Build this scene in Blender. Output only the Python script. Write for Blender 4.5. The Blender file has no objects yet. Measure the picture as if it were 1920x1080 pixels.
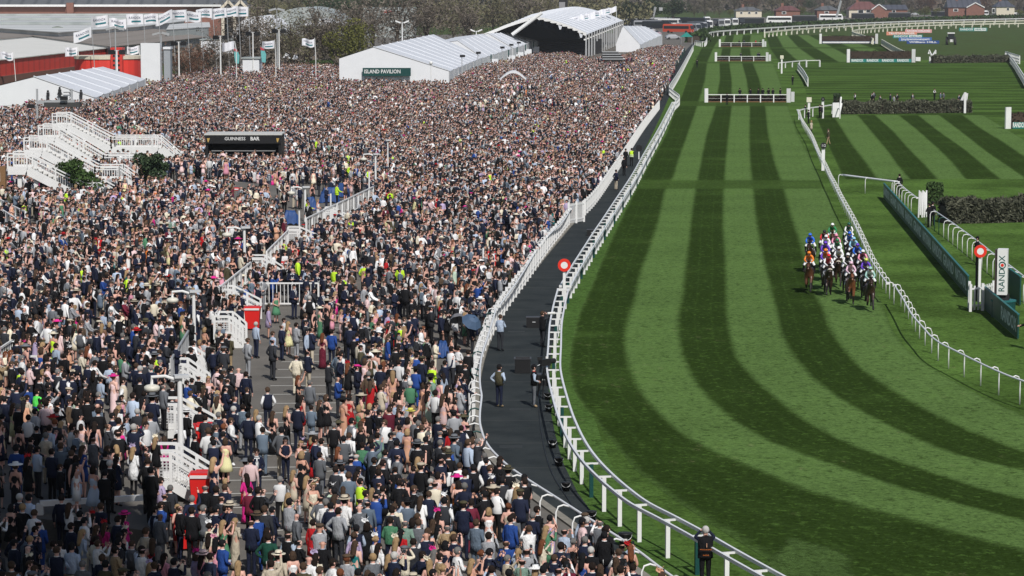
import bpy, math, random
import numpy as np
from mathutils import Vector, Matrix
random.seed(7); rng = np.random.default_rng(7)
S = bpy.context.scene
COL = S.collection
# ------------------------------------------------------------------ camera, sky, sun, exposure
F = 5000.0; H = 17.0
TH = math.atan(565.0 / F)
cam = bpy.data.cameras.new('camera'); cam.sensor_width = 36.0; cam.lens = 36.0 * F / 1920.0
cam.clip_start = 0.5; cam.clip_end = 9000
co = bpy.data.objects.new('camera', cam); COL.objects.link(co)
co.location = (0, 0, H); co.rotation_euler = (math.pi / 2 - TH, 0, 0)
S.camera = co
SUN_EL = math.radians(45.0)
SUN_AZ = math.radians(164.0)          # clockwise from +Y: behind the camera, a little to the right
world = bpy.data.worlds.new('World'); S.world = world; world.use_nodes = True
wn = world.node_tree.nodes; wl = world.node_tree.links
sky = wn.new('ShaderNodeTexSky'); sky.sky_type = 'NISHITA'; sky.sun_disc = False
sky.sun_elevation = SUN_EL; sky.sun_rotation = SUN_AZ; sky.air_density = 1.0; sky.dust_density = 1.5
wn['Background'].inputs['Strength'].default_value = 0.075
wl.new(sky.outputs[0], wn['Background'].inputs['Color'])
sl = bpy.data.lights.new('sun', 'SUN'); sl.energy = 4.0; sl.angle = math.radians(0.5); sl.color = (1.0, 0.972, 0.93)
so = bpy.data.objects.new('sun', sl); COL.objects.link(so)
SD = Vector((math.sin(SUN_AZ) * math.cos(SUN_EL), math.cos(SUN_AZ) * math.cos(SUN_EL), math.sin(SUN_EL)))  # to the sun
so.rotation_euler = SD.to_track_quat('Z', 'Y').to_euler(); so.location = (60, -60, 90)
S.view_settings.view_transform = 'Standard'; S.view_settings.look = 'None'
S.view_settings.exposure = 0.0; S.view_settings.gamma = 1.0; S.view_settings.use_curve_mapping = False
S.cycles.max_bounces = 4; S.cycles.diffuse_bounces = 2; S.cycles.glossy_bounces = 2
S.cycles.use_denoising = True

# ------------------------------------------------------------------ pixel <-> world survey helpers
cT, sT = math.cos(TH), math.sin(TH)
def ray(px, py):
    a = (px - 960) / F; b = (py - 540) / F
    return Vector((a, cT - b * sT, -sT - b * cT))
def G(px, py, z=0.0):
    r = ray(px, py); t = (z - H) / r.z
    return Vector((0, 0, H)) + r * t
def P(px, py, d):
    r = ray(px, py)
    return Vector((0, 0, H)) + r * (d / r.y)
def dep(py): return G(960, py).y

# ------------------------------------------------------------------ materials
MATS = {}
def lin(c):
    return tuple((x / 12.92 if x <= 0.04045 else ((x + 0.055) / 1.055) ** 2.4) for x in c)
def mat(name, col, rough=0.7, metal=0.0, noise=0.12, scale=6.0, spec=0.3, alpha=None):
    """plain surface with a little procedural tone variation"""
    if name in MATS: return MATS[name]
    m = bpy.data.materials.new(name); m.use_nodes = True; MATS[name] = m
    nt = m.node_tree; b = nt.nodes['Principled BSDF']
    b.inputs['Roughness'].default_value = rough; b.inputs['Metallic'].default_value = metal
    b.inputs['Specular IOR Level'].default_value = spec
    if noise > 0:
        tc = nt.nodes.new('ShaderNodeTexCoord'); n = nt.nodes.new('ShaderNodeTexNoise')
        n.inputs['Scale'].default_value = scale; n.inputs['Detail'].default_value = 3
        nt.links.new(tc.outputs['Object'], n.inputs['Vector'])
        mx = nt.nodes.new('ShaderNodeMix'); mx.data_type = 'RGBA'
        mx.inputs[6].default_value = tuple(c * (1 - noise) for c in col) + (1,)
        mx.inputs[7].default_value = tuple(min(1, c * (1 + noise)) for c in col) + (1,)
        nt.links.new(n.outputs['Fac'], mx.inputs[0]); nt.links.new(mx.outputs[2], b.inputs['Base Color'])
    else:
        b.inputs['Base Color'].default_value = tuple(col) + (1,)
    return m

WHITE = mat('white_paint', (0.7, 0.7, 0.69), 0.45, noise=0.1, scale=1.3)
STEEL = mat('galvanised_steel', (0.42, 0.43, 0.44), 0.45, 0.3, noise=0.08)
RAILTOP = mat('rail_plastic', (0.72, 0.73, 0.75), 0.35, noise=0.05)
GREENP = mat('dark_green_paint', (0.008, 0.055, 0.05), 0.45)
BLACK = mat('black_plastic', (0.012, 0.012, 0.013), 0.5, noise=0.2)
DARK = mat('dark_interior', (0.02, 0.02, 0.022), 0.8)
REDBIN = mat('red_bin_plastic', (0.62, 0.02, 0.018), 0.4, noise=0.06)
REDS = mat('red_sign_paint', (0.68, 0.035, 0.02), 0.4, noise=0.03)
BLUET = mat('blue_tarpaulin', (0.02, 0.06, 0.19), 0.55, noise=0.3, scale=5)
WOOD = mat('brown_wood', (0.2, 0.11, 0.05), 0.7)
CANVAS = mat('white_canvas', (0.7, 0.71, 0.73), 0.6, noise=0.05, scale=0.7)
CANVASR = mat('white_roof_canvas', (0.6, 0.62, 0.66), 0.55, noise=0.06, scale=0.5)
BRICK = mat('red_brick', (0.21, 0.1, 0.075), 0.85, noise=0.25, scale=1.2)
CREAM = mat('cream_render', (0.62, 0.56, 0.45), 0.8)
GLASS = mat('dark_glass', (0.02, 0.025, 0.03), 0.12, noise=0.0, spec=0.6)
TYRE = mat('tyre_rubber', (0.02, 0.02, 0.02), 0.8)

# ------------------------------------------------------------------ mesh builder
class MB:
    def __init__(s): s.v = []; s.f = []; s.m = []
    def add(s, vs, fs, m=0):
        o = len(s.v); s.v.extend([tuple(p) for p in vs])
        s.f.extend([tuple(i + o for i in f) for f in fs]); s.m.extend([m] * len(fs)); return s
    def box(s, c, size, rz=0.0, m=0, tilt=None):
        hx, hy, hz = size[0] / 2, size[1] / 2, size[2] / 2
        R = Matrix.Rotation(rz, 3, 'Z')
        if tilt is not None: R = R @ tilt
        vs = [Vector(c) + R @ Vector((sx * hx, sy * hy, sz * hz)) for sz in (-1, 1) for sx, sy in ((-1, -1), (1, -1), (1, 1), (-1, 1))]
        return s.add(vs, [(3, 2, 1, 0), (4, 5, 6, 7), (0, 1, 5, 4), (1, 2, 6, 5), (2, 3, 7, 6), (3, 0, 4, 7)], m)
    def bar(s, a, b, w, h, m=0):
        a = Vector(a); b = Vector(b); d = (b - a)
        if d.length < 1e-6: return s
        d.normalize()
        up = Vector((0, 0, 1)) if abs(d.z) < 0.99 else Vector((0, 1, 0))
        x = d.cross(up).normalized() * (w / 2); y = x.cross(d).normalized() * (h / 2)
        vs = [p + q for p in (a, b) for q in (-x - y, x - y, x + y, -x + y)]
        return s.add(vs, [(0, 1, 2, 3), (7, 6, 5, 4), (0, 4, 5, 1), (1, 5, 6, 2), (2, 6, 7, 3), (3, 7, 4, 0)], m)
    def tube(s, pts, r, n=6, m=0, r2=None):
        pts = [Vector(p) for p in pts]; k = len(pts); vs = []
        for i, p in enumerate(pts):
            d = (pts[min(i + 1, k - 1)] - pts[max(i - 1, 0)]).normalized()
            up = Vector((0, 0, 1)) if abs(d.z) < 0.95 else Vector((0, 1, 0))
            x = d.cross(up).normalized(); y = x.cross(d)
            rr = r if r2 is None else r + (r2 - r) * i / max(1, k - 1)
            for j in range(n):
                a = 2 * math.pi * (j + .5) / n; vs.append(p + x * rr * math.cos(a) + y * rr * math.sin(a))
        fs = [(i * n + j, i * n + (j + 1) % n, (i + 1) * n + (j + 1) % n, (i + 1) * n + j) for i in range(k - 1) for j in range(n)]
        fs += [tuple(range(n - 1, -1, -1)), tuple(range((k - 1) * n, k * n))]
        return s.add(vs, fs, m)
    def cyl(s, c, r, h, n=16, m=0, r2=None):
        c = Vector(c); return s.tube([c, c + Vector((0, 0, h))], r, n, m, r2)
    def prism(s, poly, z0, z1, m=0, mt=None):
        n = len(poly); z1s = z1 if hasattr(z1, '__len__') else [z1] * n
        a = sum(poly[i][0] * poly[(i + 1) % n][1] - poly[(i + 1) % n][0] * poly[i][1] for i in range(n))
        idx = list(range(n)) if a > 0 else list(range(n))[::-1]
        pl = [poly[i] for i in idx]; zs = [z1s[i] for i in idx]
        o = [(p[0], p[1], z0) for p in pl] + [(p[0], p[1], z) for p, z in zip(pl, zs)]
        s.add(o, [tuple(range(n - 1, -1, -1))] + [(i, (i + 1) % n, n + (i + 1) % n, n + i) for i in range(n)], m)
        s.add(o[n:], [tuple(range(n))], m if mt is None else mt); return s
    def loft(s, rings, m=0, cap=True):
        n = len(rings[0]); vs = [p for r in rings for p in r]
        fs = [(i * n + j, i * n + (j + 1) % n, (i + 1) * n + (j + 1) % n, (i + 1) * n + j) for i in range(len(rings) - 1) for j in range(n)]
        if cap: fs += [tuple(range(n - 1, -1, -1)), tuple(range((len(rings) - 1) * n, len(rings) * n))]
        return s.add(vs, fs, m)
    def ball(s, c, r, n=8, k=6, m=0, sc=(1, 1, 1)):
        rings = []
        for i in range(k + 1):
            t = math.pi * (i + 0.15) / (k + 0.3) ; z = -math.cos(t); q = math.sin(t)
            rings.append([(c[0] + r * sc[0] * q * math.cos(2 * math.pi * j / n), c[1] + r * sc[1] * q * math.sin(2 * math.pi * j / n), c[2] + r * sc[2] * z) for j in range(n)])
        return s.loft(rings, m)
    def mesh(s, name, mats, smooth=False):
        me = bpy.data.meshes.new(name); me.from_pydata(s.v, [], s.f)
        for q in (mats if isinstance(mats, (list, tuple)) else [mats]): me.materials.append(q)
        me.polygons.foreach_set('material_index', s.m)
        if smooth: me.polygons.foreach_set('use_smooth', [True] * len(s.f))
        me.update(); return me
    def build(s, name, mats, parent=None, smooth=False, loc=None):
        """one mesh object; its vertices are world (or parent-local) positions"""
        return put(name, s.mesh(name, mats, smooth), parent, loc)
def put(name, me, parent=None, loc=None, rz=None):
    o = bpy.data.objects.new(name, me); COL.objects.link(o)
    if parent is not None: o.parent = parent
    if loc is not None: o.location = loc
    if rz is not None: o.rotation_euler = (0, 0, rz)
    return o
def thing(name, label, cat, loc=(0, 0, 0), rz=0, group=None):
    o = bpy.data.objects.new(name, None); COL.objects.link(o); o.empty_display_size = 0.2
    o.location = loc; o.rotation_euler = (0, 0, rz); return tag(o, label, cat, group)
def tag(o, label=None, cat=None, group=None, kind=None):
    if label: o['label'] = label
    if cat: o['category'] = cat
    if group: o['group'] = group
    if kind: o['kind'] = kind
    return o
def struct(o): o['kind'] = 'structure'; return o
def copy_tree(o, parent=None):
    c = o.copy(); COL.objects.link(c)
    if parent is not None: c.parent = parent
    for ch in o.children: copy_tree(ch, c)
    return c
def smooth_line(pts, step=None, n=6):
    """Catmull-Rom through points"""
    p = [Vector(q) for q in pts]; p = [p[0] * 2 - p[1]] + p + [p[-1] * 2 - p[-2]]; out = []
    for i in range(1, len(p) - 2):
        a, b, c, d = p[i - 1], p[i], p[i + 1], p[i + 2]
        for k in range(n):
            t = k / n
            out.append(0.5 * ((2 * b) + (c - a) * t + (2 * a - 5 * b + 4 * c - d) * t * t + (3 * b - a - 3 * c + d) * t ** 3))
    out.append(p[-2].copy())
    return out if step is None else resample(out, step)
def resample(pts, step):
    L = [0]
    for a, b in zip(pts, pts[1:]): L.append(L[-1] + (b - a).length)
    n = max(1, round(L[-1] / step)); out = []; j = 0
    for k in range(n + 1):
        s = L[-1] * k / n
        while j < len(L) - 2 and L[j + 1] < s: j += 1
        t = (s - L[j]) / max(1e-9, L[j + 1] - L[j]); out.append(pts[j].lerp(pts[j + 1], min(1, max(0, t))))
    return out
_txt = {}
def text_mesh(body, size, m, ext=0.004, spacing=1.0, offset=0.0):
    k = (body, round(size, 3), m.name, spacing, offset)
    if k in _txt: return _txt[k]
    cu = bpy.data.curves.new('lettering', 'FONT'); cu.body = body; cu.size = size; cu.extrude = ext; cu.resolution_u = 2
    cu.align_x = 'CENTER'; cu.align_y = 'CENTER'; cu.space_character = spacing; cu.offset = offset
    o = bpy.data.objects.new('tmp', cu); COL.objects.link(o)
    me = bpy.data.meshes.new_from_object(o.evaluated_get(bpy.context.evaluated_depsgraph_get()))
    bpy.data.objects.remove(o); me.materials.clear(); me.materials.append(m); me.name = 'lettering'
    _txt[k] = me; return me
def lettering(body, size, m, parent, origin, right, up, spacing=1.0, sx=1.0, offset=0.0, fit=None):
    """flat lettering laid on a face: origin = its middle, right/up = the face's directions"""
    me = text_mesh(body, size, m, spacing=spacing, offset=offset)
    if fit: xs = [v.co.x for v in me.vertices]; sx = fit / (max(xs) - min(xs))
    o = bpy.data.objects.new('lettering', me); COL.objects.link(o)
    r = Vector(right).normalized(); u = Vector(up).normalized(); n = r.cross(u)
    M = Matrix(((r.x * sx, u.x, n.x, 0), (r.y * sx, u.y, n.y, 0), (r.z * sx, u.z, n.z, 0), (0, 0, 0, 1)))
    M.translation = Vector(origin) + n * 0.006
    if parent is not None:
        o.parent = parent
        M = parent_mat(parent).inverted() @ M
    o.matrix_local = M
    return o
def parent_mat(o):
    M = Matrix.Translation(o.location) @ o.rotation_euler.to_matrix().to_4x4()
    M = M @ Matrix.Diagonal(o.scale).to_4x4()
    return M if o.parent is None else parent_mat(o.parent) @ M
# ================================================================== GROUND
def nodes_mat(name):
    m = bpy.data.materials.new(name); m.use_nodes = True
    return m, m.node_tree.nodes, m.node_tree.links, m.node_tree.nodes['Principled BSDF']
def N(ns, t, **kw):
    n = ns.new(t)
    for k, v in kw.items(): setattr(n, k, v)
    return n
def noise(ns, ls, vec, scale, detail=4, rough=0.6, dist=0.0):
    n = ns.new('ShaderNodeTexNoise'); n.inputs['Scale'].default_value = scale
    n.inputs['Detail'].default_value = detail; n.inputs['Roughness'].default_value = rough; n.inputs['Distortion'].default_value = dist
    ls.new(vec, n.inputs['Vector']); return n.outputs['Fac']
def math_(ns, ls, op, a, b=None, c=None):
    n = ns.new('ShaderNodeMath'); n.operation = op
    for i, x in enumerate((a, b, c)):
        if x is None: continue
        if isinstance(x, (int, float)): n.inputs[i].default_value = x
        else: ls.new(x, n.inputs[i])
    return n.outputs[0]
def mixc(ns, ls, f, a, b):
    n = ns.new('ShaderNodeMix'); n.data_type = 'RGBA'
    for i, x in ((0, f), (6, a), (7, b)):
        if isinstance(x, (int, float)): n.inputs[i].default_value = x
        elif isinstance(x, tuple): n.inputs[i].default_value = x + (1,)
        else: ls.new(x, n.inputs[i])
    return n.outputs[2]
def ramp(ns, ls, f, lo, hi):
    n = ns.new('ShaderNodeMapRange'); n.interpolation_type = 'SMOOTHSTEP'
    ls.new(f, n.inputs[0]); n.inputs[1].default_value = lo; n.inputs[2].default_value = hi; return n.outputs[0]

LIGHT = (0.09, 0.163, 0.038); DRK = (0.0215, 0.043, 0.006); MID = (0.059, 0.115, 0.0185)
def grass_mat(name, mode):
    """mode: stripes (uv.x counts mower widths), plain, bands (mown across), dull"""
    m, ns, ls, b = nodes_mat(name)
    geo = ns.new('ShaderNodeNewGeometry'); pos = geo.outputs['Position']
    big = noise(ns, ls, pos, 0.12, 4); mid_ = noise(ns, ls, pos, 1.1, 5, 0.7)
    fine = noise(ns, ls, pos, 7.0, 4, 0.75); vfine = noise(ns, ls, pos, 26.0, 3, 0.8)
    if mode == 'stripes':
        uv = ns.new('ShaderNodeUVMap'); sp = ns.new('ShaderNodeSeparateXYZ'); ls.new(uv.outputs[0], sp.inputs[0])
        u, v = sp.outputs[0], sp.outputs[1]
        wob = math_(ns, ls, 'MULTIPLY', math_(ns, ls, 'SUBTRACT', mid_, 0.5), 0.16)
        wob = math_(ns, ls, 'ADD', wob, math_(ns, ls, 'MULTIPLY', math_(ns, ls, 'SUBTRACT', fine, 0.5), 0.06))
        uu = math_(ns, ls, 'ADD', u, wob)
        tri = math_(ns, ls, 'PINGPONG', math_(ns, ls, 'ADD', uu, 0.5), 1.0)     # 0..1..0 : edges fall on whole numbers
        dk = ramp(ns, ls, tri, 0.41, 0.59)
        # tyre lines inside each lane
        ln = math_(ns, ls, 'PINGPONG', math_(ns, ls, 'MULTIPLY', uu, 3.0), 0.5)
        lane = math_(ns, ls, 'MULTIPLY', ramp(ns, ls, ln, 0.10, 0.0), 0.16)
        cross = None
        c = mixc(ns, ls, dk, LIGHT, DRK)
        c = mixc(ns, ls, lane, c, MID)
        # crossings where the mower turned: plain mid green
        for (v0, v1) in CROSS:
            a = math_(ns, ls, 'MULTIPLY', ramp(ns, ls, v, v0 - 1.0, v0 + 1.0), ramp(ns, ls, v, v1 + 1.0, v1 - 1.0))
            c = mixc(ns, ls, math_(ns, ls, 'MULTIPLY', a, 0.85), c, tuple(x * 0.72 for x in MID))
        fw = ramp(ns, ls, big, 0.52, 0.75)
        c = mixc(ns, ls, math_(ns, ls, 'MULTIPLY', fw, 0.35), c, MID)
    elif mode == 'bands':
        sp = ns.new('ShaderNodeSeparateXYZ'); ls.new(pos, sp.inputs[0])
        mp = ns.new('ShaderNodeMapping'); mp.inputs['Scale'].default_value = (0.035, 0.22, 1); ls.new(pos, mp.inputs[0])
        w = noise(ns, ls, mp.outputs[0], 1.0, 2, 0.5, 0.6)
        yy = math_(ns, ls, 'ADD', math_(ns, ls, 'MULTIPLY', sp.outputs[1], 1 / 11.0), math_(ns, ls, 'MULTIPLY', w, 2.2))
        tri = math_(ns, ls, 'PINGPONG', yy, 0.5)
        c = mixc(ns, ls, ramp(ns, ls, tri, 0.12, 0.42), tuple(x * 0.55 for x in MID), tuple(x * 1.2 for x in MID))
    elif mode == 'dull':
        c = mixc(ns, ls, ramp(ns, ls, big, 0.35, 0.7), (0.065, 0.085, 0.03), (0.05, 0.09, 0.028))
    elif mode == 'light':
        c = mixc(ns, ls, ramp(ns, ls, big, 0.3, 0.7), tuple(x * 1.0 for x in LIGHT), tuple(x * 0.62 for x in LIGHT))
    elif mode == 'verge':
        c = mixc(ns, ls, ramp(ns, ls, big, 0.35, 0.65), (0.075, 0.15, 0.028), (0.05, 0.105, 0.018))
    else:
        c = mixc(ns, ls, ramp(ns, ls, big, 0.35, 0.65), tuple(x * 0.85 for x in MID), tuple(x * 1.3 for x in MID))
    # tufts and mottling
    c = mixc(ns, ls, math_(ns, ls, 'MULTIPLY', ramp(ns, ls, mid_, 0.5, 0.72), 0.28), c, tuple(x * 0.55 for x in MID))
    mps = ns.new('ShaderNodeMapping'); mps.inputs['Scale'].default_value = (1.15, 1, 1); ls.new(pos, mps.inputs[0]); tuft = noise(ns, ls, mps.outputs[0], 1.9, 4, 0.8, 0.3)
    c = mixc(ns, ls, math_(ns, ls, 'MULTIPLY', ramp(ns, ls, tuft, 0.51, 0.66), 0.75), c, tuple(x * 0.45 for x in MID))
    c = mixc(ns, ls, math_(ns, ls, 'MULTIPLY', ramp(ns, ls, tuft, 0.47, 0.32), 0.5), c, tuple(x * 1.5 for x in MID))
    hv = ns.new('ShaderNodeHueSaturation'); ls.new(c, hv.inputs['Color'])
    hv.inputs['Saturation'].default_value = 0.93
    grit = noise(ns, ls, pos, 3.6, 2, 0.9)
    val = math_(ns, ls, 'ADD', math_(ns, ls, 'MULTIPLY', fine, 1.5), math_(ns, ls, 'MULTIPLY', grit, 1.5))
    val = math_(ns, ls, 'ADD', math_(ns, ls, 'ADD', val, math_(ns, ls, 'MULTIPLY', vfine, .8)), math_(ns, ls, 'ADD', math_(ns, ls, 'MULTIPLY', big, 0.75), -1.26))
    ls.new(val, hv.inputs['Value']); c = hv.outputs[0]
    # divots: pale kicked-up soil, mostly in the worn lanes
    vo = ns.new('ShaderNodeTexVoronoi'); vo.inputs['Scale'].default_value = 1.3; vo.inputs['Randomness'].default_value = 1.0
    mp2 = ns.new('ShaderNodeMapping'); mp2.inputs['Scale'].default_value = (0.8, 0.45, 1); ls.new(pos, mp2.inputs[0]); ls.new(mp2.outputs[0], vo.inputs['Vector'])
    dv = math_(ns, ls, 'MULTIPLY', ramp(ns, ls, vo.outputs['Distance'], 0.22, 0.08), ramp(ns, ls, big, 0.48, 0.62))
    dv = math_(ns, ls, 'MULTIPLY', dv, ramp(ns, ls, fine, 0.48, 0.62))
    c = mixc(ns, ls, math_(ns, ls, 'MULTIPLY', dv, 0.62), c, (0.24, 0.2, 0.12))
    ls.new(c, b.inputs['Base Color']); b.inputs['Roughness'].default_value = 1.0; b.inputs['Specular IOR Level'].default_value = 0.0
    bp = ns.new('ShaderNodeBump'); bp.inputs['Strength'].default_value = 0.5; bp.inputs['Distance'].default_value = 0.05
    ls.new(math_(ns, ls, 'ADD', fine, vfine), bp.inputs['Height']); ls.new(bp.outputs[0], b.inputs['Normal'])
    return m
CROSS = [(dep(354), dep(338)), (dep(199), dep(190)), (dep(119), dep(116)), (dep(91), dep(88.5))]
M_STRIPE = grass_mat('mown_turf_stripes', 'stripes'); M_PLAIN = grass_mat('turf', 'plain'); M_BAND = grass_mat('turf_mown_across', 'bands')
M_DULL = grass_mat('rough_grass', 'dull'); M_VERGE = grass_mat('verge_grass', 'verge'); M_PALE = grass_mat('pale_turf', 'light')

def tarmac_mat(name, c0, c1, scale=0.35, seam=0):
    m, ns, ls, b = nodes_mat(name); geo = ns.new('ShaderNodeNewGeometry'); pos = geo.outputs['Position']
    a = noise(ns, ls, pos, scale, 5, 0.65); f = noise(ns, ls, pos, 14, 4, 0.7)
    c = mixc(ns, ls, ramp(ns, ls, a, 0.3, 0.7), c0, c1)
    if seam:
        sp = ns.new('ShaderNodeSeparateXYZ'); ls.new(pos, sp.inputs[0]); jt = math_(ns, ls, 'PINGPONG', math_(ns, ls, 'ADD', math_(ns, ls, 'MULTIPLY', sp.outputs[1], 1 / 5.2), math_(ns, ls, 'MULTIPLY', a, .05)), .5)
        c = mixc(ns, ls, math_(ns, ls, 'MULTIPLY', ramp(ns, ls, jt, 0.02, 0.008), .55), c, (.06, .062, .06))
        du = noise(ns, ls, pos, 1.7, 6, 0.8); c = mixc(ns, ls, math_(ns, ls, 'MULTIPLY', ramp(ns, ls, du, .55, .8), .5), c, (.075, .072, .064))
    hv = ns.new('ShaderNodeHueSaturation'); ls.new(c, hv.inputs['Color'])
    ls.new(math_(ns, ls, 'ADD', math_(ns, ls, 'MULTIPLY', f, 0.5), 0.75), hv.inputs['Value'])
    ls.new(hv.outputs[0], b.inputs['Base Color']); b.inputs['Roughness'].default_value = 0.92; b.inputs['Specular IOR Level'].default_value = 0.15
    bp = ns.new('ShaderNodeBump'); bp.inputs['Strength'].default_value = 0.3; bp.inputs['Distance'].default_value = 0.02
    ls.new(f, bp.inputs['Height']); ls.new(bp.outputs[0], b.inputs['Normal']); return m
M_TAR = tarmac_mat('worn_tarmac', (0.12, 0.112, 0.1), (0.165, 0.152, 0.135))
M_PATH = tarmac_mat('dark_rubber_path', (0.017, 0.022, 0.024), (0.032, 0.038, 0.039), 0.5, 1)
M_CONC = tarmac_mat('concrete', (0.2, 0.19, 0.16), (0.27, 0.25, 0.22), 1.5)

def sheet(name, pts, z, m, sub=None):
    me = bpy.data.meshes.new(name); me.from_pydata([(p[0], p[1], z) for p in pts], [], [tuple(range(len(pts)))])
    me.materials.append(m); me.update()
    if me.polygons[0].normal.z < 0: me.flip_normals()
    return struct(put(name, me))
def pxs(l, z=0.0): return [G(x, y, z) for x, y in l]
sheet('ground', [(-2200, -300), (2200, -300), (2200, 3300), (-2200, 3300)], -0.012, M_DULL)

# left side: tarmac enclosure; right side: turf
TRK_L = [(1318, 62), (1300, 88), (1285, 115), (1262, 165), (1240, 215), (1190, 320), (1153, 398), (1133, 440), (1108, 481), (1075, 535), (1052, 590), (1037, 640), (1031, 690), (1029, 740), (1033, 775), (1040, 810), (1053, 860), (1073, 907), (1107, 960), (1140, 1000), (1173, 1040), (1215, 1080), (1300, 1150), (1420, 1240)]
tl = smooth_line(pxs(TRK_L), n=4)
sheet('turf', tl + [Vector((60, 55, 0)), Vector((600, 55, 0)), Vector((600, 1150, 0)), G(1330, 58)], -0.004, M_PLAIN)
PATH_L = [(1285, 95), (1262, 140), (1238, 190), (1205, 240), (1160, 312), (1120, 372), (1070, 427), (1010, 500), (960, 563), (928, 622), (908, 680), (900, 730), (900, 780), (912, 830), (940, 872), (985, 915), (1050, 962), (1130, 1020), (1215, 1080), (1330, 1160), (1400, 1215)]
pl = smooth_line(pxs(PATH_L), n=4)
sheet('tarmac', pl + [Vector((20, 50, 0)), Vector((-70, 50, 0)), Vector((-70, 200, 0)), Vector((-110, 420, 0)), Vector((-160, 640, 0)), Vector((-90, 900, 0)), Vector((30, 1000, 0)), G(1310, 70)], 0.0, M_TAR)
me_ = [p + Vector((0, 0, 0)) for p in pl] + tl[::-1]
pth = MB(); Lp = resample(pl, 2.5); Rp = resample(tl, 2.5); k_ = min(len(Lp), len(Rp)); k_ = 120
def even(line, n):
    L = sum((b - a).length for a, b in zip(line, line[1:])); q = resample(line, L / n); return q[:n + 1]
Lp, Rp = even(pl, 160), even(tl, 160)
vs = []; fs = []
for i in range(161):
    vs += [(Lp[i].x, Lp[i].y, 0.006), (Rp[i].x, Rp[i].y, 0.006)]
    if i: fs.append((2 * i - 2, 2 * i - 1, 2 * i + 1, 2 * i))
pth.add(vs, fs); o = struct(pth.build('path', M_PATH))
if o.data.polygons[0].normal.z < 0: o.data.flip_normals()
# concrete edging strip on the crowd side of the path
kb = MB()
for a, b in zip(Lp, Lp[1:]):
    kb.bar(a + Vector((-0.16, 0, 0.03)), b + Vector((-0.16, 0, 0.03)), 0.3, 0.08)
struct(kb.build('kerb', M_CONC))
# grassy verge under the outer running rail
vg = MB(); vs = []; fs = []
for i in range(161):
    t = Rp[i]; nx = Rp[min(160, i + 1)] - Rp[max(0, i - 1)]; nx = Vector((nx.y, -nx.x, 0)).normalized()
    if nx.x < 0: nx = -nx
    q = t + nx * 1.7; vs += [(t.x, t.y, 0.003), (q.x, q.y, 0.003)]
    if i: fs.append((2 * i - 2, 2 * i - 1, 2 * i + 1, 2 * i))
vg.add(vs, fs); o = struct(vg.build('verge', M_VERGE))
if o.data.polygons[0].normal.z < 0: o.data.flip_normals()

# striped racing surfaces: each column is the edge of one mower width
E = [
 [(1332, 72), (1317, 87), (1302, 117), (1288, 150), (1278, 180), (1268, 200), (1250, 250), (1222, 300), (1205, 330), (1190, 360), (1170, 400), (1150, 440), (1132, 480), (1112, 530), (1098, 560), (1085, 590), (1076, 625), (1068, 670), (1067, 700), (1075, 730), (1092, 760), (1115, 788), (1150, 830), (1190, 880), (1240, 920), (1300, 960), (1360, 1000), (1440, 1050), (1500, 1085), (1620, 1150)],
 [(1350, 72), (1339, 87), (1326, 117), (1322, 150), (1315, 175), (1307, 200), (1290, 250), (1272, 300), (1262, 335), (1247, 355), (1236, 410), (1220, 460), (1201, 510), (1191, 560), (1184, 580), (1175, 605), (1171, 642), (1177, 680), (1189, 710), (1205, 740), (1230, 770), (1267, 805), (1305, 830), (1342, 847), (1390, 868), (1440, 887), (1515, 920), (1615, 949), (1715, 975), (1815, 1005), (1920, 1030), (2400, 1150)],
 [(1360, 72), (1355, 87), (1349, 117), (1350, 150), (1346, 170), (1342, 200), (1334, 225), (1325, 250), (1315, 300), (1304, 355), (1296, 410), (1291, 460), (1284, 510), (1280, 560), (1272, 580), (1271, 617), (1276, 655), (1287, 685), (1304, 720), (1337, 755), (1382, 792), (1440, 827), (1515, 855), (1615, 890), (1715, 922), (1815, 950), (1915, 975), (2600, 1150)],
 [(1375, 72), (1371, 87), (1367, 117), (1372, 150), (1372, 200), (1366, 250), (1361, 300), (1357, 360), (1356, 435), (1361, 485), (1362, 560), (1362, 580), (1367, 617), (1375, 655), (1387, 680), (1420, 717), (1450, 742), (1502, 785), (1565, 820), (1615, 842), (1690, 867), (1765, 892), (1840, 917), (1915, 935), (2800, 1150)],
 [(1392, 72), (1389, 87), (1391, 117), (1400, 150), (1406, 200), (1405, 250), (1406, 300), (1412, 355), (1417, 410), (1426, 460), (1437, 510), (1450, 560), (1455, 580), (1466, 630), (1487, 667), (1520, 705), (1565, 742), (1630, 780), (1705, 817), (1790, 852), (1915, 882), (3000, 1150)],
 [(1407, 72), (1405, 87), (1411, 117), (1424, 150), (1435, 200), (1440, 250), (1451, 300), (1470, 355), (1485, 410), (1502, 460), (1515, 510), (1532, 560), (1544, 580), (1556, 617), (1582, 655), (1615, 692), (1670, 730), (1732, 767), (1810, 805), (1902, 842), (3100, 1150)],
 [(1432, 72), (1440, 87), (1450, 117), (1462, 150), (1478, 200), (1495, 250), (1522, 300), (1548, 355), (1570, 410), (1596, 460), (1625, 520), (1655, 570), (1672, 617), (1700, 655), (1750, 692), (1815, 730), (1890, 767), (1980, 805), (3300, 1150)]]
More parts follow.
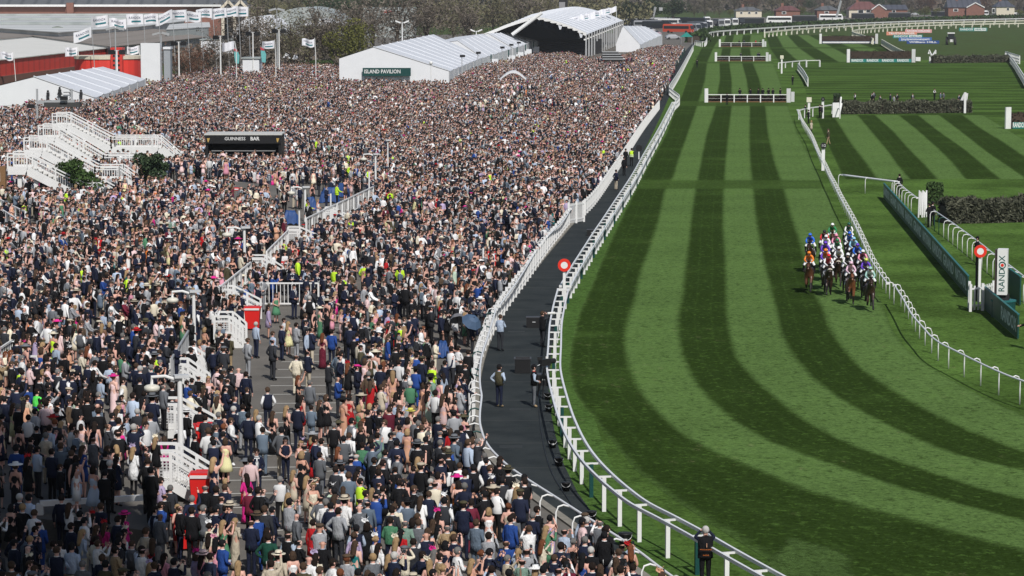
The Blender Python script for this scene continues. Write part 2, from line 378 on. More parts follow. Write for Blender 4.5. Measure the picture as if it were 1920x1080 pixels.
Fe = [
 [(1533, 226), (1555, 278), (1577, 324), (1583, 335)], [(1570, 228), (1598, 272), (1622, 302), (1645, 335)], [(1612, 221), (1640, 254), (1666, 285), (1684, 311), (1705, 335)],
 [(1644, 219), (1675, 246), (1701, 276), (1732, 307), (1758, 335)], [(1686, 217), (1719, 243), (1762, 281), (1793, 313), (1811, 337), (1845, 365), (1880, 395), (1930, 440)], [(1723, 217), (1762, 248), (1806, 278), (1846, 311), (1878, 337), (1920, 372), (1990, 430)],
 [(1762, 217), (1806, 250), (1850, 285), (1889, 311), (1920, 333), (2060, 420)], [(1804, 215), (1839, 241), (1876, 263), (1916, 290), (2120, 420)], [(1850, 220), (1894, 246), (1950, 280), (2190, 420)]]
Ce = [[(1436 + 20 * i, 66), (1443 + 25 * i + 1.2 * i * i, 90), (1462 + 38 * i, 118)] for i in range(8)]
def stripes(name, edges, y0, y1, n, z, off=0):
    ys = np.concatenate([np.linspace(y0, 120, 10) if y0 < 120 < y1 else np.array([y0]), np.linspace(max(y0, 121), y1, n)]) if y1 > 121 else np.linspace(y0, y1, n)
    ys = np.unique(ys); me = bpy.data.meshes.new(name); vs = []; fs = []; uv = []
    k = len(edges)
    def xat(e, y):
        yy = [p[1] for p in e]; xx = [p[0] for p in e]
        if y > yy[-1]: return xx[-1] + (xx[-1] - xx[-2]) / (yy[-1] - yy[-2]) * (y - yy[-1])
        if y < yy[0]: return xx[0] + (xx[1] - xx[0]) / (yy[1] - yy[0]) * (y - yy[0])
        return float(np.interp(y, yy, xx))
    for r, y in enumerate(ys):
        # light smoothing of hand-measured edges
        for i, e in enumerate(edges):
            x = sum(xat(e, y + dy) * w for dy, w in ((-9, .2), (0, .6), (9, .2))) if y > 200 else xat(e, y)
            p = G(x, y); vs.append((p.x, p.y, z)); uv.append((i + off, p.y))
        if r:
            for i in range(k - 1): fs.append(((r - 1) * k + i, r * k + i, r * k + i + 1, (r - 1) * k + i + 1))
    me.from_pydata(vs, [], fs); ul = me.uv_layers.new(name='UVMap')
    for l in me.loops: ul.data[l.index].uv = uv[l.vertex_index]
    me.materials.append(M_STRIPE); me.update()
    if me.polygons[0].normal.z < 0: me.flip_normals()
    return struct(put(name, me))
stripes('racing_turf', E, 66, 1140, 150, 0.008, 0)
stripes('chase_turf', Fe, 216, 336, 40, 0.004, 0)
stripes('far_chase_turf', Ce, 66, 118, 24, 0.012, 0)
sheet('cross_mown_turf', pxs([(1500, 120), (1900, 118), (1990, 214), (1560, 222), (1515, 190)]), 0.0, M_BAND)
sheet('rough_grass', pxs([(1475, 58), (1960, 50), (1960, 113), (1540, 112)]), 0.0, M_DULL)
# paler mown corner with ragged edges
pc = smooth_line(pxs([(1466, 1022), (1480, 1008), (1520, 1016), (1592, 1040), (1598, 1070), (1612, 1110), (1400, 1110), (1440, 1052), (1466, 1022)]), n=4)[:-1]; cc = sum(pc, Vector()) / len(pc); n_ = len(pc)
me = bpy.data.meshes.new('pale_turf_patch'); me.from_pydata([(*(cc + (p - cc) * k).xy, .016) for k in (1.12, .72) for p in pc], [], [(i, (i + 1) % n_, n_ + (i + 1) % n_, n_ + i) for i in range(n_)] + [tuple(range(n_, 2 * n_))])
ul = me.uv_layers.new(name='UVMap')
for l in me.loops: ul.data[l.index].uv = (1.0 if l.vertex_index >= n_ else 0.0, 0)
ns, ls = M_PALE.node_tree.nodes, M_PALE.node_tree.links; uvn = ns.new('ShaderNodeUVMap'); sp = ns.new('ShaderNodeSeparateXYZ'); ls.new(uvn.outputs[0], sp.inputs[0]); geo = ns.new('ShaderNodeNewGeometry')
al = ramp(ns, ls, math_(ns, ls, 'ADD', sp.outputs[0], math_(ns, ls, 'MULTIPLY', noise(ns, ls, geo.outputs['Position'], 1.6, 5, .75), .9)), .55, 1.35); ls.new(math_(ns, ls, 'MULTIPLY', al, .7), ns['Principled BSDF'].inputs['Alpha'])
me.materials.append(M_PALE); me.update()
if me.polygons[0].normal.z < 0: me.flip_normals()
struct(put('pale_turf_patch', me))
# car park behind the far rails
sheet('car_park', pxs([(1150, 45), (1330, 36), (1330, 50), (1312, 66), (1290, 86), (1215, 95), (1150, 88)]), 0.008, M_TAR)
sheet('road', pxs([(1330, 34), (1990, 24), (1990, 29.5), (1330, 45)]), 0.006, M_TAR)

# raised terrace on the left with its edge wall
TZ = 0.9
TERR = [(-160, 985), (70, 972), (286, 996), (300, 915), (310, 830), (322, 735), (368, 655), (402, 600), (468, 520), (540, 455), (612, 412), (700, 368)]
tp = pxs(TERR, TZ); tp = tp + [Vector((-34, 236, 0)), Vector((-75, 236, 0)), Vector((-60, 86, 0))]
tb = MB(); tb.prism([(p.x, p.y) for p in tp], -0.3, TZ)
struct(tb.build('terrace', M_TAR))
def in_poly(x, y, poly):
    c = False; n = len(poly); j = n - 1
    for i in range(n):
        xi, yi = poly[i][0], poly[i][1]; xj, yj = poly[j][0], poly[j][1]
        if (yi > y) != (yj > y) and x < (xj - xi) * (y - yi) / (yj - yi) + xi: c = not c
        j = i
    return c
def in_poly_np(X, Y, poly):
    c = np.zeros(X.shape, bool); n = len(poly); j = n - 1
    for i in range(n):
        xi, yi = poly[i][0], poly[i][1]; xj, yj = poly[j][0], poly[j][1]
        if yi != yj:
            t = ((yi > Y) != (yj > Y)) & (X < (xj - xi) * (Y - yi) / (yj - yi) + xi); c ^= t
        j = i
    return c
# grassy bank behind: rises away from the rails
def bank(x, y):
    sx = np.clip((-(x) - 2 + (y - 250) * 0.05) / 34.0, 0, 1); sy = np.clip((y - 238) / 70.0, 0, 1)
    sx = sx * sx * (3 - 2 * sx); sy = sy * sy * (3 - 2 * sy)
    return 0.6 * sx * sy
BX = np.linspace(-120, 30, 60); BY = np.linspace(240, 620, 80)
gx, gy = np.meshgrid(BX, BY); gz = bank(gx, gy) + 0.004
vs = np.stack([gx.ravel(), gy.ravel(), gz.ravel()], 1).tolist(); w_ = len(BX)
fs = [(r * w_ + c, r * w_ + c + 1, (r + 1) * w_ + c + 1, (r + 1) * w_ + c) for r in range(len(BY) - 1) for c in range(w_ - 1) if gz[r, c] > 0.008 or gz[r + 1, c] > 0.008]
bm_ = MB(); bm_.add(vs, fs); struct(bm_.build('grass_bank', M_DULL, smooth=True))
terr_xy = [(p.x, p.y) for p in tp]
def gz_at(x, y):
    x = np.asarray(x, float); y = np.asarray(y, float)
    return np.where(in_poly_np(x, y, terr_xy), TZ, bank(x, y))
# painted bay lines on the tarmac
PAINT = mat('white_road_paint', (0.55, 0.54, 0.5), 0.8, noise=0.25, scale=4)
lm = MB()
for i in range(26):
    y0 = dep(1010) + i * 2.45
    xa, xb = G(425, 900).x + (y0 - 90) * -0.02, G(640, 900).x + (y0 - 90) * 0.02
    a = Vector((xa, y0, 0)); b = Vector((xb, y0 + 0.25, 0))
    t = Vector((0, 0.05, 0)); z = Vector((0, 0, 0.006))
    lm.add([a - t + z, b - t + z, b + t + z, a + t + z], [(0, 1, 2, 3)])
    if i % 2 == 0 and i < 8:
        c_ = a + Vector((0.5, 0.3, 0)); d_ = c_ + Vector((4.5, 2.2, 0)); z2 = Vector((0, 0, 0.010))
        lm.add([c_ - t + z2, d_ - t + z2, d_ + t + z2, c_ + t + z2], [(0, 1, 2, 3)])
struct(lm.build('road_marking', PAINT))
# metal covers let into the path
for (x, y) in ((958, 838), (975, 768), (968, 622)):
    p = G(x, y); cv = MB(); cv.box((p.x, p.y, 0.009), (0.85, 0.6, 0.004)); struct(cv.build('path_cover', mat('cover_plate', (0.026, 0.03, 0.031), 0.8)))
# ================================================================== BUILDINGS, TENTS, STANDS
def roofed(name, label, cat, px, z, wall, roof, extra=None, group=None):
    """flat-roofed building: roof outline surveyed in the photo at height z"""
    pts = [G(x, y, z) for x, y in px]; t = thing(name, label, cat, group=group)
    MB().prism([(p.x, p.y) for p in pts], 0, z - 0.15).build('wall', wall, t)
    c = sum(pts, Vector()) / len(pts)
    MB().prism([(c.x + (p.x - c.x) * 1.01, c.y + (p.y - c.y) * 1.01) for p in pts], z - 0.15, z).build('roof', roof, t)
    return t, pts
def ribbed(name, c0, c1, period, rough=0.5, axis=0, met=0.0):
    m, ns, ls, b = nodes_mat(name); geo = ns.new('ShaderNodeNewGeometry'); sp = ns.new('ShaderNodeSeparateXYZ')
    ls.new(geo.outputs['Position'], sp.inputs[0])
    w = math_(ns, ls, 'PINGPONG', math_(ns, ls, 'MULTIPLY', sp.outputs[axis], 1 / period), 0.5)
    n = noise(ns, ls, geo.outputs['Position'], 0.15, 4)
    c = mixc(ns, ls, ramp(ns, ls, w, 0.05, 0.2), c0, c1)
    c = mixc(ns, ls, math_(ns, ls, 'MULTIPLY', ramp(ns, ls, n, 0.4, 0.75), 0.3), c, tuple(x * 0.6 for x in c1))
    ls.new(c, b.inputs['Base Color']); b.inputs['Roughness'].default_value = rough; b.inputs['Metallic'].default_value = met; return m
R_CREAM = ribbed('cream_sheet_roof', (0.62, 0.6, 0.55), (0.76, 0.74, 0.68), 6.0, axis=1)
R_BROWN = ribbed('brown_felt_roof', (0.2, 0.175, 0.15), (0.23, 0.2, 0.175), 9, 0.9)
R_WHITE = ribbed('white_sheet_roof', (0.45, 0.46, 0.45), (0.62, 0.62, 0.6), 30, axis=1)
R_GREY = ribbed('grey_sheet_roof', (0.3, 0.33, 0.32), (0.36, 0.39, 0.38), 12, axis=0)
R_SLATE = ribbed('slate_roof', (0.08, 0.085, 0.09), (0.12, 0.125, 0.13), 5)
W_RED = ribbed('red_sheet_wall', (0.56, 0.035, 0.025), (0.72, 0.05, 0.035), 4, axis=1)
W_GREY = ribbed('grey_sheet_wall', (0.2, 0.21, 0.21), (0.27, 0.28, 0.28), 5, axis=1)

# red shed at the far left
t, p = roofed('red_shed', 'long shed with red metal walls and a pale ribbed roof behind the white tent', 'warehouse',
              [(-60, 118), (205, 89), (60, 68), (-60, 76)], 5.0, W_RED, R_CREAM)
a, b = p[0], p[1]; MB().bar(a * 1 + Vector((0.15, -0.3, -3.9)), b + Vector((0.15, -0.3, -3.9)), 0.3, 2.2).build('plinth', BRICK, t)
# round red building
t = thing('round_building', 'round orange red building with a pale parapet and a red sign tower', 'building')
c = P(203, 135, 438); c.z = 0
MB().cyl(c, 5.4, 5.3, 28).build('wall', W_RED, t); MB().cyl((c.x, c.y, 5.3), 5.55, 0.5, 28).build('parapet', CREAM, t)
MB().box((c.x + 2.2, c.y - 4.2, 3.6), (1.9, 3.0, 7.2)).build('tower', W_RED, t)
for i in range(4): MB().box((c.x + 2.2, c.y - 5.74, 5.9 - i * 0.75), (1.1, 0.06, 0.3)).build('sign_letter', DARK, t)
# white screen back
t = thing('screen_housing', 'tall white box of a big screen seen from behind', 'screen')
c = P(291, 130, 425); k = 425 / F
MB().box((c.x - 0.6, 425, 4.0), (36 * k, 2.0, 8.2 )).build('housing', CANVAS, t)
MB().box((c.x + 22 * k, 426.5, 3.6), (12 * k, 2.4, 7.0)).build('side_cabin', mat('pale_grey_panel', (0.3, 0.32, 0.34)), t)
MB().box((c.x + 22 * k, 426.5, 7.3), (14 * k, 2.8, 0.35)).build('side_roof', CANVAS, t)
# the big dark-roofed building and its neighbours
t, p = roofed('brown_roofed_hall', 'low hall with a huge brown felt roof behind the red shed', 'warehouse',
              [(-60, 78), (62, 67), (207, 87), (385, 69), (262, 50), (110, 62), (-60, 46)], 5.4, W_GREY, R_BROWN)
for (x, y) in ((108, 60), (160, 54)):
    q = G(x, y, 5.4); MB().ball((q.x, q.y, 5.6), 2.2, 8, 5, sc=(1, .8, .6)).build('roof_vent', mat('vent_cowl', (0.2, 0.22, 0.19)), t)
t, p = roofed('grey_annex', 'pale grey flat roofed block beside the brown felt roof', 'building', [(312, 55), (394, 50), (392, 40), (318, 46)], 7.0, R_GREY, R_WHITE)
q = P(388, 60, p[1].y - 1.5); MB().box((q.x, p[1].y - 1.2, q.z), (2.2, 0.4, 2.2)).build('window', BRICK, t)
t, p = roofed('white_warehouse', 'wide low warehouse under long bands of white and grey roof', 'warehouse', [(-80, 47), (110, 60), (262, 49), (345, 39), (345, 20), (-80, 21)], 6.5, R_WHITE, R_WHITE)
for (x0, y0, x1, y1) in ((-80, 36, 340, 34), (-80, 28, 330, 27), (-80, 43, 200, 44)):
    a, b = G(x0, y0, 6.9), G(x1, y1, 6.9); MB().bar(a, b, 9, 0.7).build('roof_ridge', R_GREY, t)
# brick building with slate roof and twin gables
t = thing('brick_hall', 'long brick hall with a grey slate roof and two cream edged gables', 'building')
d = 1010
q0, q1 = P(-90, 19, d), P(452, 19, d); ht = P(0, 11, d).z
MB().box(((q0.x + q1.x) / 2, d + 12, ht / 2), (q1.x - q0.x, 24, ht)).build('wall', BRICK, t)
rf = MB(); rf.add([(q0.x, d - 1, ht), (q1.x, d - 1, ht), (q1.x, d + 14, ht + 5), (q0.x, d + 14, ht + 5), (q0.x, d + 28, ht), (q1.x, d + 28, ht)], [(0, 1, 2, 3), (3, 2, 5, 4), (0, 3, 4), (1, 5, 2)])
rf.build('roof', R_SLATE, t)
for (x0, x1) in ((-90, 123), (139, 415)):
    a, b = P(x0, 10.5, d - 1.6), P(x1, 10.5, d - 1.6); MB().bar(a, b, 0.6, 0.8).build('gutter', WHITE, t)
a = P(131, 16, d - 2); MB().box((a.x, d - 1, ht / 2 + .6), (2.6, 2, ht + 1.2)).build('brick_pier', BRICK, t)
# brick gable block in front
t = thing('brick_gable_house', 'red brick block with tall dark windows between cream piers under twin gables', 'building')
d = 760; q = lambda x, y: P(x, y, d)
MB().box(((q(352, 0).x + q(424, 0).x) / 2, d + 5, q(0, 24).z / 2), (q(424, 0).x - q(352, 0).x, 10, q(0, 24).z)).build('wall', BRICK, t)
for x in (428, 451):
    a, b, c_ = q(x - 13, 16), q(x + 13, 16), q(x, 2)
    MB().add([a, b, c_, a + Vector((0, 14, 0)), b + Vector((0, 14, 0)), c_ + Vector((0, 14, 0))], [(0, 1, 2), (0, 2, 5, 3), (1, 4, 5, 2), (3, 5, 4)]).build('gable', R_SLATE, t)
    for u, v in ((a, c_), (b, c_)): MB().bar(u + Vector((0, -.4, 0)), v + Vector((0, -.4, 0)), 0.5, 0.7).build('bargeboard', CREAM, t)
    MB().box((q(x, 0).x, d + 2, q(0, 18).z / 2), (q(x + 9, 0).x - q(x - 9, 0).x, 4, q(0, 18).z)).build('window', GLASS, t)
for x in (418, 440, 462): MB().box((q(x, 0).x, d - .6, q(0, 16).z / 2), (0.8, 1.0, q(0, 16).z)).build('pier', CREAM, t)
# curved pale sheds right of it
def curved_shed(label, x0, x1, y0, y1, d, depth, m):
    t = thing('curved_roof_shed', label, 'shed')
    a, b = P(x0, y1, d), P(x1, y1, d); zt = P(0, y0, d).z; zl = zt * 0.55; rings = []
    prof = [(u, zl + (zt - zl) * math.sin(math.pi * u) ** 0.7) for u in np.linspace(0, 1, 11)]
    for yy in (d, d + depth): rings.append([(a.x + (b.x - a.x) * u, yy, z) for u, z in prof] + [(b.x, yy, 0), (a.x, yy, 0)])
    MB().loft(rings).build('shell', m, t, smooth=False); return t
curved_shed('pale shed with a rounded roof right of the brick gables', 436, 520, 31, 62, 700, 45, CANVAS)
curved_shed('long low pale shed behind bare shrubs', 500, 640, 14, 36, 900, 60, R_GREY)
curved_shed('low white shed roof between bare shrubs and the pavilion', 555, 650, 37, 52, 760, 40, CANVAS)
t = thing('sign_warehouse', 'distant pale warehouse with a red and white sign among trees', 'warehouse')
d = 900; a, b = P(681, 33, d), P(775, 33, d); z = P(0, 15, d).z
MB().box(((a.x + b.x) / 2, d + 15, z / 2), (b.x - a.x, 30, z)).build('wall', R_GREY, t)
s = P(727, 22, d - 0.3); MB().box((s.x, d - 0.2, s.z), (3.4, 0.3, 1.5)).build('sign', CANVAS, t)
MB().box((s.x, d - 0.4, s.z), (2.5, 0.1, 0.7)).build('sign_stripe', REDS, t)
# low white walls and pale blocks in the middle left
for lab, x0, x1, y0, y1, d, m in (('white wall panel behind the line of flagpoles', 377, 440, 75, 100, 560, CANVAS), ('flat grey shed among the bare shrubs', 560, 665, 50, 66, 640, R_GREY),
                               ('small white cabin near the crest of the crowd', 455, 486, 110, 135, 470, CANVAS)):
    t = thing('low_building', lab, 'building'); a, b = P(x0, y1, d), P(x1, y1, d); z = P(0, y0, d).z
    MB().box(((a.x + b.x) / 2, d + 3, z / 2), (b.x - a.x, 6, z)).build('wall', m, t); MB().box(((a.x + b.x) / 2, d + 3, z + .1), (b.x - a.x + .5, 6.5, .2)).build('roof', R_GREY, t)

# ------------------------------------------------------------------ tents
def tent(label, name, gable_px, ridge_far, eave_far, d0, d1, bands=7, parent=None):
    """gable_px: left eave, apex, right eave at depth d0; the far ridge and far right eave at depth d1"""
    t = parent or thing(name, label, 'tent')
    L, A, R = (P(x, y, d0) for x, y in gable_px); A2, R2 = P(*ridge_far, d1), P(*eave_far, d1); L2 = L + (A2 - A)
    dn = lambda p: Vector((p.x, p.y, 0))
    MB().add([dn(L), dn(R), R, A, L], [(0, 1, 2, 3, 4)]).build('gable_wall', CANVAS, t)
    MB().add([dn(R), dn(R2), R2, R], [(0, 1, 2, 3)]).build('side_wall', CANVAS, t)
    MB().add([dn(L2), dn(L), L, L2], [(0, 1, 2, 3)]).build('side_wall', CANVAS, t)
    MB().add([dn(R2), dn(L2), L2, A2, R2], [(0, 1, 2, 3, 4)]).build('gable_wall', CANVAS, t)
    up = Vector((0, 0, 0.08))
    for k in range(bands):                                  # one canvas bay per frame, with a raised seam
        u0, u1 = k / bands, (k + 1) / bands
        a0, a1 = A.lerp(A2, u0) + up, A.lerp(A2, u1) + up; r0, r1 = R.lerp(R2, u0) + up, R.lerp(R2, u1) + up; l0, l1 = L.lerp(L2, u0) + up, L.lerp(L2, u1) + up
        sag = Vector((0, 0, -0.18)); am, rm, lm_ = a0.lerp(a1, .5), r0.lerp(r1, .5) + sag, l0.lerp(l1, .5) + sag
        m = MB(); m.add([a0, r0, rm, am], [(0, 1, 2, 3)]); m.add([am, rm, r1, a1], [(0, 1, 2, 3)]); m.add([l0, a0, am, lm_], [(0, 1, 2, 3)]); m.add([lm_, am, a1, l1], [(0, 1, 2, 3)])
        m.bar(a0 + up, r0 + up, 0.16, 0.14); m.build('roof_panel', CANVASR, t)
    for k in range(bands + 1):
        r = R.lerp(R2, k / bands); MB().box((r.x + .06, r.y, r.z / 2), (.12, .16, r.z)).build('frame_post', STEEL, t)
    return t, (L, A, R, A2, R2)
t, pt = tent('white marquee with a grey ribbed roof and toilet signs on its gable', 'marquee', [(-70, 178), (63, 145), (176, 184)], (193, 126), (272, 149), 352, 400, 6)
# pictograms on the gable
def pictogram(kind, px, py, parent):
    o = P(px, py, 351.6); m = MB(); k = 352 / F
    if kind == 'arrow':
        m.box((o.x, o.y, o.z), (16 * k, .04, 0.10))
        for s in (-1, 1): m.bar(o + Vector((8 * k, 0, 0)), o + Vector((3.5 * k, 0, s * 4 * k)), .04, .1)
    else:
        m.ball((o.x, o.y, o.z + .48), .16, 8, 5, sc=(1, .3, 1)); m.box((o.x, o.y, o.z + .08), (.42, .04, .5)); 
        for s in (-1, 1): m.box((o.x + s * .1, o.y, o.z - .45), (.15, .04, .6))
        if kind == 'w': m.add([(o.x - .2, o.y - .03, o.z), (o.x - .38, o.y - .03, o.z - .4), (o.x + .38, o.y - .03, o.z - .4), (o.x + .2, o.y - .03, o.z)], [(0, 1, 2, 3)])
    m.build('pictogram', DARK, parent)
for k_, x, y in (('m', 90, 178), ('w', 112, 172), ('arrow', 127, 173), ('m', 152, 177)): pictogram(k_, x, y, t)

pav = thing('pavilion_marquee', 'long white pavilion marquee with ribbed grey roof and green sign on its gable', 'marquee')
t, pt = tent('', '', [(636, 110), (700, 89), (842, 134)], (813, 65), (905, 108), 430, 545, 9, pav)
tent('', '', [(800, 84), (858, 77), (905, 109)], (905, 64), (960, 91), 548, 605, 6, pav)
tent('', '', [(880, 72), (915, 63), (962, 91)], (958, 62), (1008, 77), 607, 670, 6, pav)
a = P(725, 135, 429); MB().box((a.x, 429.3, a.z), (90 * 429 / F, .25, 1.3)).build('sign', GREENP, pav)
lettering('ISLAND PAVILION', 0.85, WHITE, pav, (a.x - .7, 429.15, a.z + .05), (1, 0, 0), (0, 0, 1), fit=5.8, offset=.015)
for i, (x, y) in enumerate(((918, 109), (951, 100), (967, 95), (983, 89), (998, 84))):
    q = P(x, y, 540 + i * 28); MB().box((q.x + .3, q.y - .3, q.z), (.25, 1.6, 1.5)).build('sign', GREENP, pav)
    MB().box((q.x + 0.9, q.y, 1.25), (1.6, 2.2, 2.5)).build('porch', CANVAS, pav)
# big curved grandstand at the far end
gs = thing('temporary_grandstand', 'far grandstand with a curved white roof over a dark open front', 'grandstand')
n0 = [(905, 66), (928, 57), (950, 48), (978, 39), (1005, 33), (1040, 41), (1070, 51), (1099, 64)]; n1 = [(1000, 26), (1018, 22), (1035, 18), (1060, 14), (1085, 12.5), (1117, 19), (1142, 27), (1168, 38)]
A = smooth_line([P(x, y, 640) for x, y in n0], n=3); B = smooth_line([P(x, y, 815) for x, y in n1], n=3)
nb = 14
for k in range(nb):
    u0, u1 = k / nb, (k + 1) / nb; m = MB(); r0 = [a.lerp(b, u0) for a, b in zip(A, B)]; r1 = [a.lerp(b, u1) for a, b in zip(A, B)]; rm = [a.lerp(b, .5) - Vector((0, 0, .25)) for a, b in zip(r0, r1)]
    for P0, P1 in ((r0, rm), (rm, r1)):
        for i in range(len(A) - 1): m.add([P0[i], P0[i + 1], P1[i + 1], P1[i]], [(0, 1, 2, 3)])
    for i in range(len(A) - 1): m.bar(r0[i], r0[i + 1], .3, .3)
    m.build('roof_panel', CANVASR, gs)
m = MB()
for i in range(len(A) - 1): m.bar(A[i] + Vector((0, -.3, -.1)), A[i + 1] + Vector((0, -.3, -.1)), .4, .7)
m.build('roof_edge', WHITE, gs)
for i in range(18):                                        # scalloped valance hanging from the front edge
    q = A[int(len(A) * (0.5 + 0.45 * i / 18))] ; MB().add([q + Vector((-.5, -.5, -.3)), q + Vector((.5, -.5, -.3)), q + Vector((.2, -.5, -1.4)), q + Vector((-.2, -.5, -1.4))], [(0, 1, 2, 3)]).build('valance', CANVASR, gs)
for k in range(17):
    a = A[-1].lerp(B[-1], k / 16); MB().box((a.x, a.y, a.z / 2), (.35, .35, a.z)).build('column', STEEL, gs)
    MB().box((a.x - .3, a.y, a.z - 1.3), (.5, .5, .35)).build('lamp', WHITE, gs)
MB().add([Vector((A[0].x, A[0].y + 30, 0)), Vector((A[-1].x, A[-1].y + 120, 0)), Vector((B[-1].x, B[-1].y, 6)), Vector((B[0].x, B[0].y, 7))], [(0, 1, 2, 3)]).build('back_wall', DARK, gs)  # near-black colour stands in for the shade inside the stand
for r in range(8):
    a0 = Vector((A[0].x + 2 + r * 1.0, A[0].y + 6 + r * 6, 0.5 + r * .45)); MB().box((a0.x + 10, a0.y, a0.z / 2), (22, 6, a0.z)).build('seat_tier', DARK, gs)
MB().add([P(905, 67, 641), P(905, 67, 641) * 1 + Vector((0, 0, -4)), B[0] + Vector((0, 0, -8)), B[0]], [(0, 1, 2, 3)]).build('under_roof_shade', DARK, gs)  # dark sheet painted as the shade under the roof's left end
MB().tube([P(960, 65, 636), P(1016, 24, 636)], .45, 8).build('mast', WHITE, gs)
t, _ = tent('plain white tent just right of the far grandstand', 'marquee', [(1155, 82), (1168, 49), (1200, 84)], (1210, 50), (1241, 66), 700, 760, 5)
t, _ = tent('small white peaked tent at the crest of the bank', 'small_tent', [(520, 124), (535, 101), (566, 117)], (548, 101), (575, 110), 545, 560, 2)
t, _ = tent('low white peaked tent behind the green shrub', 'small_tent', [(568, 122), (588, 104), (605, 122)], (592, 104), (610, 112), 560, 572, 2)
# bandstand-like canopy and platform within the crowd
t = thing('stage_canopy', 'small stage with an arched white canopy rising out of the crowd', 'stage')
d = 440; a, b = P(937, 165, d), P(987, 165, d); rings = []
for yy in (d, d + 6): rings.append([(a.x + (b.x - a.x) * u, yy, P(0, 149, d).z + 1.35 * math.sin(math.pi * u)) for u in np.linspace(0, 1, 9)] + [(a.x + (b.x - a.x) * u, yy, P(0, 149, d).z + 1.2 * math.sin(math.pi * u) - .15) for u in np.linspace(1, 0, 9)])
MB().loft(rings).build('canopy', CANVAS, t)
for x in (a.x + .1, b.x - .1):
    for yy in (d + .1, d + 5.9): MB().box((x, yy, P(0, 149, d).z / 2), (.15, .15, P(0, 149, d).z)).build('post', STEEL, t)
zd = P(0, 165, d).z; MB().box(((a.x + b.x) / 2, d + 3, zd - .15), (b.x - a.x + .8, 7, .35)).build('deck', CANVAS, t); MB().box(((a.x + b.x) / 2, d - .3, (zd - .5) / 2), (b.x - a.x, .2, zd - .5)).build('skirt', mat('grey_green_panel', (.16, .2, .19)), t)
MB().box(((a.x + b.x) / 2, d - .2, zd + .55), (b.x - a.x - .6, .08, .5)).build('front_panel', CANVAS, t)
t = thing('camera_platform', 'black tiered platform in front of the far grandstand', 'platform')
for i in range(4):
    q = P(1150 - i * 2, 112 - i * 4.5, 560 + i * 4); MB().box((q.x, q.y, q.z / 2 + .1), (4.6 - i * .4, 4, q.z)).build('tier', BLACK, t); MB().box((q.x, q.y - 2.05, q.z + .2), (4.7 - i * .4, .12, .2)).build('tier_edge', STEEL, t)
# Guinness bar
t = thing('bar_kiosk', 'black bar kiosk with a white lettered fascia in the crowd', 'bar')
d = dep(318); a, b = P(385, 262, d), P(527, 262, d); k = d / F; zt = P(0, 251, d).z; zf = P(0, 268, d).z; cx = (a.x + b.x) / 2; w = b.x - a.x
MB().box((cx, d + 1.8, zt - .05), (w + .2, 4.0, .12)).build('roof', mat('pale_roof_edge', (.5, .5, .48)), t)
MB().box((cx, d - .02, (zt + zf) / 2 - .05), (w, .25, zt - zf)).build('fascia', BLACK, t)
MB().box((cx, d + 3.6, zt / 2), (w, .2, zt - .2)).build('back_wall', DARK, t)
for x in (a.x + .12, b.x - .12): MB().box((x, d + 1.8, zt / 2), (.24, 3.6, zt - .2)).build('side_wall', BLACK, t)
MB().box((cx, d + .2, zf - .75), (w - 1.1, .15, .07)).build('shutter_bar', mat('shutter_bar', (.25, .25, .25)), t)
MB().box((cx, d + .4, .55), (w - .5, .6, 1.1)).build('counter', BLACK, t)
lettering('GUINNESS', .42, WHITE, t, (cx - .75, d - .16, (zt + zf) / 2 - .03), (1, 0, 0), (0, 0, 1), offset=.004)
lettering('BAR', .46, WHITE, t, (cx + 1.1, d - .16, (zt + zf) / 2 - .03), (1, 0, 0), (0, 0, 1), offset=.012)
GOLD = mat('gold_paint', (.45, .3, .09), .4)
for x in (a.x + .3, b.x - .3):
    MB().add([(x - .14, d - .16, zf + .45), (x + .14, d - .16, zf + .45), (x + .02, d - .16, zf + .08), (x - .06, d - .16, zf + .08)], [(3, 2, 1, 0)]).build('emblem', GOLD, t)
t = thing('propped_board', 'pale slanted board propped in front of the bar kiosk', 'board')
MB().bar(P(374, 322, d - 4), P(412, 289, d - 4), .55, .05).build('panel', mat('pale_panel', (.6, .6, .58)), t); MB().bar(P(374, 323, d - 4), P(374, 335, d - 4), .06, .06).build('prop', STEEL, t)
# unseen stand left of camera, its roof outline fitted to shade the crowd's corner
t = thing('grandstand', 'tall unseen grandstand beside the enclosure, its roof shaped to shade the crowd', 'grandstand')
rp = [(-60, 66), (-14, 64.5), (-6.3, 59.4), (-3.4, 51.5), (0.4, 42.0), (2.5, 30), (3, 10), (-60, 10)]
MB().prism(rp, 34.4, 35.2).build('roof', R_GREY, t)
MB().box((-42, 36, 17), (34, 44, 34)).build('wall', mat('stand_wall', (.3, .3, .3)), t)
for y in (20, 40, 58): MB().box((-24, y, 17.2), (.8, .8, 34.4)).build('column', STEEL, t)

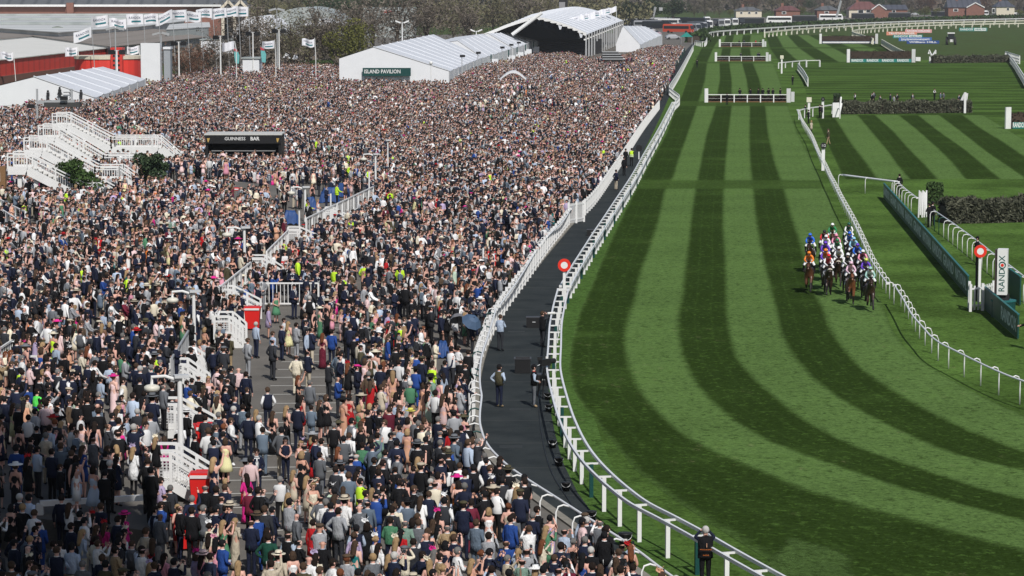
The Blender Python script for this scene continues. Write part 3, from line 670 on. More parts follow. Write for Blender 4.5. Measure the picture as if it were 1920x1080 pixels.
# ------------------------------------------------------------------ houses beyond the course
HW = lambda px, d: px * d / F
def house(label, x0, x1, yb, ye, yr, wall, roof, wins, gable=None, hip=True, chim=True):
    d = 1480; t = thing('house', label, 'house', group=None)
    a, b = P(x0, yb, d), P(x1, yb, d); ze = P(0, ye, d).z; zr = P(0, yr, d).z; dp = 12; zb = 0
    MB().box(((a.x + b.x) / 2, d + dp / 2, ze / 2), (b.x - a.x, dp, ze)).build('wall', wall, t)
    h = min(5, (b.x - a.x) * .3) if hip else 0.0; o = .6
    r = MB(); r.add([(a.x - o, d - o, ze), (b.x + o, d - o, ze), (b.x + o, d + dp + o, ze), (a.x - o, d + dp + o, ze), (a.x + h, d + dp / 2, zr), (b.x - h, d + dp / 2, zr)], [(0, 1, 5, 4), (1, 2, 5), (2, 3, 4, 5), (3, 0, 4)])
    rf = r.build('roof', roof, t)
    if chim: MB().box((a.x + (b.x - a.x) * .3, d + dp / 2, zr + .3), (1.4, 1.4, 2.4)).build('chimney', BRICK, rf)
    for (x, y, w, hh) in wins:
        q = P(x, y, d - .1); f = MB().box((q.x, d - .08, q.z), (HW(w, d), .16, HW(hh, d))).build('window', WHITE, t)
        MB().box((q.x, d - .2, q.z), (HW(w, d) * .75, .08, HW(hh, d) * .75)).build('pane', GLASS, f)
    if gable:
        gx0, gx1, gy = gable; A_, B_, C_ = P(gx0, ye, d - 2), P(gx1, ye, d - 2), P((gx0 + gx1) / 2, gy, d - 2); bk = Vector((0, 9, 0))
        MB().add([Vector((A_.x, A_.y, 0)), Vector((B_.x, B_.y, 0)), B_, C_, A_], [(0, 1, 2, 3, 4)]).build('gable_wall', BRICK, t)
        MB().add([A_, C_, C_ + bk, A_ + bk], [(0, 1, 2, 3)]).build('gable_roof', roof, t); MB().add([C_, B_, B_ + bk, C_ + bk], [(0, 1, 2, 3)]).build('gable_roof', roof, t)
        for u in (A_, B_): MB().bar(u + Vector((0, -.3, 0)), C_ + Vector((0, -.3, 0)), .4, .5).build('bargeboard', WHITE, t)
    return t
R_MAR = ribbed('maroon_tiles', (.12, .05, .045), (.15, .065, .06), 3); R_NAVY = ribbed('blue_grey_tiles', (.05, .055, .07), (.075, .08, .1), 3)
house('cream bungalow with a maroon hipped roof and brick gable wing', 1592, 1650, 28, 18, 3, CREAM, R_MAR, [(1614, 22, 12, 7), (1628, 21, 9, 6)], (1634, 1662, 8))
house('low brick bungalow with a dark roof and a white door frame', 1653, 1701, 28, 18, 9, BRICK, R_NAVY, [(1676, 23, 7, 9)], None, False, False)
house('brick house with a blue grey roof and a pointed gable', 1778, 1840, 26, 14, 0, BRICK, R_NAVY, [(1792, 19, 9, 5), (1822, 20, 8, 7), (1834, 20, 8, 7)], (1812, 1846, 5), False)
house('cream rendered house with a plain grey roof at far right', 1868, 1902, 28, 13, 1, CREAM, R_NAVY, [(1890, 17, 5, 5), (1863, 20, 6, 9)])
house('small brick house half hidden behind bare trees', 1455, 1500, 30, 20, 11, BRICK, R_MAR, [(1470, 24, 8, 5)])
house('row of pale cottages glimpsed between bare trees', 1380, 1428, 28, 20, 13, CREAM, R_SLATE, [(1390, 24, 5, 4), (1405, 24, 5, 4), (1418, 24, 5, 4)])
house('brick house with a dark roof behind the white coach', 1532, 1572, 27, 19, 11, BRICK, R_SLATE, [(1550, 23, 8, 4)])
t = thing('scoreboard_tower', 'dark lattice tower with a pale screen behind the curved roof', 'tower')
a = P(1056, 15, 900); MB().box((a.x, 900, 8), (3.0, 2.5, 16)).build('frame', DARK, t); MB().box((a.x - .4, 898.6, P(0, 10, 900).z), (2.0, .2, 2.2)).build('screen', mat('grey_screen', (.25, .25, .26)), t)
for lab, x0, y0, x1, y1 in (('pale crane boom slanting up by the hedge', 1567, 38, 1577, 1), ('pale crane boom slanting above the coaches', 1222, 42, 1229, 13)):
    t = thing('crane_boom', lab, 'crane'); MB().tube([P(x0, y0, 1150), P(x1, y1, 1150)], .55, 6).build('boom', STEEL, t); MB().box(P(x0, y0, 1150), (3, 3, 2)).build('base', WHITE, t)
    if x0 < 1300: MB().box(P(x1 + 10, y1 + 4, 1150), (1.5, 1.2, 1.4)).build('basket', STEEL, t)
# ------------------------------------------------------------------ hedges and trees
def leaf_mat(name, c0, c1):
    m, ns, ls, b = nodes_mat(name); geo = ns.new('ShaderNodeNewGeometry'); oi = ns.new('ShaderNodeObjectInfo')
    r = geo.outputs['Random Per Island']; c = mixc(ns, ls, r, c0, c1)
    hv = ns.new('ShaderNodeHueSaturation'); ls.new(c, hv.inputs['Color']); ls.new(math_(ns, ls, 'ADD', math_(ns, ls, 'MULTIPLY', oi.outputs['Random'], .5), .75), hv.inputs['Value'])
    ls.new(hv.outputs[0], b.inputs['Base Color']); b.inputs['Roughness'].default_value = .8; b.inputs['Specular IOR Level'].default_value = .15; return m
L_BARE = leaf_mat('bare_twigs', (.1, .083, .068), (.2, .17, .14)); L_BUD = leaf_mat('budding_twigs', (.085, .083, .045), (.17, .155, .085)); L_EVER = leaf_mat('evergreen_leaves', (.018, .034, .018), (.05, .075, .036))
L_HEDGE = leaf_mat('hedge_leaves', (.02, .042, .012), (.06, .10, .03)); L_SPRUCE = leaf_mat('cut_spruce', (.03, .035, .022), (.155, .158, .108)); L_GOLD = leaf_mat('yellow_green_leaves', (.07, .075, .018), (.15, .15, .04)); L_RUST = leaf_mat('rusty_twigs', (.08, .038, .024), (.17, .085, .055))
BARK = mat('bark', (.07, .055, .04), .9, noise=.3)
def flake_cloud(n, fn, s0, s1, rs, thin=False):
    """many small leaf faces; fn(r) gives a position"""
    vs = []; fs = []
    for i in range(n):
        p = fn(rs); s = rs.uniform(s0, s1); a = rs.normal(size=3); a /= np.linalg.norm(a); b_ = np.cross(a, rs.normal(size=3)); b_ /= np.linalg.norm(b_) + 1e-9
        w = .3 if thin else .75; o = len(vs); q = a * s; r = b_ * s * w
        vs += [tuple(p - q), tuple(p + r), tuple(p + q), tuple(p - r)]; fs.append((o, o + 1, o + 2, o + 3))
    return vs, fs
def tree_meshes(seed, kind):
    rs = np.random.default_rng(seed); h = 1.0
    tr = MB(); tr.tube([(0, 0, 0), (rs.normal() * .01, 0, .2), (rs.normal() * .02, rs.normal() * .02, .5), (0, 0, .8)], .022, 6, 0, .006)
    lobes = [(rs.normal(size=3) * np.array([.17, .17, .13]) + np.array([0, 0, .6]), rs.uniform(.13, .24)) for _ in range(11)]
    tips = []
    for c, r in lobes:
        z0 = rs.uniform(.2, .5); tr.tube([(0, 0, z0), tuple(c * .5 + np.array([0, 0, z0]) * .5), tuple(c)], .009, 5, 0, .003)
        if kind == 'bare':
            for _ in range(9):
                e = c + rs.normal(size=3) * r * .8 + np.array([0, 0, .05]); tr.tube([tuple(c * .8 + np.array([0, 0, z0]) * .2), tuple((c + e) / 2 + rs.normal(size=3) * .02), tuple(e)], .0045, 4, 0, .0015); tips.append(e)
    def fn(rs):
        if kind == 'bare':
            e = tips[rs.integers(len(tips))]; return e + rs.normal(size=3) * .055
        c, r = lobes[rs.integers(len(lobes))]; v = rs.normal(size=3); v /= np.linalg.norm(v); return c + v * r * rs.uniform(.5, 1.0) ** .5
    vs, fs = flake_cloud(1700 if kind == 'bare' else 3200, fn, .01, .032 if kind == 'bare' else .022, rs, kind == 'bare')
    cr = MB(); cr.add(vs, fs)
    return tr.mesh('trunk', BARK), cr
def tree_kind(seed, kind, lm_):
    tr, cr = tree_meshes(seed, kind); return tr, cr.mesh('crown', lm_)
TREES = {'bare': [tree_kind(s, 'bare', L_BARE) for s in (1, 2, 3)], 'bud': [tree_kind(s, 'bare', L_BUD) for s in (4, 5)], 'ever': [tree_kind(s, 'full', L_EVER) for s in (6, 7, 8)],
         'gold': [tree_kind(s, 'full', L_GOLD) for s in (9, 10)], 'rust': [tree_kind(s, 'bare', L_RUST) for s in (11, 12)]}
TXT = {'bare': 'bare brown', 'bud': 'budding olive', 'ever': 'dark evergreen', 'gold': 'yellow green', 'rust': 'rusty twigged'}
def tree(kind, px, py_top, d, where, wide=1.0, z0=0.0, group='trees beyond the racecourse'):
    tr, cr = TREES[kind][random.randrange(len(TREES[kind]))]; a = P(px, py_top, d); hgt = a.z - z0
    o = thing('tree', where, 'tree', (a.x, d, z0), random.uniform(0, 6.28), group=group); s = hgt / .93; o.scale = (s * wide, s * wide, s)
    put('trunk', tr, o); put('crown', cr, o); return o
rt = random.Random(3)
# trees between the enclosure and the far edge, named by what stands near them
spots = [('bare', 700, 2, 600, 1.2, 'left of the pavilion ridge'), ('bare', 745, -6, 640, 1.2, 'over the pavilion ridge'), ('bare', 800, -8, 660, 1.3, 'behind the twin lamp on the pavilion'), ('bud', 850, -6, 720, 1.2, 'behind the roof valley of the pavilion'),
         ('bare', 880, 4, 700, 1.2, 'behind the second pavilion ridge'), ('bud', 925, -10, 860, 1.2, 'left of the curved roof'), ('bare', 975, -8, 900, 1.2, 'behind the slanting white mast'), ('bud', 1015, -6, 960, 1.2, 'behind the crown of the curved roof'),
         ('gold', 655, 34, 520, 1.0, 'at the left corner of the pavilion gable'), ('bud', 630, 45, 540, 1.1, 'beside the small lone flag'), ('bare', 600, 40, 560, 1.2, 'behind the small lone flag'), ('bare', 560, 46, 580, 1.2, 'behind the small peaked tent'), ('bud', 530, 58, 560, 1.2, 'right of the second feather banner'),
         ('bare', 500, 50, 560, 1.3, 'behind the second feather banner'), ('bare', 465, 66, 520, 1.2, 'between the two feather banners'), ('rust', 358, 88, 470, 1.4, 'at the foot of the flagpoles'), ('rust', 340, 95, 455, 1.3, 'just right of the white screen box'), ('bare', 390, 84, 480, 1.3, 'below the flag row'), ('bare', 415, 92, 470, 1.2, 'by the loudspeaker posts'),
         ('bare', 250, 146, 420, .8, 'at the right end of the toilet tent'), ('bare', 448, 42, 500, 1.2, 'in front of the rounded pale shed'), ('bare', 482, 34, 510, 1.2, 'at the right end of the rounded pale shed'), ('bud', 545, 30, 520, 1.2, 'in front of the long low shed'), ('bare', 578, 36, 530, 1.2, 'left of the small lone flag'), ('bare', 618, 28, 540, 1.2, 'over the shrub on the crest'), ('bare', 670, 20, 560, 1.2, 'left of the pavilion apex'), ('ever', 600, -4, 980, 1.3, 'at the top over the sheds'), ('ever', 640, -2, 1000, 1.3, 'left of the sign warehouse'), ('ever', 695, -6, 1020, 1.3, 'over the sign warehouse'), ('bud', 560, -6, 1100, 1.4, 'right of the twin gables'), ('bud', 500, -8, 1100, 1.4, 'over the long low shed'),
         ('ever', 740, -8, 1060, 1.3, 'right of the sign warehouse'), ('ever', 1180, -4, 1150, 1.1, 'over the flags on the curved roof'), ('ever', 1225, -8, 1180, 1.2, 'behind the crane boom'), ('ever', 1262, -8, 1200, 1.2, 'behind the parked coaches'), ('bare', 1150, -10, 1200, 1.2, 'behind the flag cluster'), ('bud', 1100, -8, 1180, 1.3, 'behind the lattice tower')]
for k, x, y, d, w, s in spots: tree(k, x, y, d, f'{TXT[k]} tree {s}', w)
refs = [(1300, 'over the double deck coach'), (1322, 'over the white fronted coach'), (1345, 'over the grey coaches'), (1370, 'over the tall white lorry'), (1395, 'over the dark coach row'), (1425, 'over the pale cottages'), (1450, 'left of the small brick house'), (1475, 'over the small brick house'), (1505, 'over the second white coach'), (1530, 'left of the house behind the white coach'), (1552, 'over the dark roofed house'), (1580, 'right of the slanting crane boom'), (1610, 'over the maroon roof'),
        (1640, 'over the maroon house gable'), (1672, 'over the low bungalow'), (1705, 'right of the low bungalow'), (1730, 'over the green far banner'), (1755, 'left of the blue grey roofed house'), (1785, 'over the blue grey roof'), (1825, 'over the pointed gable'), (1856, 'left of the cream house'), (1885, 'over the plain grey roof'), (1915, 'right of the cream house')]
for i, (x, s) in enumerate(refs):
    for j in range(2):
        k = rt.choice(['bare', 'bare', 'bud', 'ever', 'bare', 'rust', 'bud'] if j == 0 else ['ever', 'bare', 'gold', 'bud'])
        tree(k, x + rt.uniform(-8, 8), rt.uniform(-16, -4) if j == 0 else rt.uniform(12, 19), 1640 + j * -110 + rt.uniform(-30, 30), f'{TXT[k]} {"tall tree standing" if j == 0 else "low tree growing"} {s}' if True else '', 1.1 + .3 * j)
# far wood behind everything
wb = MB(); rs = np.random.default_rng(5); vs = []; fs = []
def far_fn(rs): return np.array([rs.uniform(-560, 560), rs.uniform(1750, 2050), 0]) + np.array([0, 0, abs(rs.normal()) * 9 + 1])
v_, f_ = flake_cloud(60000, far_fn, .6, 2.2, rs); wb.add(v_, f_); tag(wb.build('far_wood', L_BARE), 'mass of bare brown woodland closing the view', 'wood', kind='stuff')
wb = MB(); v_, f_ = flake_cloud(22000, lambda rs: np.array([rs.uniform(-300, 60), 0, 0]) + np.array([0, 1130 + rs.uniform(0, 60), abs(rs.normal()) * 6 + .5]), .35, 1.2, rs); wb.add(v_, f_); tag(wb.build('undergrowth', L_BUD), 'scrub between the trees behind the pavilion', 'scrub', kind='stuff')
wb = MB(); v_, f_ = flake_cloud(7000, lambda rs: (lambda q: np.array([q.x, q.y, 0]))(P(rs.uniform(320, 665), 100, rs.uniform(520, 640))) + np.array([0, 0, abs(rs.normal()) * 1.6 + .2]), .25, .9, rs); wb.add(v_, f_); tag(wb.build('undergrowth', L_BARE), 'scrubby bushes below the bare trees behind the bank', 'scrub', kind='stuff')
def hedge(name, label, px, h, w, lm_, n, s0=.05, s1=.16, core=None, z=0, cat='hedge', parts=None):
    """clipped hedge: a dense core hidden by leaf faces on all sides"""
    pts = [G(x, y, z) for x, y in px]; t = thing(name, label, cat); ln = smooth_line(pts, n=4) if len(pts) > 2 else pts
    cb = MB()
    for a, b in zip(ln, ln[1:]): cb.bar(a + Vector((0, 0, h * .4)), b + Vector((0, 0, h * .4)), w * .75, h * .76)
    cb.build('stems', core or BARK, t)
    L = [0]
    for a, b in zip(ln, ln[1:]): L.append(L[-1] + (b - a).length)
    rs = np.random.default_rng(len(label))
    def fn(rs):
        s = rs.uniform(0, L[-1]); j = max(0, min(len(L) - 2, int(np.searchsorted(L, s)) - 1)); u = (s - L[j]) / max(1e-6, L[j + 1] - L[j]); p = ln[j].lerp(ln[j + 1], u); d = (ln[j + 1] - ln[j]).normalized(); nrm = Vector((-d.y, d.x, 0)); 
        k_ = 1 + .07 * math.sin(s * 1.3) + .05 * math.sin(s * 3.1 + 1)
        if rs.random() < .45: v_ = rs.uniform(-.5, .5); q = p + nrm * v_ * w + Vector((0, 0, h * k_ * (1.06 - .9 * v_ * v_) * rs.uniform(.86, 1.06)))
        else: q = p + nrm * (w * .5 * (1 if rs.random() < .5 else -1) * rs.uniform(.85, 1.08)) + Vector((0, 0, h * rs.uniform(.02, .92)))
        return np.array(q)
    v_, f_ = flake_cloud(n, fn, s0, s1, rs, thin=(lm_ is L_SPRUCE)); m = MB(); m.add(v_, f_); m.build('foliage', lm_, t); return t
hedge('hedge', 'clipped dark hedge running beside the far white rail', [(1306, 80), (1325, 70), (1380, 63.5), (1500, 54.5), (1650, 46.5), (1800, 41.5), (1960, 36.5)], 2.6, 3.0, L_HEDGE, 9000, .25, .7)
hedge('hedge', 'short clipped hedge end by the car park corner', [(1300, 80), (1318, 79)], 2.4, 5, L_HEDGE, 1500, .2, .6)
hedge('spruce_fence', 'middle steeplechase fence dressed with grey green spruce and white wing', [(1575, 214), (1818, 211)], 1.55, 1.6, L_SPRUCE, 9000, .1, .32, cat='steeplechase fence')
hedge('spruce_fence', 'near right steeplechase fence of loose dark spruce below the mown stripes', [(1768, 418), (2010, 413)], 1.55, 1.7, L_SPRUCE, 9000, .1, .34, cat='steeplechase fence')
hedge('spruce_fence', 'far dark spruce fence on the rough grass', [(1748, 118.5), (1890, 117)], 1.5, 1.6, L_SPRUCE, 4000, .15, .4, cat='steeplechase fence')
hedge('clipped_bush', 'square clipped bush behind the bundle of white poles', [(1738, 384), (1767, 384)], 1.5, 1.0, L_HEDGE, 1800, .05, .14, cat='bush')
hedge('clipped_bush', 'small dark box bush beside the white wing of the spruce fence', [(1563, 195), (1575, 195)], 1.3, .9, L_EVER, 600, .06, .14, cat='bush')
def bush(label, px, py, wpx, hpx, lm_, dd=None, n=2600):
    d = dd or dep(py); c = P(px, py, d); k = d / F; t = thing('bush', label, 'bush'); rs = np.random.default_rng(int(px)); rx, rz = wpx * k / 2, hpx * k / 2; cz = c.z + rz
    lob = [(np.array([rs.normal() * .5 * rx, rs.normal() * .5 * rx, cz + rs.normal() * .45 * rz]), rs.uniform(.25, .6)) for _ in range(14)]
    def fn(rs):
        q, r = lob[rs.integers(14)]; v = rs.normal(size=3); v /= np.linalg.norm(v); return np.array([c.x, d, 0]) + q + v * np.array([rx, rx, rz]) * r * rs.uniform(.6, 1) 
    v_, f_ = flake_cloud(n, fn, .06, .17, rs); m = MB(); m.add(v_, f_); m.build('foliage', lm_, t); MB().tube([(c.x, d, 0), (c.x + .1, d, cz)], .1, 6, 0, .03).build('stem', BARK, t)
bush('round dark evergreen bush at the foot of the white ramps', 278, 333, 68, 50, L_EVER, 214)
bush('ragged green bush between the white ramps', 147, 346, 66, 52, L_HEDGE, 196)
bush('small dark bush low among the crowd at the left', 66, 410, 22, 22, L_EVER, dep(425), 900)
bush('low green shrub on the crest beside the pavilion', 605, 126, 60, 16, L_HEDGE, 520, 1800)
bush('round bare shrub at the pavilion corner', 643, 128, 24, 18, L_BARE, 500, 900)
# ================================================================== RAILS AND FENCES
def frame_at(ln, i):
    d = (ln[min(len(ln) - 1, i + 1)] - ln[max(0, i - 1)]); d.z = 0; d.normalize(); return d, Vector((d.y, -d.x, 0))   # along, to its right
def even_line(px, z, step):
    ln = smooth_line(pxs(px, z), n=8); return resample(ln, step)
# outer running rail: two plastic rails joined by rungs on a post ("ladder")
def ladder_rail(label, px, step=2.45, start_bracket=True, z=1.2, w=0.56, rows=None):
    ln = even_line(px, z, step); t = thing('running_rail', label, 'rail', group='ladder shaped running rails')
    fine = smooth_line(ln, n=6) if len(ln) > 2 else ln
    for s in (-1, 1):
        pts = []
        for i, p in enumerate(fine):
            d, r = frame_at(fine, i); pts.append(p + r * s * w / 2)
        m = MB()
        for a, b in zip(pts, pts[1:]): m.bar(a, b + (b - a) * .01, .075, .1)
        m.build('rail', RAILTOP, t)
        b0 = MB()
    post_w = MB(); post_w.box((0, 0, (z - .06) / 2), (.13, .09, z - .06)); pw = post_w.mesh('post', WHITE); pg = MB().box((0, 0, (z - .06) / 2), (.13, .09, z - .06)).mesh('post', GREENP)
    rm = MB().box((0, 0, 0), (w - .08, .08, .055)).mesh('rung', WHITE)
    for i, p in enumerate(ln):
        d, r = frame_at(ln, i); rz = math.atan2(r.y, r.x)
        put('rung', rm, t, (p.x, p.y, z - .045), rz); put('post', pg if (i * 7 + 3) % 5 in (0,) else pw, t, (p.x, p.y, 0), rz)
    for e in (0, -1):
        d, r = frame_at(ln, 0 if e == 0 else len(ln) - 1); p = ln[e]
        MB().bar(p - r * (w / 2 + .05), p + r * (w / 2 + .05), .1, .12).build('end_cap', WHITE, t)
    return t
ladder_rail('near running rail like a white ladder curving beside the dark path', [(1056, 543), (1048, 575), (1042, 610), (1040, 650), (1038, 687), (1042, 715), (1051, 750), (1062, 785), (1080, 825), (1098, 853), (1122, 881), (1154, 910), (1193, 941), (1282, 988), (1352, 1028), (1445, 1080), (1560, 1142)])
ladder_rail('straight running rail like a white ladder from the red disc to the far gap', [(1060, 537), (1078, 505), (1101, 468), (1121, 436), (1137, 412), (1157, 381), (1190, 330), (1213, 288), (1240, 240), (1264, 192)])
# white plank rail with dark screens continuing to the far end
def flat_rail(name, label, px, z, step, rail_h=.12, rail_w=.08, post=.1, m=WHITE, side=0.0, rails=(1.0,), cat='rail', group=None, pm=None):
    ln = even_line(px, z, step); t = thing(name, label, cat, group=group)
    fine = smooth_line(ln, n=4) if len(ln) > 2 else ln
    for f in rails:
        b_ = MB()
        for a, b in zip(fine, fine[1:]): a2, b2 = a.copy(), b.copy(); a2.z = z * f; b2.z = z * f; b_.bar(a2, b2 + (b2 - a2) * .02, rail_w, rail_h)
        b_.build('rail', m, t)
    pm_ = MB().box((0, 0, z / 2 - .03), (post, post, z - .06)).mesh('post', pm or m)
    for i, p in enumerate(ln):
        d, r = frame_at(ln, i); put('post', pm_, t, (p.x + r.x * side, p.y + r.y * side, 0), math.atan2(d.y, d.x))
    return t
flat_rail('running_rail', 'far white rail from the jog beside the crowd up to the hedge corner', [(1255, 163), (1270, 140), (1286, 112), (1300, 86)], 1.3, 4, .5, .1, .14, rails=(1.0, .62))
flat_rail('running_rail', 'short white cross rail at the jog of the outer rail', [(1254, 163), (1262, 170), (1274, 180), (1266, 190)], 1.2, 2.4, .12, .1, .12, rails=(1.0, .55))
flat_rail('running_rail', 'short white rail with a gate post by the hedge corner', [(1303, 76), (1322, 78), (1327, 64)], 1.4, 4, .2, .15, .2)
t = thing('screen_fence', 'dark green screen fence between the far crowd and the course', 'fence')
a = even_line([(1236, 178), (1262, 138), (1284, 100)], 0, 6)
for p, q in zip(a, a[1:]):
    MB().bar(p + Vector((0, 0, .7)), q + Vector((0, 0, .7)), .06, 1.4).build('panel', GREENP, t)
# inner rail with hooped plastic posts leaning away from the track
def hoop_post(z, reach, r=.03):
    return MB().tube([(0, 0, z - .02), (reach * .45, 0, z + .05), (reach * .82, 0, z + .0), (reach, 0, z - .16), (reach, 0, z - .5), (reach, 0, 0)], r, 6)
def hoop_rail(label, px, z=1.15, step=2.55, reach=.36, side=1, m=WHITE, r=.045, green=()):
    ln = even_line(px, z, step); t = thing('hooped_rail', label, 'rail', group='white rails on hooped posts')
    fine = smooth_line(ln, n=5) if len(ln) > 2 else ln
    MB().tube(fine, r, 6).build('rail', RAILTOP, t, smooth=True)
    pm = hoop_post(z, reach).mesh('post', m, True); pg = hoop_post(z, reach).mesh('post', GREENP, True)
    for i, p in enumerate(ln):
        d, rr = frame_at(ln, i); v = rr * side; put('post', pg if i in green else pm, t, (p.x, p.y, 0), math.atan2(v.y, v.x))
    for e in (0, -1):
        d, rr = frame_at(ln, 0 if e == 0 else len(ln) - 1); MB().box(ln[e], (.34, .2, .1), math.atan2(d.y, d.x)).build('end_cap', WHITE, t)
    return t
IN1 = [(1495, 206), (1500, 222), (1518, 251), (1531, 282), (1544, 307), (1553, 327), (1564, 347), (1572, 364), (1597, 410), (1617, 453), (1633, 487), (1657, 523), (1664, 531)]
IN2 = [(1677, 535), (1693, 560), (1710, 590), (1730, 613), (1753, 637), (1790, 657), (1830, 677), (1873, 697), (1920, 715), (2010, 742)]
# the rail is drawn top to bottom (towards the camera): right-hand side of travel is -x, so side=-1 leans away from the track
hoop_rail('long white inner rail running down beside the galloping field', IN1, side=-1)
hoop_rail('near white inner rail curving away to the right edge', IN2, side=-1)
hoop_rail('white hooped rail behind the long green hoarding, upper run', [(1683, 341), (1700, 356), (1720, 371)], side=1, reach=.45)
hoop_rail('white hooped rail behind the winning post running off to the right', [(1748, 392), (1770, 407), (1792, 422), (1837, 455), (1862, 475), (1895, 499), (1935, 530)], side=1, reach=.45, green=(2, 3))
hoop_rail('thick white rail crossing above the hoarding to the inner rail', [(1579, 328), (1630, 334.5), (1683, 341)], z=1.25, step=4.4, reach=.35, side=1, r=.085)
flat_rail('white_rail', 'white rail curving to the wing of the middle spruce fence', [(1498, 207), (1515, 203), (1545, 199), (1562, 197), (1575, 205)], 1.2, 4.2, .14, .1, .12)
flat_rail('white_rail', 'white rail enclosing the stand off below the far fences', [(1460, 118), (1480, 116), (1512, 113)], 1.2, 5, .2, .15, .2)
flat_rail('white_rail', 'slanting white wing rail pointing down the course', [(1496, 120), (1507, 134), (1515, 148)], 1.3, 4, .4, .12, .16, rails=(1.0, .5))
flat_rail('white_rail', 'short end of white rail with three posts', [(1512, 113.5), (1537, 113)], 1.4, 6, .14, .12, .25)
# far rails
flat_rail('far_rail', 'farthest white rail along the hedge round the bend', [(1329, 62), (1345, 59), (1400, 55), (1480, 50), (1560, 46), (1640, 42.5), (1760, 38.5), (1960, 34)], 1.7, 11, .45, .3, .4, cat='rail')
flat_rail('far_rail', 'second far white rail sweeping round the bend of the course', [(1434, 61), (1470, 57), (1530, 52.5), (1600, 48.5), (1700, 44), (1800, 41.5), (1960, 38)], 1.7, 10, .5, .35, .45, m=mat('weathered_white', (.66, .64, .52), .6), cat='rail')
flat_rail('far_rail', 'white rail hooking round the end of the far chase fence', [(1637, 73), (1622, 68), (1602, 62), (1600, 58), (1625, 54), (1700, 49.5), (1800, 46), (1960, 43)], 1.6, 7, .45, .35, .4, m=MATS['weathered_white'], cat='rail')
flat_rail('far_rail', 'white rail running from the far chase fence to the lettered fence', [(1653, 75), (1665, 82), (1685, 93), (1700, 99)], 1.5, 5, .5, .25, .3, m=MATS['weathered_white'], rails=(1.0, .6), cat='rail')
flat_rail('far_rail', 'white double rail at the far right edge', [(1886, 97), (1900, 112), (1925, 150)], 1.5, 4, .2, .15, .2, rails=(1.0, .6, .3), cat='rail')
flat_rail('far_rail', 'white plank gate at the end of the far dark spruce fence', [(1885, 97), (1912, 105)], 1.8, 3.2, .25, .1, .2, rails=(1.0, .6, .25), cat='gate')
# near crowd rail: bent plastic tubes along the path
NR = [(930, 580), (915, 630), (905, 660), (900, 690), (900, 722), (903, 742), (900, 772), (901, 800), (915, 835), (950, 871), (985, 896), (1040, 931), (1110, 976), (1180, 1021), (1260, 1081), (1350, 1140)]
hoop_rail('white tubular crowd rail curving along the near edge of the path', NR, z=1.1, step=1.75, reach=.45, side=1, green=(1, 4, 9, 12, 13, 18, 21))
hoop_rail('white tubular rail above the picket fence beside the path', [(1070, 392), (1057, 413), (1030, 440), (1010, 463), (973, 523), (936, 574)], z=1.1, step=1.6, reach=.35, side=1, green=(3, 8))
# crowd picket fence
def picket_fence(label, px, z=1.15, step=2.0, gap=.17, w=.07, name='picket_fence'):
    ln = even_line(px, 0, step); t = thing(name, label, 'fence'); m = MB(); tot = 0
    rail = MB()
    for a, b in zip(ln, ln[1:]):
        for zz in (.3, z - .15): rail.bar(a + Vector((0, 0, zz)), b + Vector((0, 0, zz)), .05, .09)
        n = max(1, int((b - a).length / gap)); rz = math.atan2((b - a).y, (b - a).x)
        for i in range(n):
            p = a.lerp(b, i / n); m.box((p.x, p.y, z / 2 + .03), (w, .03, z - .06), rz)
    rail.build('rail', WHITE, t); q = m.build('picket', WHITE, t); q['kind'] = 'stuff'
    pm = MB().box((0, 0, (z + .1) / 2), (.14, .14, z + .1)).mesh('post', WHITE)
    for i, p in enumerate(ln): put('post', pm, t, (p.x, p.y, 0))
    return t
picket_fence('white picket fence between the packed crowd and the dark path', [(1236, 205), (1205, 247), (1160, 318), (1120, 378), (1093, 408)])
picket_fence('white picket fence along the crowd below the open gate', [(1066, 424), (1030, 470), (985, 533), (948, 585), (918, 640), (898, 690), (888, 740), (888, 790)], gap=.2)
picket_fence('white slatted gate across the path fence', [(1066, 421), (1095, 416)], z=1.5, step=1.6, gap=.16, name='slatted_gate')
picket_fence('little white slatted fence at the foot of the winning post', [(1817, 578), (1824, 586), (1862, 577)], z=1.35, step=1.5, gap=.26, w=.11)
# hoardings
def hoarding(label, pa, pb, n, h, text, d_txt, z0=.05, sxx=1.0):
    a, b = G(*pa), G(*pb); t = thing('hoarding', label, 'hoarding'); d = (b - a).normalized(); nr = Vector((-d.y, d.x, 0))
    if nr.x > 0: nr = -nr
    rz = math.atan2(d.y, d.x)
    for i in range(n):
        p = a.lerp(b, (i + .5) / n); L = (b - a).length / n
        pn = MB().box((p.x, p.y, z0 + h / 2), (L - .03, .07, h), rz).build('panel', GREENP, t)
        MB().box((p.x, p.y, z0 + h + .03), (L, .12, .05), rz).build('cap', mat('teal_paint', (.02, .13, .13), .5), t)
        tx = text[i % len(text)]
        if tx: lettering(tx, d_txt, mat('pale_lettering', (.62, .66, .66), .5), t, p + nr * .04 + Vector((0, 0, z0 + h * .5)), d, (0, 0, 1), fit=L * .86, offset=.012)
    return t
hoarding('long dark green hoarding with pale lettering behind the inner rail', (1657, 371), (1815, 558), 9, 1.12, ['RANDOX', 'GRAND', 'NATIONAL'], .95)
hoarding('short dark green hoarding with pale lettering in front of the winning post', (1845, 580), (1909, 637), 2, 1.15, ['', 'RANDOX'], .95)
hoarding('plain dark green board behind the lettered pillar', (1890, 556), (1913, 574), 1, 1.5, [''], .5)
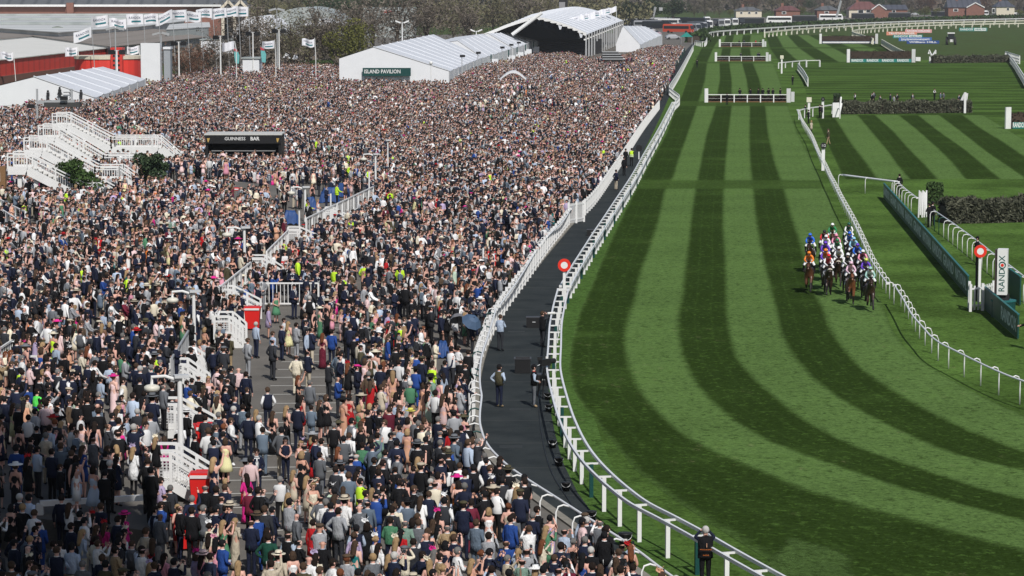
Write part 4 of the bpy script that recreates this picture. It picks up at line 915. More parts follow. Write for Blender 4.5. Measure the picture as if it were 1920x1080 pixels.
# winning post pillar
t = thing('winning_post_pillar', 'tall white lettered pillar on a round green base', 'pillar')
d = dep(596); c = P(1880, 590, d); k = d / F; zt, zb_ = P(0, 468, d).z, P(0, 553, d).z; w = 19 * k
MB().box((c.x + .02, d + .35, (zt + zb_) / 2), (w, .75, zt - zb_), math.radians(-14)).build('pillar', WHITE, t)
R_ = Matrix.Rotation(math.radians(-14), 3, 'Z'); nrm = R_ @ Vector((0, -1, 0)); rgt = R_ @ Vector((1, 0, 0)); fc = Vector((c.x + .02, d + .35, (zt + zb_) / 2)) + nrm * .38
LG = mat('dark_green_lettering', (.01, .09, .08), .5)
for s, y in (('RAND', -.40), ('X', .72)): lettering(s, .44, LG, t, fc + Vector((0, 0, y)) * 1.0, (0, 0, 1), -rgt, sx=1.0)
o_ = MB(); o_.tube([fc + Vector((0, 0, .37)) + rgt * .16 * math.cos(a) + Vector((0, 0, .16 * math.sin(a))) for a in np.linspace(0, 2 * math.pi, 17)], .03, 5); o_.build('emblem_ring', LG, t)
o_ = MB(); q = fc + Vector((0, 0, .37)) + nrm * .012; o_.add([q + rgt * .08 * math.cos(a) + Vector((0, 0, .08 * math.sin(a))) for a in np.linspace(0, 2 * math.pi, 12, endpoint=False)], [tuple(range(12))]); o_.build('emblem_dot', REDS, t)
MB().box((c.x - w / 2 - .05, d + .45, (zt + zb_) / 2), (.1, .6, zt - zb_ - .05), math.radians(-14)).build('shaded_side', mat('pillar_shade', (.05, .035, .035), .5), t)  # left face of the pillar: its shade put into a dark colour
MB().cyl((c.x + .1, d + .4, 0), .62, zb_ - .35, 20).build('base', GREENP, t); MB().cyl((c.x + .1, d + .4, zb_ - .35), .3, .36, 14).build('neck', DARK, t); MB().cyl((c.x + .1, d + .4, zb_ - .37), .66, .07, 20).build('base_rim', MATS['teal_paint'], t)
# red and white disc posts
def disc_post(label, px, pyc, pyb, rpx):
    d = dep(pyb); c = P(px, pyc, d); k = d / F; r = rpx * k; t = thing('disc_post', label, 'winning post', group='red ringed winning post discs')
    MB().box((c.x, d + .06, c.z / 2), (.14, .1, c.z)).build('post', WHITE, t)
    def ring(r0, r1, y, m, nm):
        b_ = MB(); n = 28; vs = []
        for yy in (y, y + .05): vs += [(c.x + rr * math.cos(2 * math.pi * i / n), yy, c.z + rr * math.sin(2 * math.pi * i / n)) for rr in (r0, r1) for i in range(n)]
        fs = []
        for i in range(n):
            j = (i + 1) % n; fs += [(i, j, n + j, n + i), (n + i, n + j, 3 * n + j, 3 * n + i), (2 * n + j, 2 * n + i, 3 * n + i, 3 * n + j), (j, i, 2 * n + i, 2 * n + j)]
        b_.add(vs, fs); b_.build(nm, m, t)
    ring(r * .54, r, d - .06, REDS, 'red_ring')
    b_ = MB(); n = 24; b_.add([(c.x + r * .56 * math.cos(2 * math.pi * i / n), yy, c.z + r * .56 * math.sin(2 * math.pi * i / n)) for yy in (d - .05, d) for i in range(n)], [tuple(range(n)), tuple(range(2 * n - 1, n - 1, -1))] + [(i, n + i, n + (i + 1) % n, (i + 1) % n) for i in range(n)]); b_.build('white_disc', WHITE, t)
    return t
disc_post('red ringed white disc on a post beside the ladder rail', 1058, 497, 580, 12.2)
t = disc_post('red ringed white disc on a post beside the lettered pillar', 1838, 471, 566, 12)
MB().box((G(1834, 566).x - .02, dep(566) + .5, 1.5), (.12, .1, 3.0)).build('dark_post', DARK, t)
# furlong markers
def marker(label, px, pyc, pyb, rpx, text, square=False):
    d = dep(pyb); c = P(px, pyc, d); k = d / F; t = thing('distance_marker', label, 'marker post'); r = rpx * k
    MB().box((c.x, d + .08, c.z / 2 + .1), (.3, .12, c.z + .2)).build('post', WHITE, t)
    if square: MB().box((c.x, d - .05, c.z), (2 * r, .08, 2 * r)).build('board', mat('ivory_board', (.62, .6, .48), .6), t)
    else:
        b_ = MB(); n = 24; b_.add([(c.x + r * math.cos(2 * math.pi * i / n), yy, c.z + r * math.sin(2 * math.pi * i / n)) for yy in (d - .1, d - .02) for i in range(n)], [tuple(range(n)), tuple(range(2 * n - 1, n - 1, -1))] + [(i, n + i, n + (i + 1) % n, (i + 1) % n) for i in range(n)]); b_.build('disc', BLACK, t)
        lettering(text, r * 1.15, WHITE, t, (c.x, d - .11, c.z), (1, 0, 0), (0, 0, 1))
    return t
marker('black half furlong disc on a white post by the inner rail', 1544, 273, 320, 5.8, '1/2')
marker('black furlong disc on a white post near the spruce fence', 1543, 186, 222, 3.6, '1')
marker('square ivory board on a white post at the rail corner', 1517, 187, 222, 4.6, '', True)
marker('square ivory board on a white post beyond the hurdles', 1466, 107, 138, 3.2, '', True)
c = G(1198, 287); t = thing('distance_marker', 'black round marker on a thin post beside the outer rail', 'marker post'); q = P(1198, 278, c.y - 10); MB().box((q.x, q.y, q.z / 2), (.1, .1, q.z)).build('post', WHITE, t); MB().cyl((0, 0, 0), .33, .06, 18).build('disc', BLACK, t, loc=None).matrix_local = Matrix.Translation(q) @ Matrix.Rotation(math.pi / 2, 4, 'X')
# leaning bundle of spare white poles
t = thing('pole_bundle', 'bundle of leaning white rail poles by the clipped bush', 'poles')
d = dep(408)
for i in range(7): MB().tube([P(1722 + i * 2.4 + (i % 3), 408 - (i % 2) * 5, d + .1 * i), P(1724 + i * 2.2, 357 + (i % 3) * 2, d + .2 * i)], .06, 6).build('pole', WHITE, t)
# hurdles: framed panels of brushwood with white wings
BRUSH = leaf_mat('birch_brush', (.02, .015, .011), (.06, .042, .03))
def hurdle(label, x0, x1, yb, h, n, wing=True):
    a, b = G(x0, yb), G(x1, yb); t = thing('hurdle', label, 'hurdle', group='flights of hurdles across the course')
    for i in range(n):
        p, q = a.lerp(b, i / n), a.lerp(b, (i + 1) / n); L = (q - p).length; c = (p + q) / 2; rs = np.random.default_rng(i)
        bm = MB(); v_, f_ = flake_cloud(150, lambda rs: np.array([c.x + rs.uniform(-.48, .48) * L, c.y + rs.uniform(-.06, .06), rs.uniform(.12, h * .85)]), .1, .35, rs, True); bm.add(v_, f_); bm.box((c.x, c.y + .1, h * .45), (L - .2, .05, h * .8)); bm.build('brush_panel', BRUSH, t)
        MB().bar(p + Vector((0, -.12, h)), q + Vector((0, -.12, h)), .1, .11).build('top_rail', WHITE, t)
        MB().bar(p + Vector((0, -.12, h * .5)), q + Vector((0, -.12, h * .5)), .03, .03).build('mid_rail', WHITE, t)
        for z_ in (.1,): MB().bar(p + Vector((0, -.12, z_)), q + Vector((0, -.12, z_)), .1, .12).build('toe_board', WOOD, t)
        if i: MB().box((p.x, p.y - .14, h / 2), (.16, .1, h)).build('post', WHITE, t)
    for s, p in ((-1, a), (1, b)):
        w = MB(); w.box((p.x + s * .25, p.y - .3, h * .9), (.6, .12, h * 1.8), -s * .5); w.build('wing', WHITE, t)
        if s > 0: MB().box((p.x + 1.1, p.y + 2.0, h * .65), (.5, .1, h * 1.3), -.5).build('wing', WHITE, t)
    return t
hurdle('nearest flight of hurdles with dark clad people standing behind it', 1327, 1475, 192, 1.15, 6)
hurdle('second flight of hurdles with two people at its right', 1344, 1436, 115, 1.15, 4)
hurdle('third flight of hurdles with red coated people at its right', 1351, 1429, 88, 1.2, 4)
def chase_fence(label, x0, x1, yb, h, text, board, wingh=1.9, n=4, hx=1.0):
    a, b = G(x0, yb), G(x1, yb); t = thing('chase_fence', label, 'steeplechase fence'); c = (a + b) / 2; L = (b - a).length
    rs = np.random.default_rng(3); bm = MB(); v_, f_ = flake_cloud(900, lambda rs: np.array([c.x + rs.uniform(-.5, .5) * L, c.y + rs.uniform(-.5, .5), rs.uniform(.5, h)]), .15, .4, rs, True); bm.add(v_, f_); bm.box((c.x, c.y, h * .48), (L, .8, h * .95)); bm.build('birch', BRUSH, t)
    for i in range(n):
        p = a.lerp(b, (i + .5) / n); MB().box((p.x, p.y - .75, .42), (L / n - .05, .12, .75)).build('board', board, t)
        if text: lettering(text, .8, WHITE, t, (p.x - .2, p.y - .82, .44), (1, 0, 0), (0, 0, 1), fit=L / n * .78, offset=.025)
    for s, p in ((-1, a), (1, b)): MB().box((p.x + s * .5, p.y - .5, wingh / 2), (.8, .2, wingh), -s * .5).build('wing', WHITE, t)
    return t
TEAL = mat('teal_board', (.02, .2, .17), .5); NAVYB = mat('navy_board', (.03, .05, .13), .5)
chase_fence('dark birch fence with four teal lettered boards along its foot', 1594, 1708, 117, 2.6, 'RANDOX', TEAL, 3.0)
t = chase_fence('farther dark birch fence with small pale boards along its foot', 1541, 1640, 82, 2.4, '', NAVYB, 3.0)
for i in range(6): q = G(1550 + i * 16, 82); MB().box((q.x, q.y - .86, .42), (2.6, .06, .45)).build('panel', WHITE, t)
chase_fence('dark birch fence with a teal lettered board cut by the right edge', 1896, 1990, 241, 1.9, 'RANDOX', TEAL, 2.6, 3)
# advertising boards lying on the rough grass
def ad(label, x0, x1, yt, yb, m, text, size, tm=WHITE, white=None):
    d = dep(yb); a, b = P(x0, yb, d), P(x1, yb, d); h = P(0, yt, d).z; t = thing('advertising_board', label, 'banner')
    MB().box(((a.x + b.x) / 2, d, h / 2), (b.x - a.x, .25, h)).build('board', m, t); w = b.x - a.x
    for i in (0.1, .9): MB().box((a.x + w * i, d + .6, h * .4), (.15, 1.2, h * .8)).build('stay', STEEL, t)
    if text:
        lettering(text, h * size, tm, t, (a.x + w * (.27 if white else .5), d - .14, h / 2), (1, 0, 0), (0, 0, 1), offset=.02 * h, fit=w * (.46 if white else .86))
    if white:
        MB().box((a.x + w * .75, d - .15, h / 2), (w * .42, .06, h * .75)).build('panel', WHITE, t); lettering(white, h * .55, TEAL, t, (a.x + w * .75, d - .19, h / 2), (1, 0, 0), (0, 0, 1), offset=.015 * h, fit=w * .36)
    return t
PINK = mat('pale_pink_board', (.6, .3, .3), .6); ORNG = mat('salmon_board', (.62, .25, .17), .6); BLUEB = mat('blue_board', (.05, .13, .36), .5); NAVY2 = mat('deep_blue_board', (.02, .06, .22), .5)
ad('pale pink banner at the top of the pile of banners', 1697, 1747, 55, 61.5, PINK, 'RACING WELFARE', .6)
ad('salmon banner with pale letters in the pile', 1662, 1719, 59.5, 66, ORNG, 'TRUSTATRADER', .75)
ad('teal and white lettered banner in the pile', 1674, 1730, 65, 71.5, TEAL, 'RANDOX', .85, WHITE, 'HEALTH')
ad('light blue banner with bracketed lettering in the pile', 1685, 1747, 70, 77, BLUEB, '(my)pensionexpert', .8)
ad('dark blue banner lowest in the pile', 1700, 1761, 76, 82, NAVY2, 'William HILL', .7)
ad('lone teal and white banner on the rough grass at right', 1798, 1851, 52, 58.5, TEAL, 'RANDOX', .85, WHITE, 'HEALTH')
ad('large green and white banner on the hedge by the far rail', 1713, 1777, 32, 39.5, mat('bright_green_board', (.02, .28, .17), .5), 'RANDOX', .85, WHITE, 'HEALTH')
# small white gantry by the far spruce fence, white block
t = thing('white_gantry', 'small white forked post at the left of the far spruce fence', 'post'); d = dep(118)
for x in (1741, 1754): MB().tube([P(1747.5, 106, d), P(x + 1, 94, d), P(x, 101, d)], .2, 5).build('arm', WHITE, t)
MB().box((P(1746, 0, d).x, d, P(0, 106, d).z / 2), (.5, .4, P(0, 106, d).z)).build('post', WHITE, t)
t = thing('white_block', 'little white block on the grass right of the lettered fence', 'marker'); q = G(1721, 114.5); MB().box((q.x, q.y, .45), (1.1, .8, .9)).build('block', WHITE, t)
# wing of spruce fence
t = thing('fence_wing', 'tall white solid wing at the left end of the middle spruce fence', 'fence wing'); d = dep(220)
a, b = P(1561, 219, d), P(1574, 217, d); MB().prism([(a.x, d), (b.x, d + .4), (b.x, d + .7), (a.x, d + .3)], 0, [1.9, 1.9, 1.9, 1.9]).build('wing_panel', WHITE, t)
for x, y0 in ((1577, 178), (1578, 190)): MB().tube([P(1574, 214, d + 1), P(x, y0 + 4, d + 2)], .12, 6).build('wing_pole', WHITE, t)
t = thing('fence_wing', 'white slatted wing at the right end of the middle spruce fence', 'fence wing'); d = dep(212)
for i in range(5): MB().tube([P(1800 + i * 3, 192, d + 2), P(1808 + i * 1.6, 175, d + 2)], .08, 6).build('wing_pole', WHITE, t)
MB().box((P(1813, 0, d).x, d, 1.4), (.3, .2, 2.8)).build('post', WHITE, t)
# ================================================================== STAIRS AND RAILINGS IN THE ENCLOSURE
MESHM = mat('white_mesh', (.7, .7, .7), .5)
def stair(label, x0, x1, y0, x2, y2, d=None, width=1.7, z_end=1.1, bars='mesh', name='staircase', back=True, drop=0, sp=.19):
    """rail tops surveyed in the photo: level from x0 to x1 at y0, then sloping to x2,y2"""
    if d is None: d = 85000 / (1.0627 * (y2 + 1.5) + 25)
    t = thing(name, label, 'stairs' if name == 'staircase' else 'ramp', group='white staircases in the enclosure')
    A, B, C_ = P(x0, y0, d), P(x1, y0, d), P(x2, y2, d)
    up = lambda v, z: Vector((v.x, v.y, v.z + z)); offs = (0, width) if back else (0,)
    for o in offs:
        q = Vector((0, o, 0)); a, b, c = A + q, B + q, C_ + q
        for dz in (0, -.25): 
            m = MB(); m.bar(up(a, dz), up(b, dz), .09, .09); m.bar(up(b, dz), up(c, dz), .09, .09); m.build('handrail', WHITE, t)
        m = MB(); sh = .3 if bars == 'mesh' else .6; m.bar(up(a, -.95 - sh / 2), up(b, -.95 - sh / 2), .1, sh); m.bar(up(b, -.95 - sh / 2), up(c, -.95 - sh / 2), .1, sh); m.build('stringer', WHITE, t)
        ps = [a, b, c] + [b.lerp(c, u) for u in np.linspace(0, 1, max(2, int((c - b).length / 1.9)) + 1)[1:-1]] + [a.lerp(b, u) for u in np.linspace(0, 1, max(1, int((b - a).length / 1.9)) + 1)[1:-1]]
        for p in ps: MB().box((p.x, p.y, p.z - .55), (.11, .11, 1.1)).build('post', WHITE, t)
        m = MB()
        for u, v in ((a, b), (b, c)):
            n = max(1, int((v - u).length / (.12 if bars == 'mesh' else sp)))
            for i in range(n + 1): p = u.lerp(v, i / n); m.bar(up(p, -1.0), up(p, -.28), .02 if bars == 'mesh' else .028, .02 if bars == 'mesh' else .028)
            if bars == 'mesh':
                for k in range(1, 7): m.bar(up(u, -.28 - k * .105), up(v, -.28 - k * .105), .02, .02)
        pn = m.build('mesh_panel' if bars == 'mesh' else 'baluster', MESHM if bars == 'mesh' else WHITE, t); pn['kind'] = 'stuff'
    MB().box(((A.x + B.x) / 2, d + width / 2, A.z - 1.22), (B.x - A.x, width - .1, .1)).build('landing', CONC_L, t)
    n = max(3, int((B.z - C_.z) / .18)); 
    for i in range(n):
        p = B.lerp(C_, (i + .5) / n); MB().box((p.x, d + width / 2, p.z - 1.18), ((C_.x - B.x) / n + .06, width - .1, .06)).build('tread', CONC_L, t)
    return t, A, B, C_
CONC_L = mat('light_concrete', (.4, .39, .36), .85, noise=.2)
for lab, x0, x1, y0, x2, y2 in (
    ('white mesh sided stairs beside the lower big red bin', 284, 320, 848, 396, 894), ('white mesh sided stairs beside the upper big red bin', 289, 328, 759, 397, 796),
    ('white stairs below the slanting barrier with pale treads', 310, 343, 683, 384, 712), ('white stairs behind the second lamp post', 402, 430, 593, 455, 614),
    ('white stairs leading down to the yellow jacketed stewards', 464, 492, 484, 526, 506), ('white stairs with the bent yellow jacket halfway', 536, 558, 430, 601, 449),
    ('white stairs at the foot of the long balustrade', 607, 622, 392, 651, 408), ('white stairs above the slanting barrier', 316, 357, 661, 384, 680), ('white mesh sided stairs rising left of the barred fence', 402, 432, 543, 483, 569)):
    stair(lab, x0, x1, y0, x2, y2)
# the four big white ramps at the left: a flight, a level landing, then a second flight
for lab, d, pts in (('farthest of the four white stair ramps at the left', 246, [(98, 213), (125, 213), (208, 256), (296, 256), (334, 289)]), ('second white stair ramp from the back', 228, [(72, 235), (102, 235), (194, 290), (252, 290), (290, 318)]),
                    ('third white stair ramp with the bush in front', 211, [(45, 258), (78, 258), (178, 312), (224, 312), (246, 327)]), ('nearest of the four white stair ramps at the left', 195, [(14, 288), (50, 288), (158, 343), (188, 343), (206, 353)])):
    t, A, B, C_ = stair(lab, pts[0][0], pts[1][0], pts[0][1], pts[2][0], pts[2][1], d, 2.4, bars='bars', name='stair_ramp')
    D, E_ = P(*pts[3], d), P(*pts[4], d)
    for o in (0, 2.4):
        q = Vector((0, o, 0)); m = MB(); 
        for dz in (0, -.25):
            r = MB(); r.bar(C_ + q + Vector((0, 0, dz)), D + q + Vector((0, 0, dz)), .09, .09); r.bar(D + q + Vector((0, 0, dz)), E_ + q + Vector((0, 0, dz)), .09, .09); r.build('handrail', WHITE, t)
        s = MB(); s.bar(C_ + q + Vector((0, 0, -1.25)), D + q + Vector((0, 0, -1.25)), .1, .6); s.bar(D + q + Vector((0, 0, -1.25)), E_ + q + Vector((0, 0, -1.25)), .1, .6); s.build('stringer', WHITE, t)
        for u, v in ((C_, D), (D, E_)):
            n = max(2, int((v - u).length / .19))
            for i in range(n + 1): p = u.lerp(v, i / n) + q; m.bar(p + Vector((0, 0, -1.0)), p + Vector((0, 0, -.28)), .028, .028)
            for i in range(int((v - u).length / 1.9) + 1): p = u.lerp(v, i * 1.9 / (v - u).length) + q; MB().box((p.x, p.y, p.z - .55), (.11, .11, 1.1)).build('post', WHITE, t)
        m.build('baluster', WHITE, t)['kind'] = 'stuff'
    MB().box(((C_.x + D.x) / 2, d + 1.2, C_.z - 1.22), (D.x - C_.x, 2.3, .1)).build('landing', CONC_L, t)
    for p in (A + Vector((.8, .4, 0)), B + Vector((.6, .4, 0)), C_.lerp(D, .5) + Vector((0, .3, 0))): MB().box((p.x, p.y, (p.z - 1.25) / 2), (.3, .3, max(.2, p.z - 1.25))).build('leg', WHITE, t)
t = thing('wooden_hut', 'brown boarded hut wall with a white notice at the left edge', 'hut'); q = P(4, 333, 193); MB().box((q.x - .6, 193.4, q.z), (1.6, .5, 1.6)).build('wall', WOOD, t); MB().box((q.x - .35, 193.1, q.z + .05), (.35, .08, .7)).build('notice', WHITE, t)
def railing(label, pa, pb, z=1.1, gap=.2, base=0.0, bars=True, name='railing', post=2.0, mid=(), m=WHITE, th=.08):
    a, b = G(pa[0], pa[1], z + base), G(pb[0], pb[1], z + base); t = thing(name, label, 'railing'); dn = lambda p, k: Vector((p.x, p.y, base + k))
    for zz in (z,) + tuple(mid) + ((.15,) if bars else ()): MB().bar(dn(a, zz), dn(b, zz), th, th).build('rail', m, t)
    n = max(1, int((b - a).length / post))
    for i in range(n + 1): p = a.lerp(b, i / n); MB().box((p.x, p.y, base + z / 2), (th * 1.2, th * 1.2, z)).build('post', m, t)
    if bars:
        k = MB(); n = max(2, int((b - a).length / gap))
        for i in range(n + 1): p = a.lerp(b, i / n); k.bar(dn(p, .15), dn(p, z), .035, .035)
        k.build('bar', m, t)['kind'] = 'stuff'
    return t
railing('long white balustrade rising beside the blue tarpaulins', (632, 382), (700, 350), 1.2, .6, TZ)
railing('white balustrade going down to the left of the bent yellow jacket', (574, 410), (630, 383), 1.2, .6, TZ)
railing('white barred fence in front of the crowd beside the steward', (483, 531), (597, 531), 1.25, .2)
railing('white barred railing running up to the mesh stairs', (404, 545), (470, 492), 1.1, .6, TZ)
railing('white barred railing along the packed terrace edge', (500, 472), (540, 432), 1.1, .6, TZ)
railing('slanting steel barrier that people lean on at the terrace edge', (322, 672), (362, 606), 1.2, .16, TZ, m=STEEL)
railing('thick white handrail in the shade at lower left', (75, 944), (284, 932), 1.25, base=0, bars=False, mid=(.55,), th=.17, post=3.4)
railing('white handrail at the far left edge of the terrace', (-10, 668), (70, 668), 1.2, .35, .9)
railing('second white handrail at the far left edge', (-10, 660), (26, 636), 1.2, .35, .9)
for i, (a, b) in enumerate((((-5, 372), (48, 398)), ((-5, 388), (30, 410)), ((-5, 416), (26, 436)))): railing(('upper', 'middle', 'lower')[i] + ' sloping white handrail at the left edge below the ramps', a, b, 1.1, base=1.2, bars=False, mid=(.5,), th=.1)
railing('thin steel railing in front of the toilet tent', (-8, 199), (135, 197), 1.2, 1.2, 1.0, bars=False, mid=(.6,), th=.1, m=STEEL, post=3)
railing('grey crowd barrier below the stage canopy', (1005, 179), (1030, 176), 1.3, .5, m=WHITE)
t = thing('lighting_gantry', 'small steel gantry with lamps in front of the toilet tent', 'gantry')
for x in (70, 135): q = P(x, 205, 300); MB().box((q.x, 300, q.z / 2 + 1.2), (.2, .2, q.z + 2.2)).build('leg', STEEL, t)
a, b = P(70, 192, 300), P(140, 190, 300); MB().bar(a, b, .5, .4).build('beam', STEEL, t); MB().box((P(118, 196, 300)), (4, 1.5, .5)).build('roof_panel', mat('dark_felt', (.05, .05, .05)), t)
for x, y in ((58, 199), (120, 184)): q = P(x, y, 299); MB().box(q, (.8, .5, .45)).build('lamp', BLACK, t)
# ================================================================== BINS, LAMPS, TARPS
def bin_mesh(w, dpt, h):
    m = MB(); m.loft([[(-w * .4, -dpt * .4, .08), (w * .4, -dpt * .4, .08), (w * .4, dpt * .4, .08), (-w * .4, dpt * .4, .08)], [(-w / 2, -dpt / 2, h), (w / 2, -dpt / 2, h), (w / 2, dpt / 2, h), (-w / 2, dpt / 2, h)]]); 
    return m
BIN_B = bin_mesh(.74, .74, 1.02).mesh('body', REDBIN)
lid = MB(); lid.box((0, 0, 1.05), (.8, .8, .06)); lid.box((0, -.1, 1.1), (.66, .5, .05)); lid.box((0, .42, 1.06), (.5, .1, .08)); BIN_L = lid.mesh('lid', REDBIN)
BIN_W = MB().tube([(-.05, 0, 0), (.05, 0, 0)], .1, 10).mesh('wheel', TYRE); LINER = MB().box((0, -.38, 1.02), (.7, .05, .1)).mesh('liner', mat('clear_bag', (.7, .62, .62), .3))
for i, (lab, x, yb, s, rz) in enumerate((('big red bin with a loose liner beside the upper mesh stairs', 387, 858, 1.12, .2), ('big red bin behind the person in a waistcoat by the lower mesh stairs', 381, 952, 1.08, 0), ('squat red bin among the suits at the end of the shaded handrail', 347, 1030, .95, .3), ('red bin against the white stairs beside the tarmac', 474, 618, 1.05, 0), ('red bin beside the stairs below the bent yellow jacket', 584, 482, 1.05, .2),
        ('red bin left of the stewards in yellow', 549, 503, 1.0, 0), ('red bin low by the barred fence', 521, 526, 1.0, 0), ('red bin near the bar kiosk', 440, 378, 1.0, 0), ('red bin by the blue tarpaulins at the crowd fence', 922, 506, 1.0, .3), ('red bin in front of the second blue tarpaulin', 1088, 338, .9, 0))):
    z = float(gz_at(G(x, yb).x, G(x, yb).y)); q = G(x, yb); t = thing('red_bin', lab, 'bin', (q.x, q.y, 0), rz, 'red wheeled bins'); t.scale = (s, s, s)
    put('body', BIN_B, t); put('lid', BIN_L, t); put('liner', LINER, t)
    for sx in (-.3, .3): put('wheel', BIN_W, t, (sx, .33, .1))
def lamp_post(label, x, yb, yt, arm=-1, globe=True, w=.13, d=None):
    d = d or dep(yb); q = P(x, yt, d); t = thing('lamp_post', label, 'lamp post', group='white lamp posts in the enclosure')
    MB().tube([(q.x, d, 0), (q.x, d, q.z * .5), (q.x, d, q.z)], w * .75, 10, 0, w * .55).build('post', WHITE, t); MB().box((q.x + .05, d, q.z + .05), (.5, .35, .1), .3).build('cap', mat('pale_grey_plastic', (.5, .51, .52), .5), t)
    if globe:
        e = (q.x + arm * .95, d, q.z - .25); MB().tube([(q.x, d, q.z - .12), (q.x + arm * .5, d, q.z + .05), (e[0], d, q.z + .02), e], .06, 8).build('arm', WHITE, t)
        g = MB(); n = 14; prof = [(.02, -.22), (.18, -.21), (.27, -.14), (.27, -.04), (.2, .01), (.08, .04)]; g.loft([[(e[0] + r * math.cos(2 * math.pi * j / n), d + r * math.sin(2 * math.pi * j / n), e[2] + z - .02) for j in range(n)] for r, z in prof]); g.build('lamp_bowl', mat('lamp_bowl', (.62, .6, .52), .4), t, smooth=True)
    return t
lamp_post('white post standing at the mesh stairs in front of the shaded corner', 337, 915, 708, globe=True, w=.15)
lamp_post('lamp post with a pale bowl beside the slanting barrier', 363, 690, 548)
lamp_post('lamp post with a pale bowl left of the barred fence', 458, 553, 428)
lamp_post('lamp post with a pale bowl beside the blue tarpaulins', 572, 440, 352)
lamp_post('lamp post with twin arms above the packed crowd', 704, 375, 290); lamp_post('slim lamp post with a pale bowl in the far crowd', 727, 345, 264, globe=False, w=.1); lamp_post('thin white pole rising from the crowd above the bar kiosk', 504, 255, 188, globe=False, w=.08)
for lab, x, yb, yt in (('thin white pole at the stairs by the blue tarpaulins', 561, 450, 395), ('thin white pole right of the blue tarpaulins', 620, 420, 363), ('white pole near the slanting balustrade', 692, 390, 322), ('thin pole beside the crowd fence and red bin', 906, 520, 465)):
    d = dep(yb); q = P(x, yt, d); t = thing('pole', lab, 'pole'); MB().cyl((q.x, d, 0), .06, q.z, 8).build('shaft', WHITE, t)
def tarp(label, x, y, w, h, d=None, z=0.0, m=None):
    """crumpled sheet thrown over a bookmaker's stand"""
    g_ = G(x, y + h, TZ)
    if in_poly(g_.x, g_.y, terr_xy): z = TZ; d = g_.y
    d = d or dep(y + h); k = d / F; c = P(x, y + h, d); rs = np.random.default_rng(int(x * 7 + y)); t = thing('covered_stand', label, 'tarpaulin', (c.x, d, z), rs.uniform(-.3, .3), 'blue covered stands')
    n = 9; W, D, Hh = w * k, 1.1, h * k * 1.0; vs = []; fs = []
    for i in range(n):
        for j in range(n):
            u, v = i / (n - 1) * 2 - 1, j / (n - 1) * 2 - 1; e = max(abs(u), abs(v)); zz = Hh * (1 - .92 * max(0, (e - .45) / .55) ** 1.6) + rs.normal() * .05; vs.append((u * W / 2 * (1 + rs.normal() * .03), v * D / 2 * (1 + rs.normal() * .04), max(.02, zz)))
    for i in range(n - 1):
        for j in range(n - 1): fs.append((i * n + j, (i + 1) * n + j, (i + 1) * n + j + 1, i * n + j + 1))
    mb = MB(); mb.add(vs, fs); mb.build('tarpaulin', m or BLUET, t)
    for sx in (-1, 1): MB().cyl((sx * W * .3, 0, 0), .04, Hh * 1.25, 6).build('pole', BLACK, t)
    return t
for lab, x, y, w, h in (('lowest crumpled blue tarpaulin left of the bowl lamp post', 545, 395, 34, 26), ('blue tarpaulin just behind the bowl lamp post', 583, 370, 24, 24), ('broad blue tarpaulin at the top of the row', 618, 352, 40, 28), ('blue tarpaulin at the foot of the balustrade', 643, 344, 22, 26), ('blue tarpaulin over crates by the red bin at the fence', 940, 468, 26, 26), ('taller blue tarpaulin above the red bin at the fence', 957, 442, 18, 24), ('small blue tarpaulin among the heads near the open gate', 1029, 372, 18, 16),
                        ('blue tarpaulin below the red cover by the path fence', 1062, 335, 22, 18), ('far blue tarpaulin near the picket fence', 1128, 264, 16, 13), ('farthest blue tarpaulin along the fence', 1172, 214, 14, 11), ('blue tarpaulin left of the crumpled umbrella by the near rail', 830, 640, 26, 30), ('blue cover beside the white straw hat at the fence', 845, 665, 22, 28)): tarp(lab, x, y, w, h)
tarp('grey sheeted stand at the near crowd fence', 838, 690, 34, 26, m=mat('grey_sheet', (.16, .17, .18), .5)); tarp('red cover over a stand by the path fence', 1083, 318, 20, 12, m=REDBIN); tarp('red cover near the far blue tarpaulin', 1148, 242, 12, 10, m=REDBIN)
def umbrella(label, x, y, m, d=None, r=.75, tilt=.5, rz=0):
    d = d or dep(y + 62); c = P(x, y, d); t = thing('umbrella', label, 'umbrella', (c.x, d, c.z)); t.rotation_euler = (tilt, 0, rz); n = 8; mb = MB(); vs = [(0, 0, .32)]; 
    for q, z in ((.5, .26), (1, 0)): vs += [(r * q * math.cos(2 * math.pi * i / n), r * q * math.sin(2 * math.pi * i / n), z) for i in range(n)]
    fs = [(0, 1 + i, 1 + (i + 1) % n) for i in range(n)] + [(1 + i, 1 + n + i, 1 + n + (i + 1) % n, 1 + (i + 1) % n) for i in range(n)]; mb.add(vs, fs); mb.build('canopy', m, t); MB().cyl((0, 0, -1.1), .02, 1.45, 6).build('shaft', BLACK, t); return t
umbrella('dark blue tilted umbrella over a stand at the crowd fence', 884, 604, mat('slate_blue_cloth', (.06, .1, .17), .5), None, .5, .75, .6); umbrella('grey folded umbrella beside the dark blue one', 858, 600, mat('grey_cloth_cover', (.15, .15, .16), .5), None, .4, -.6, .3)
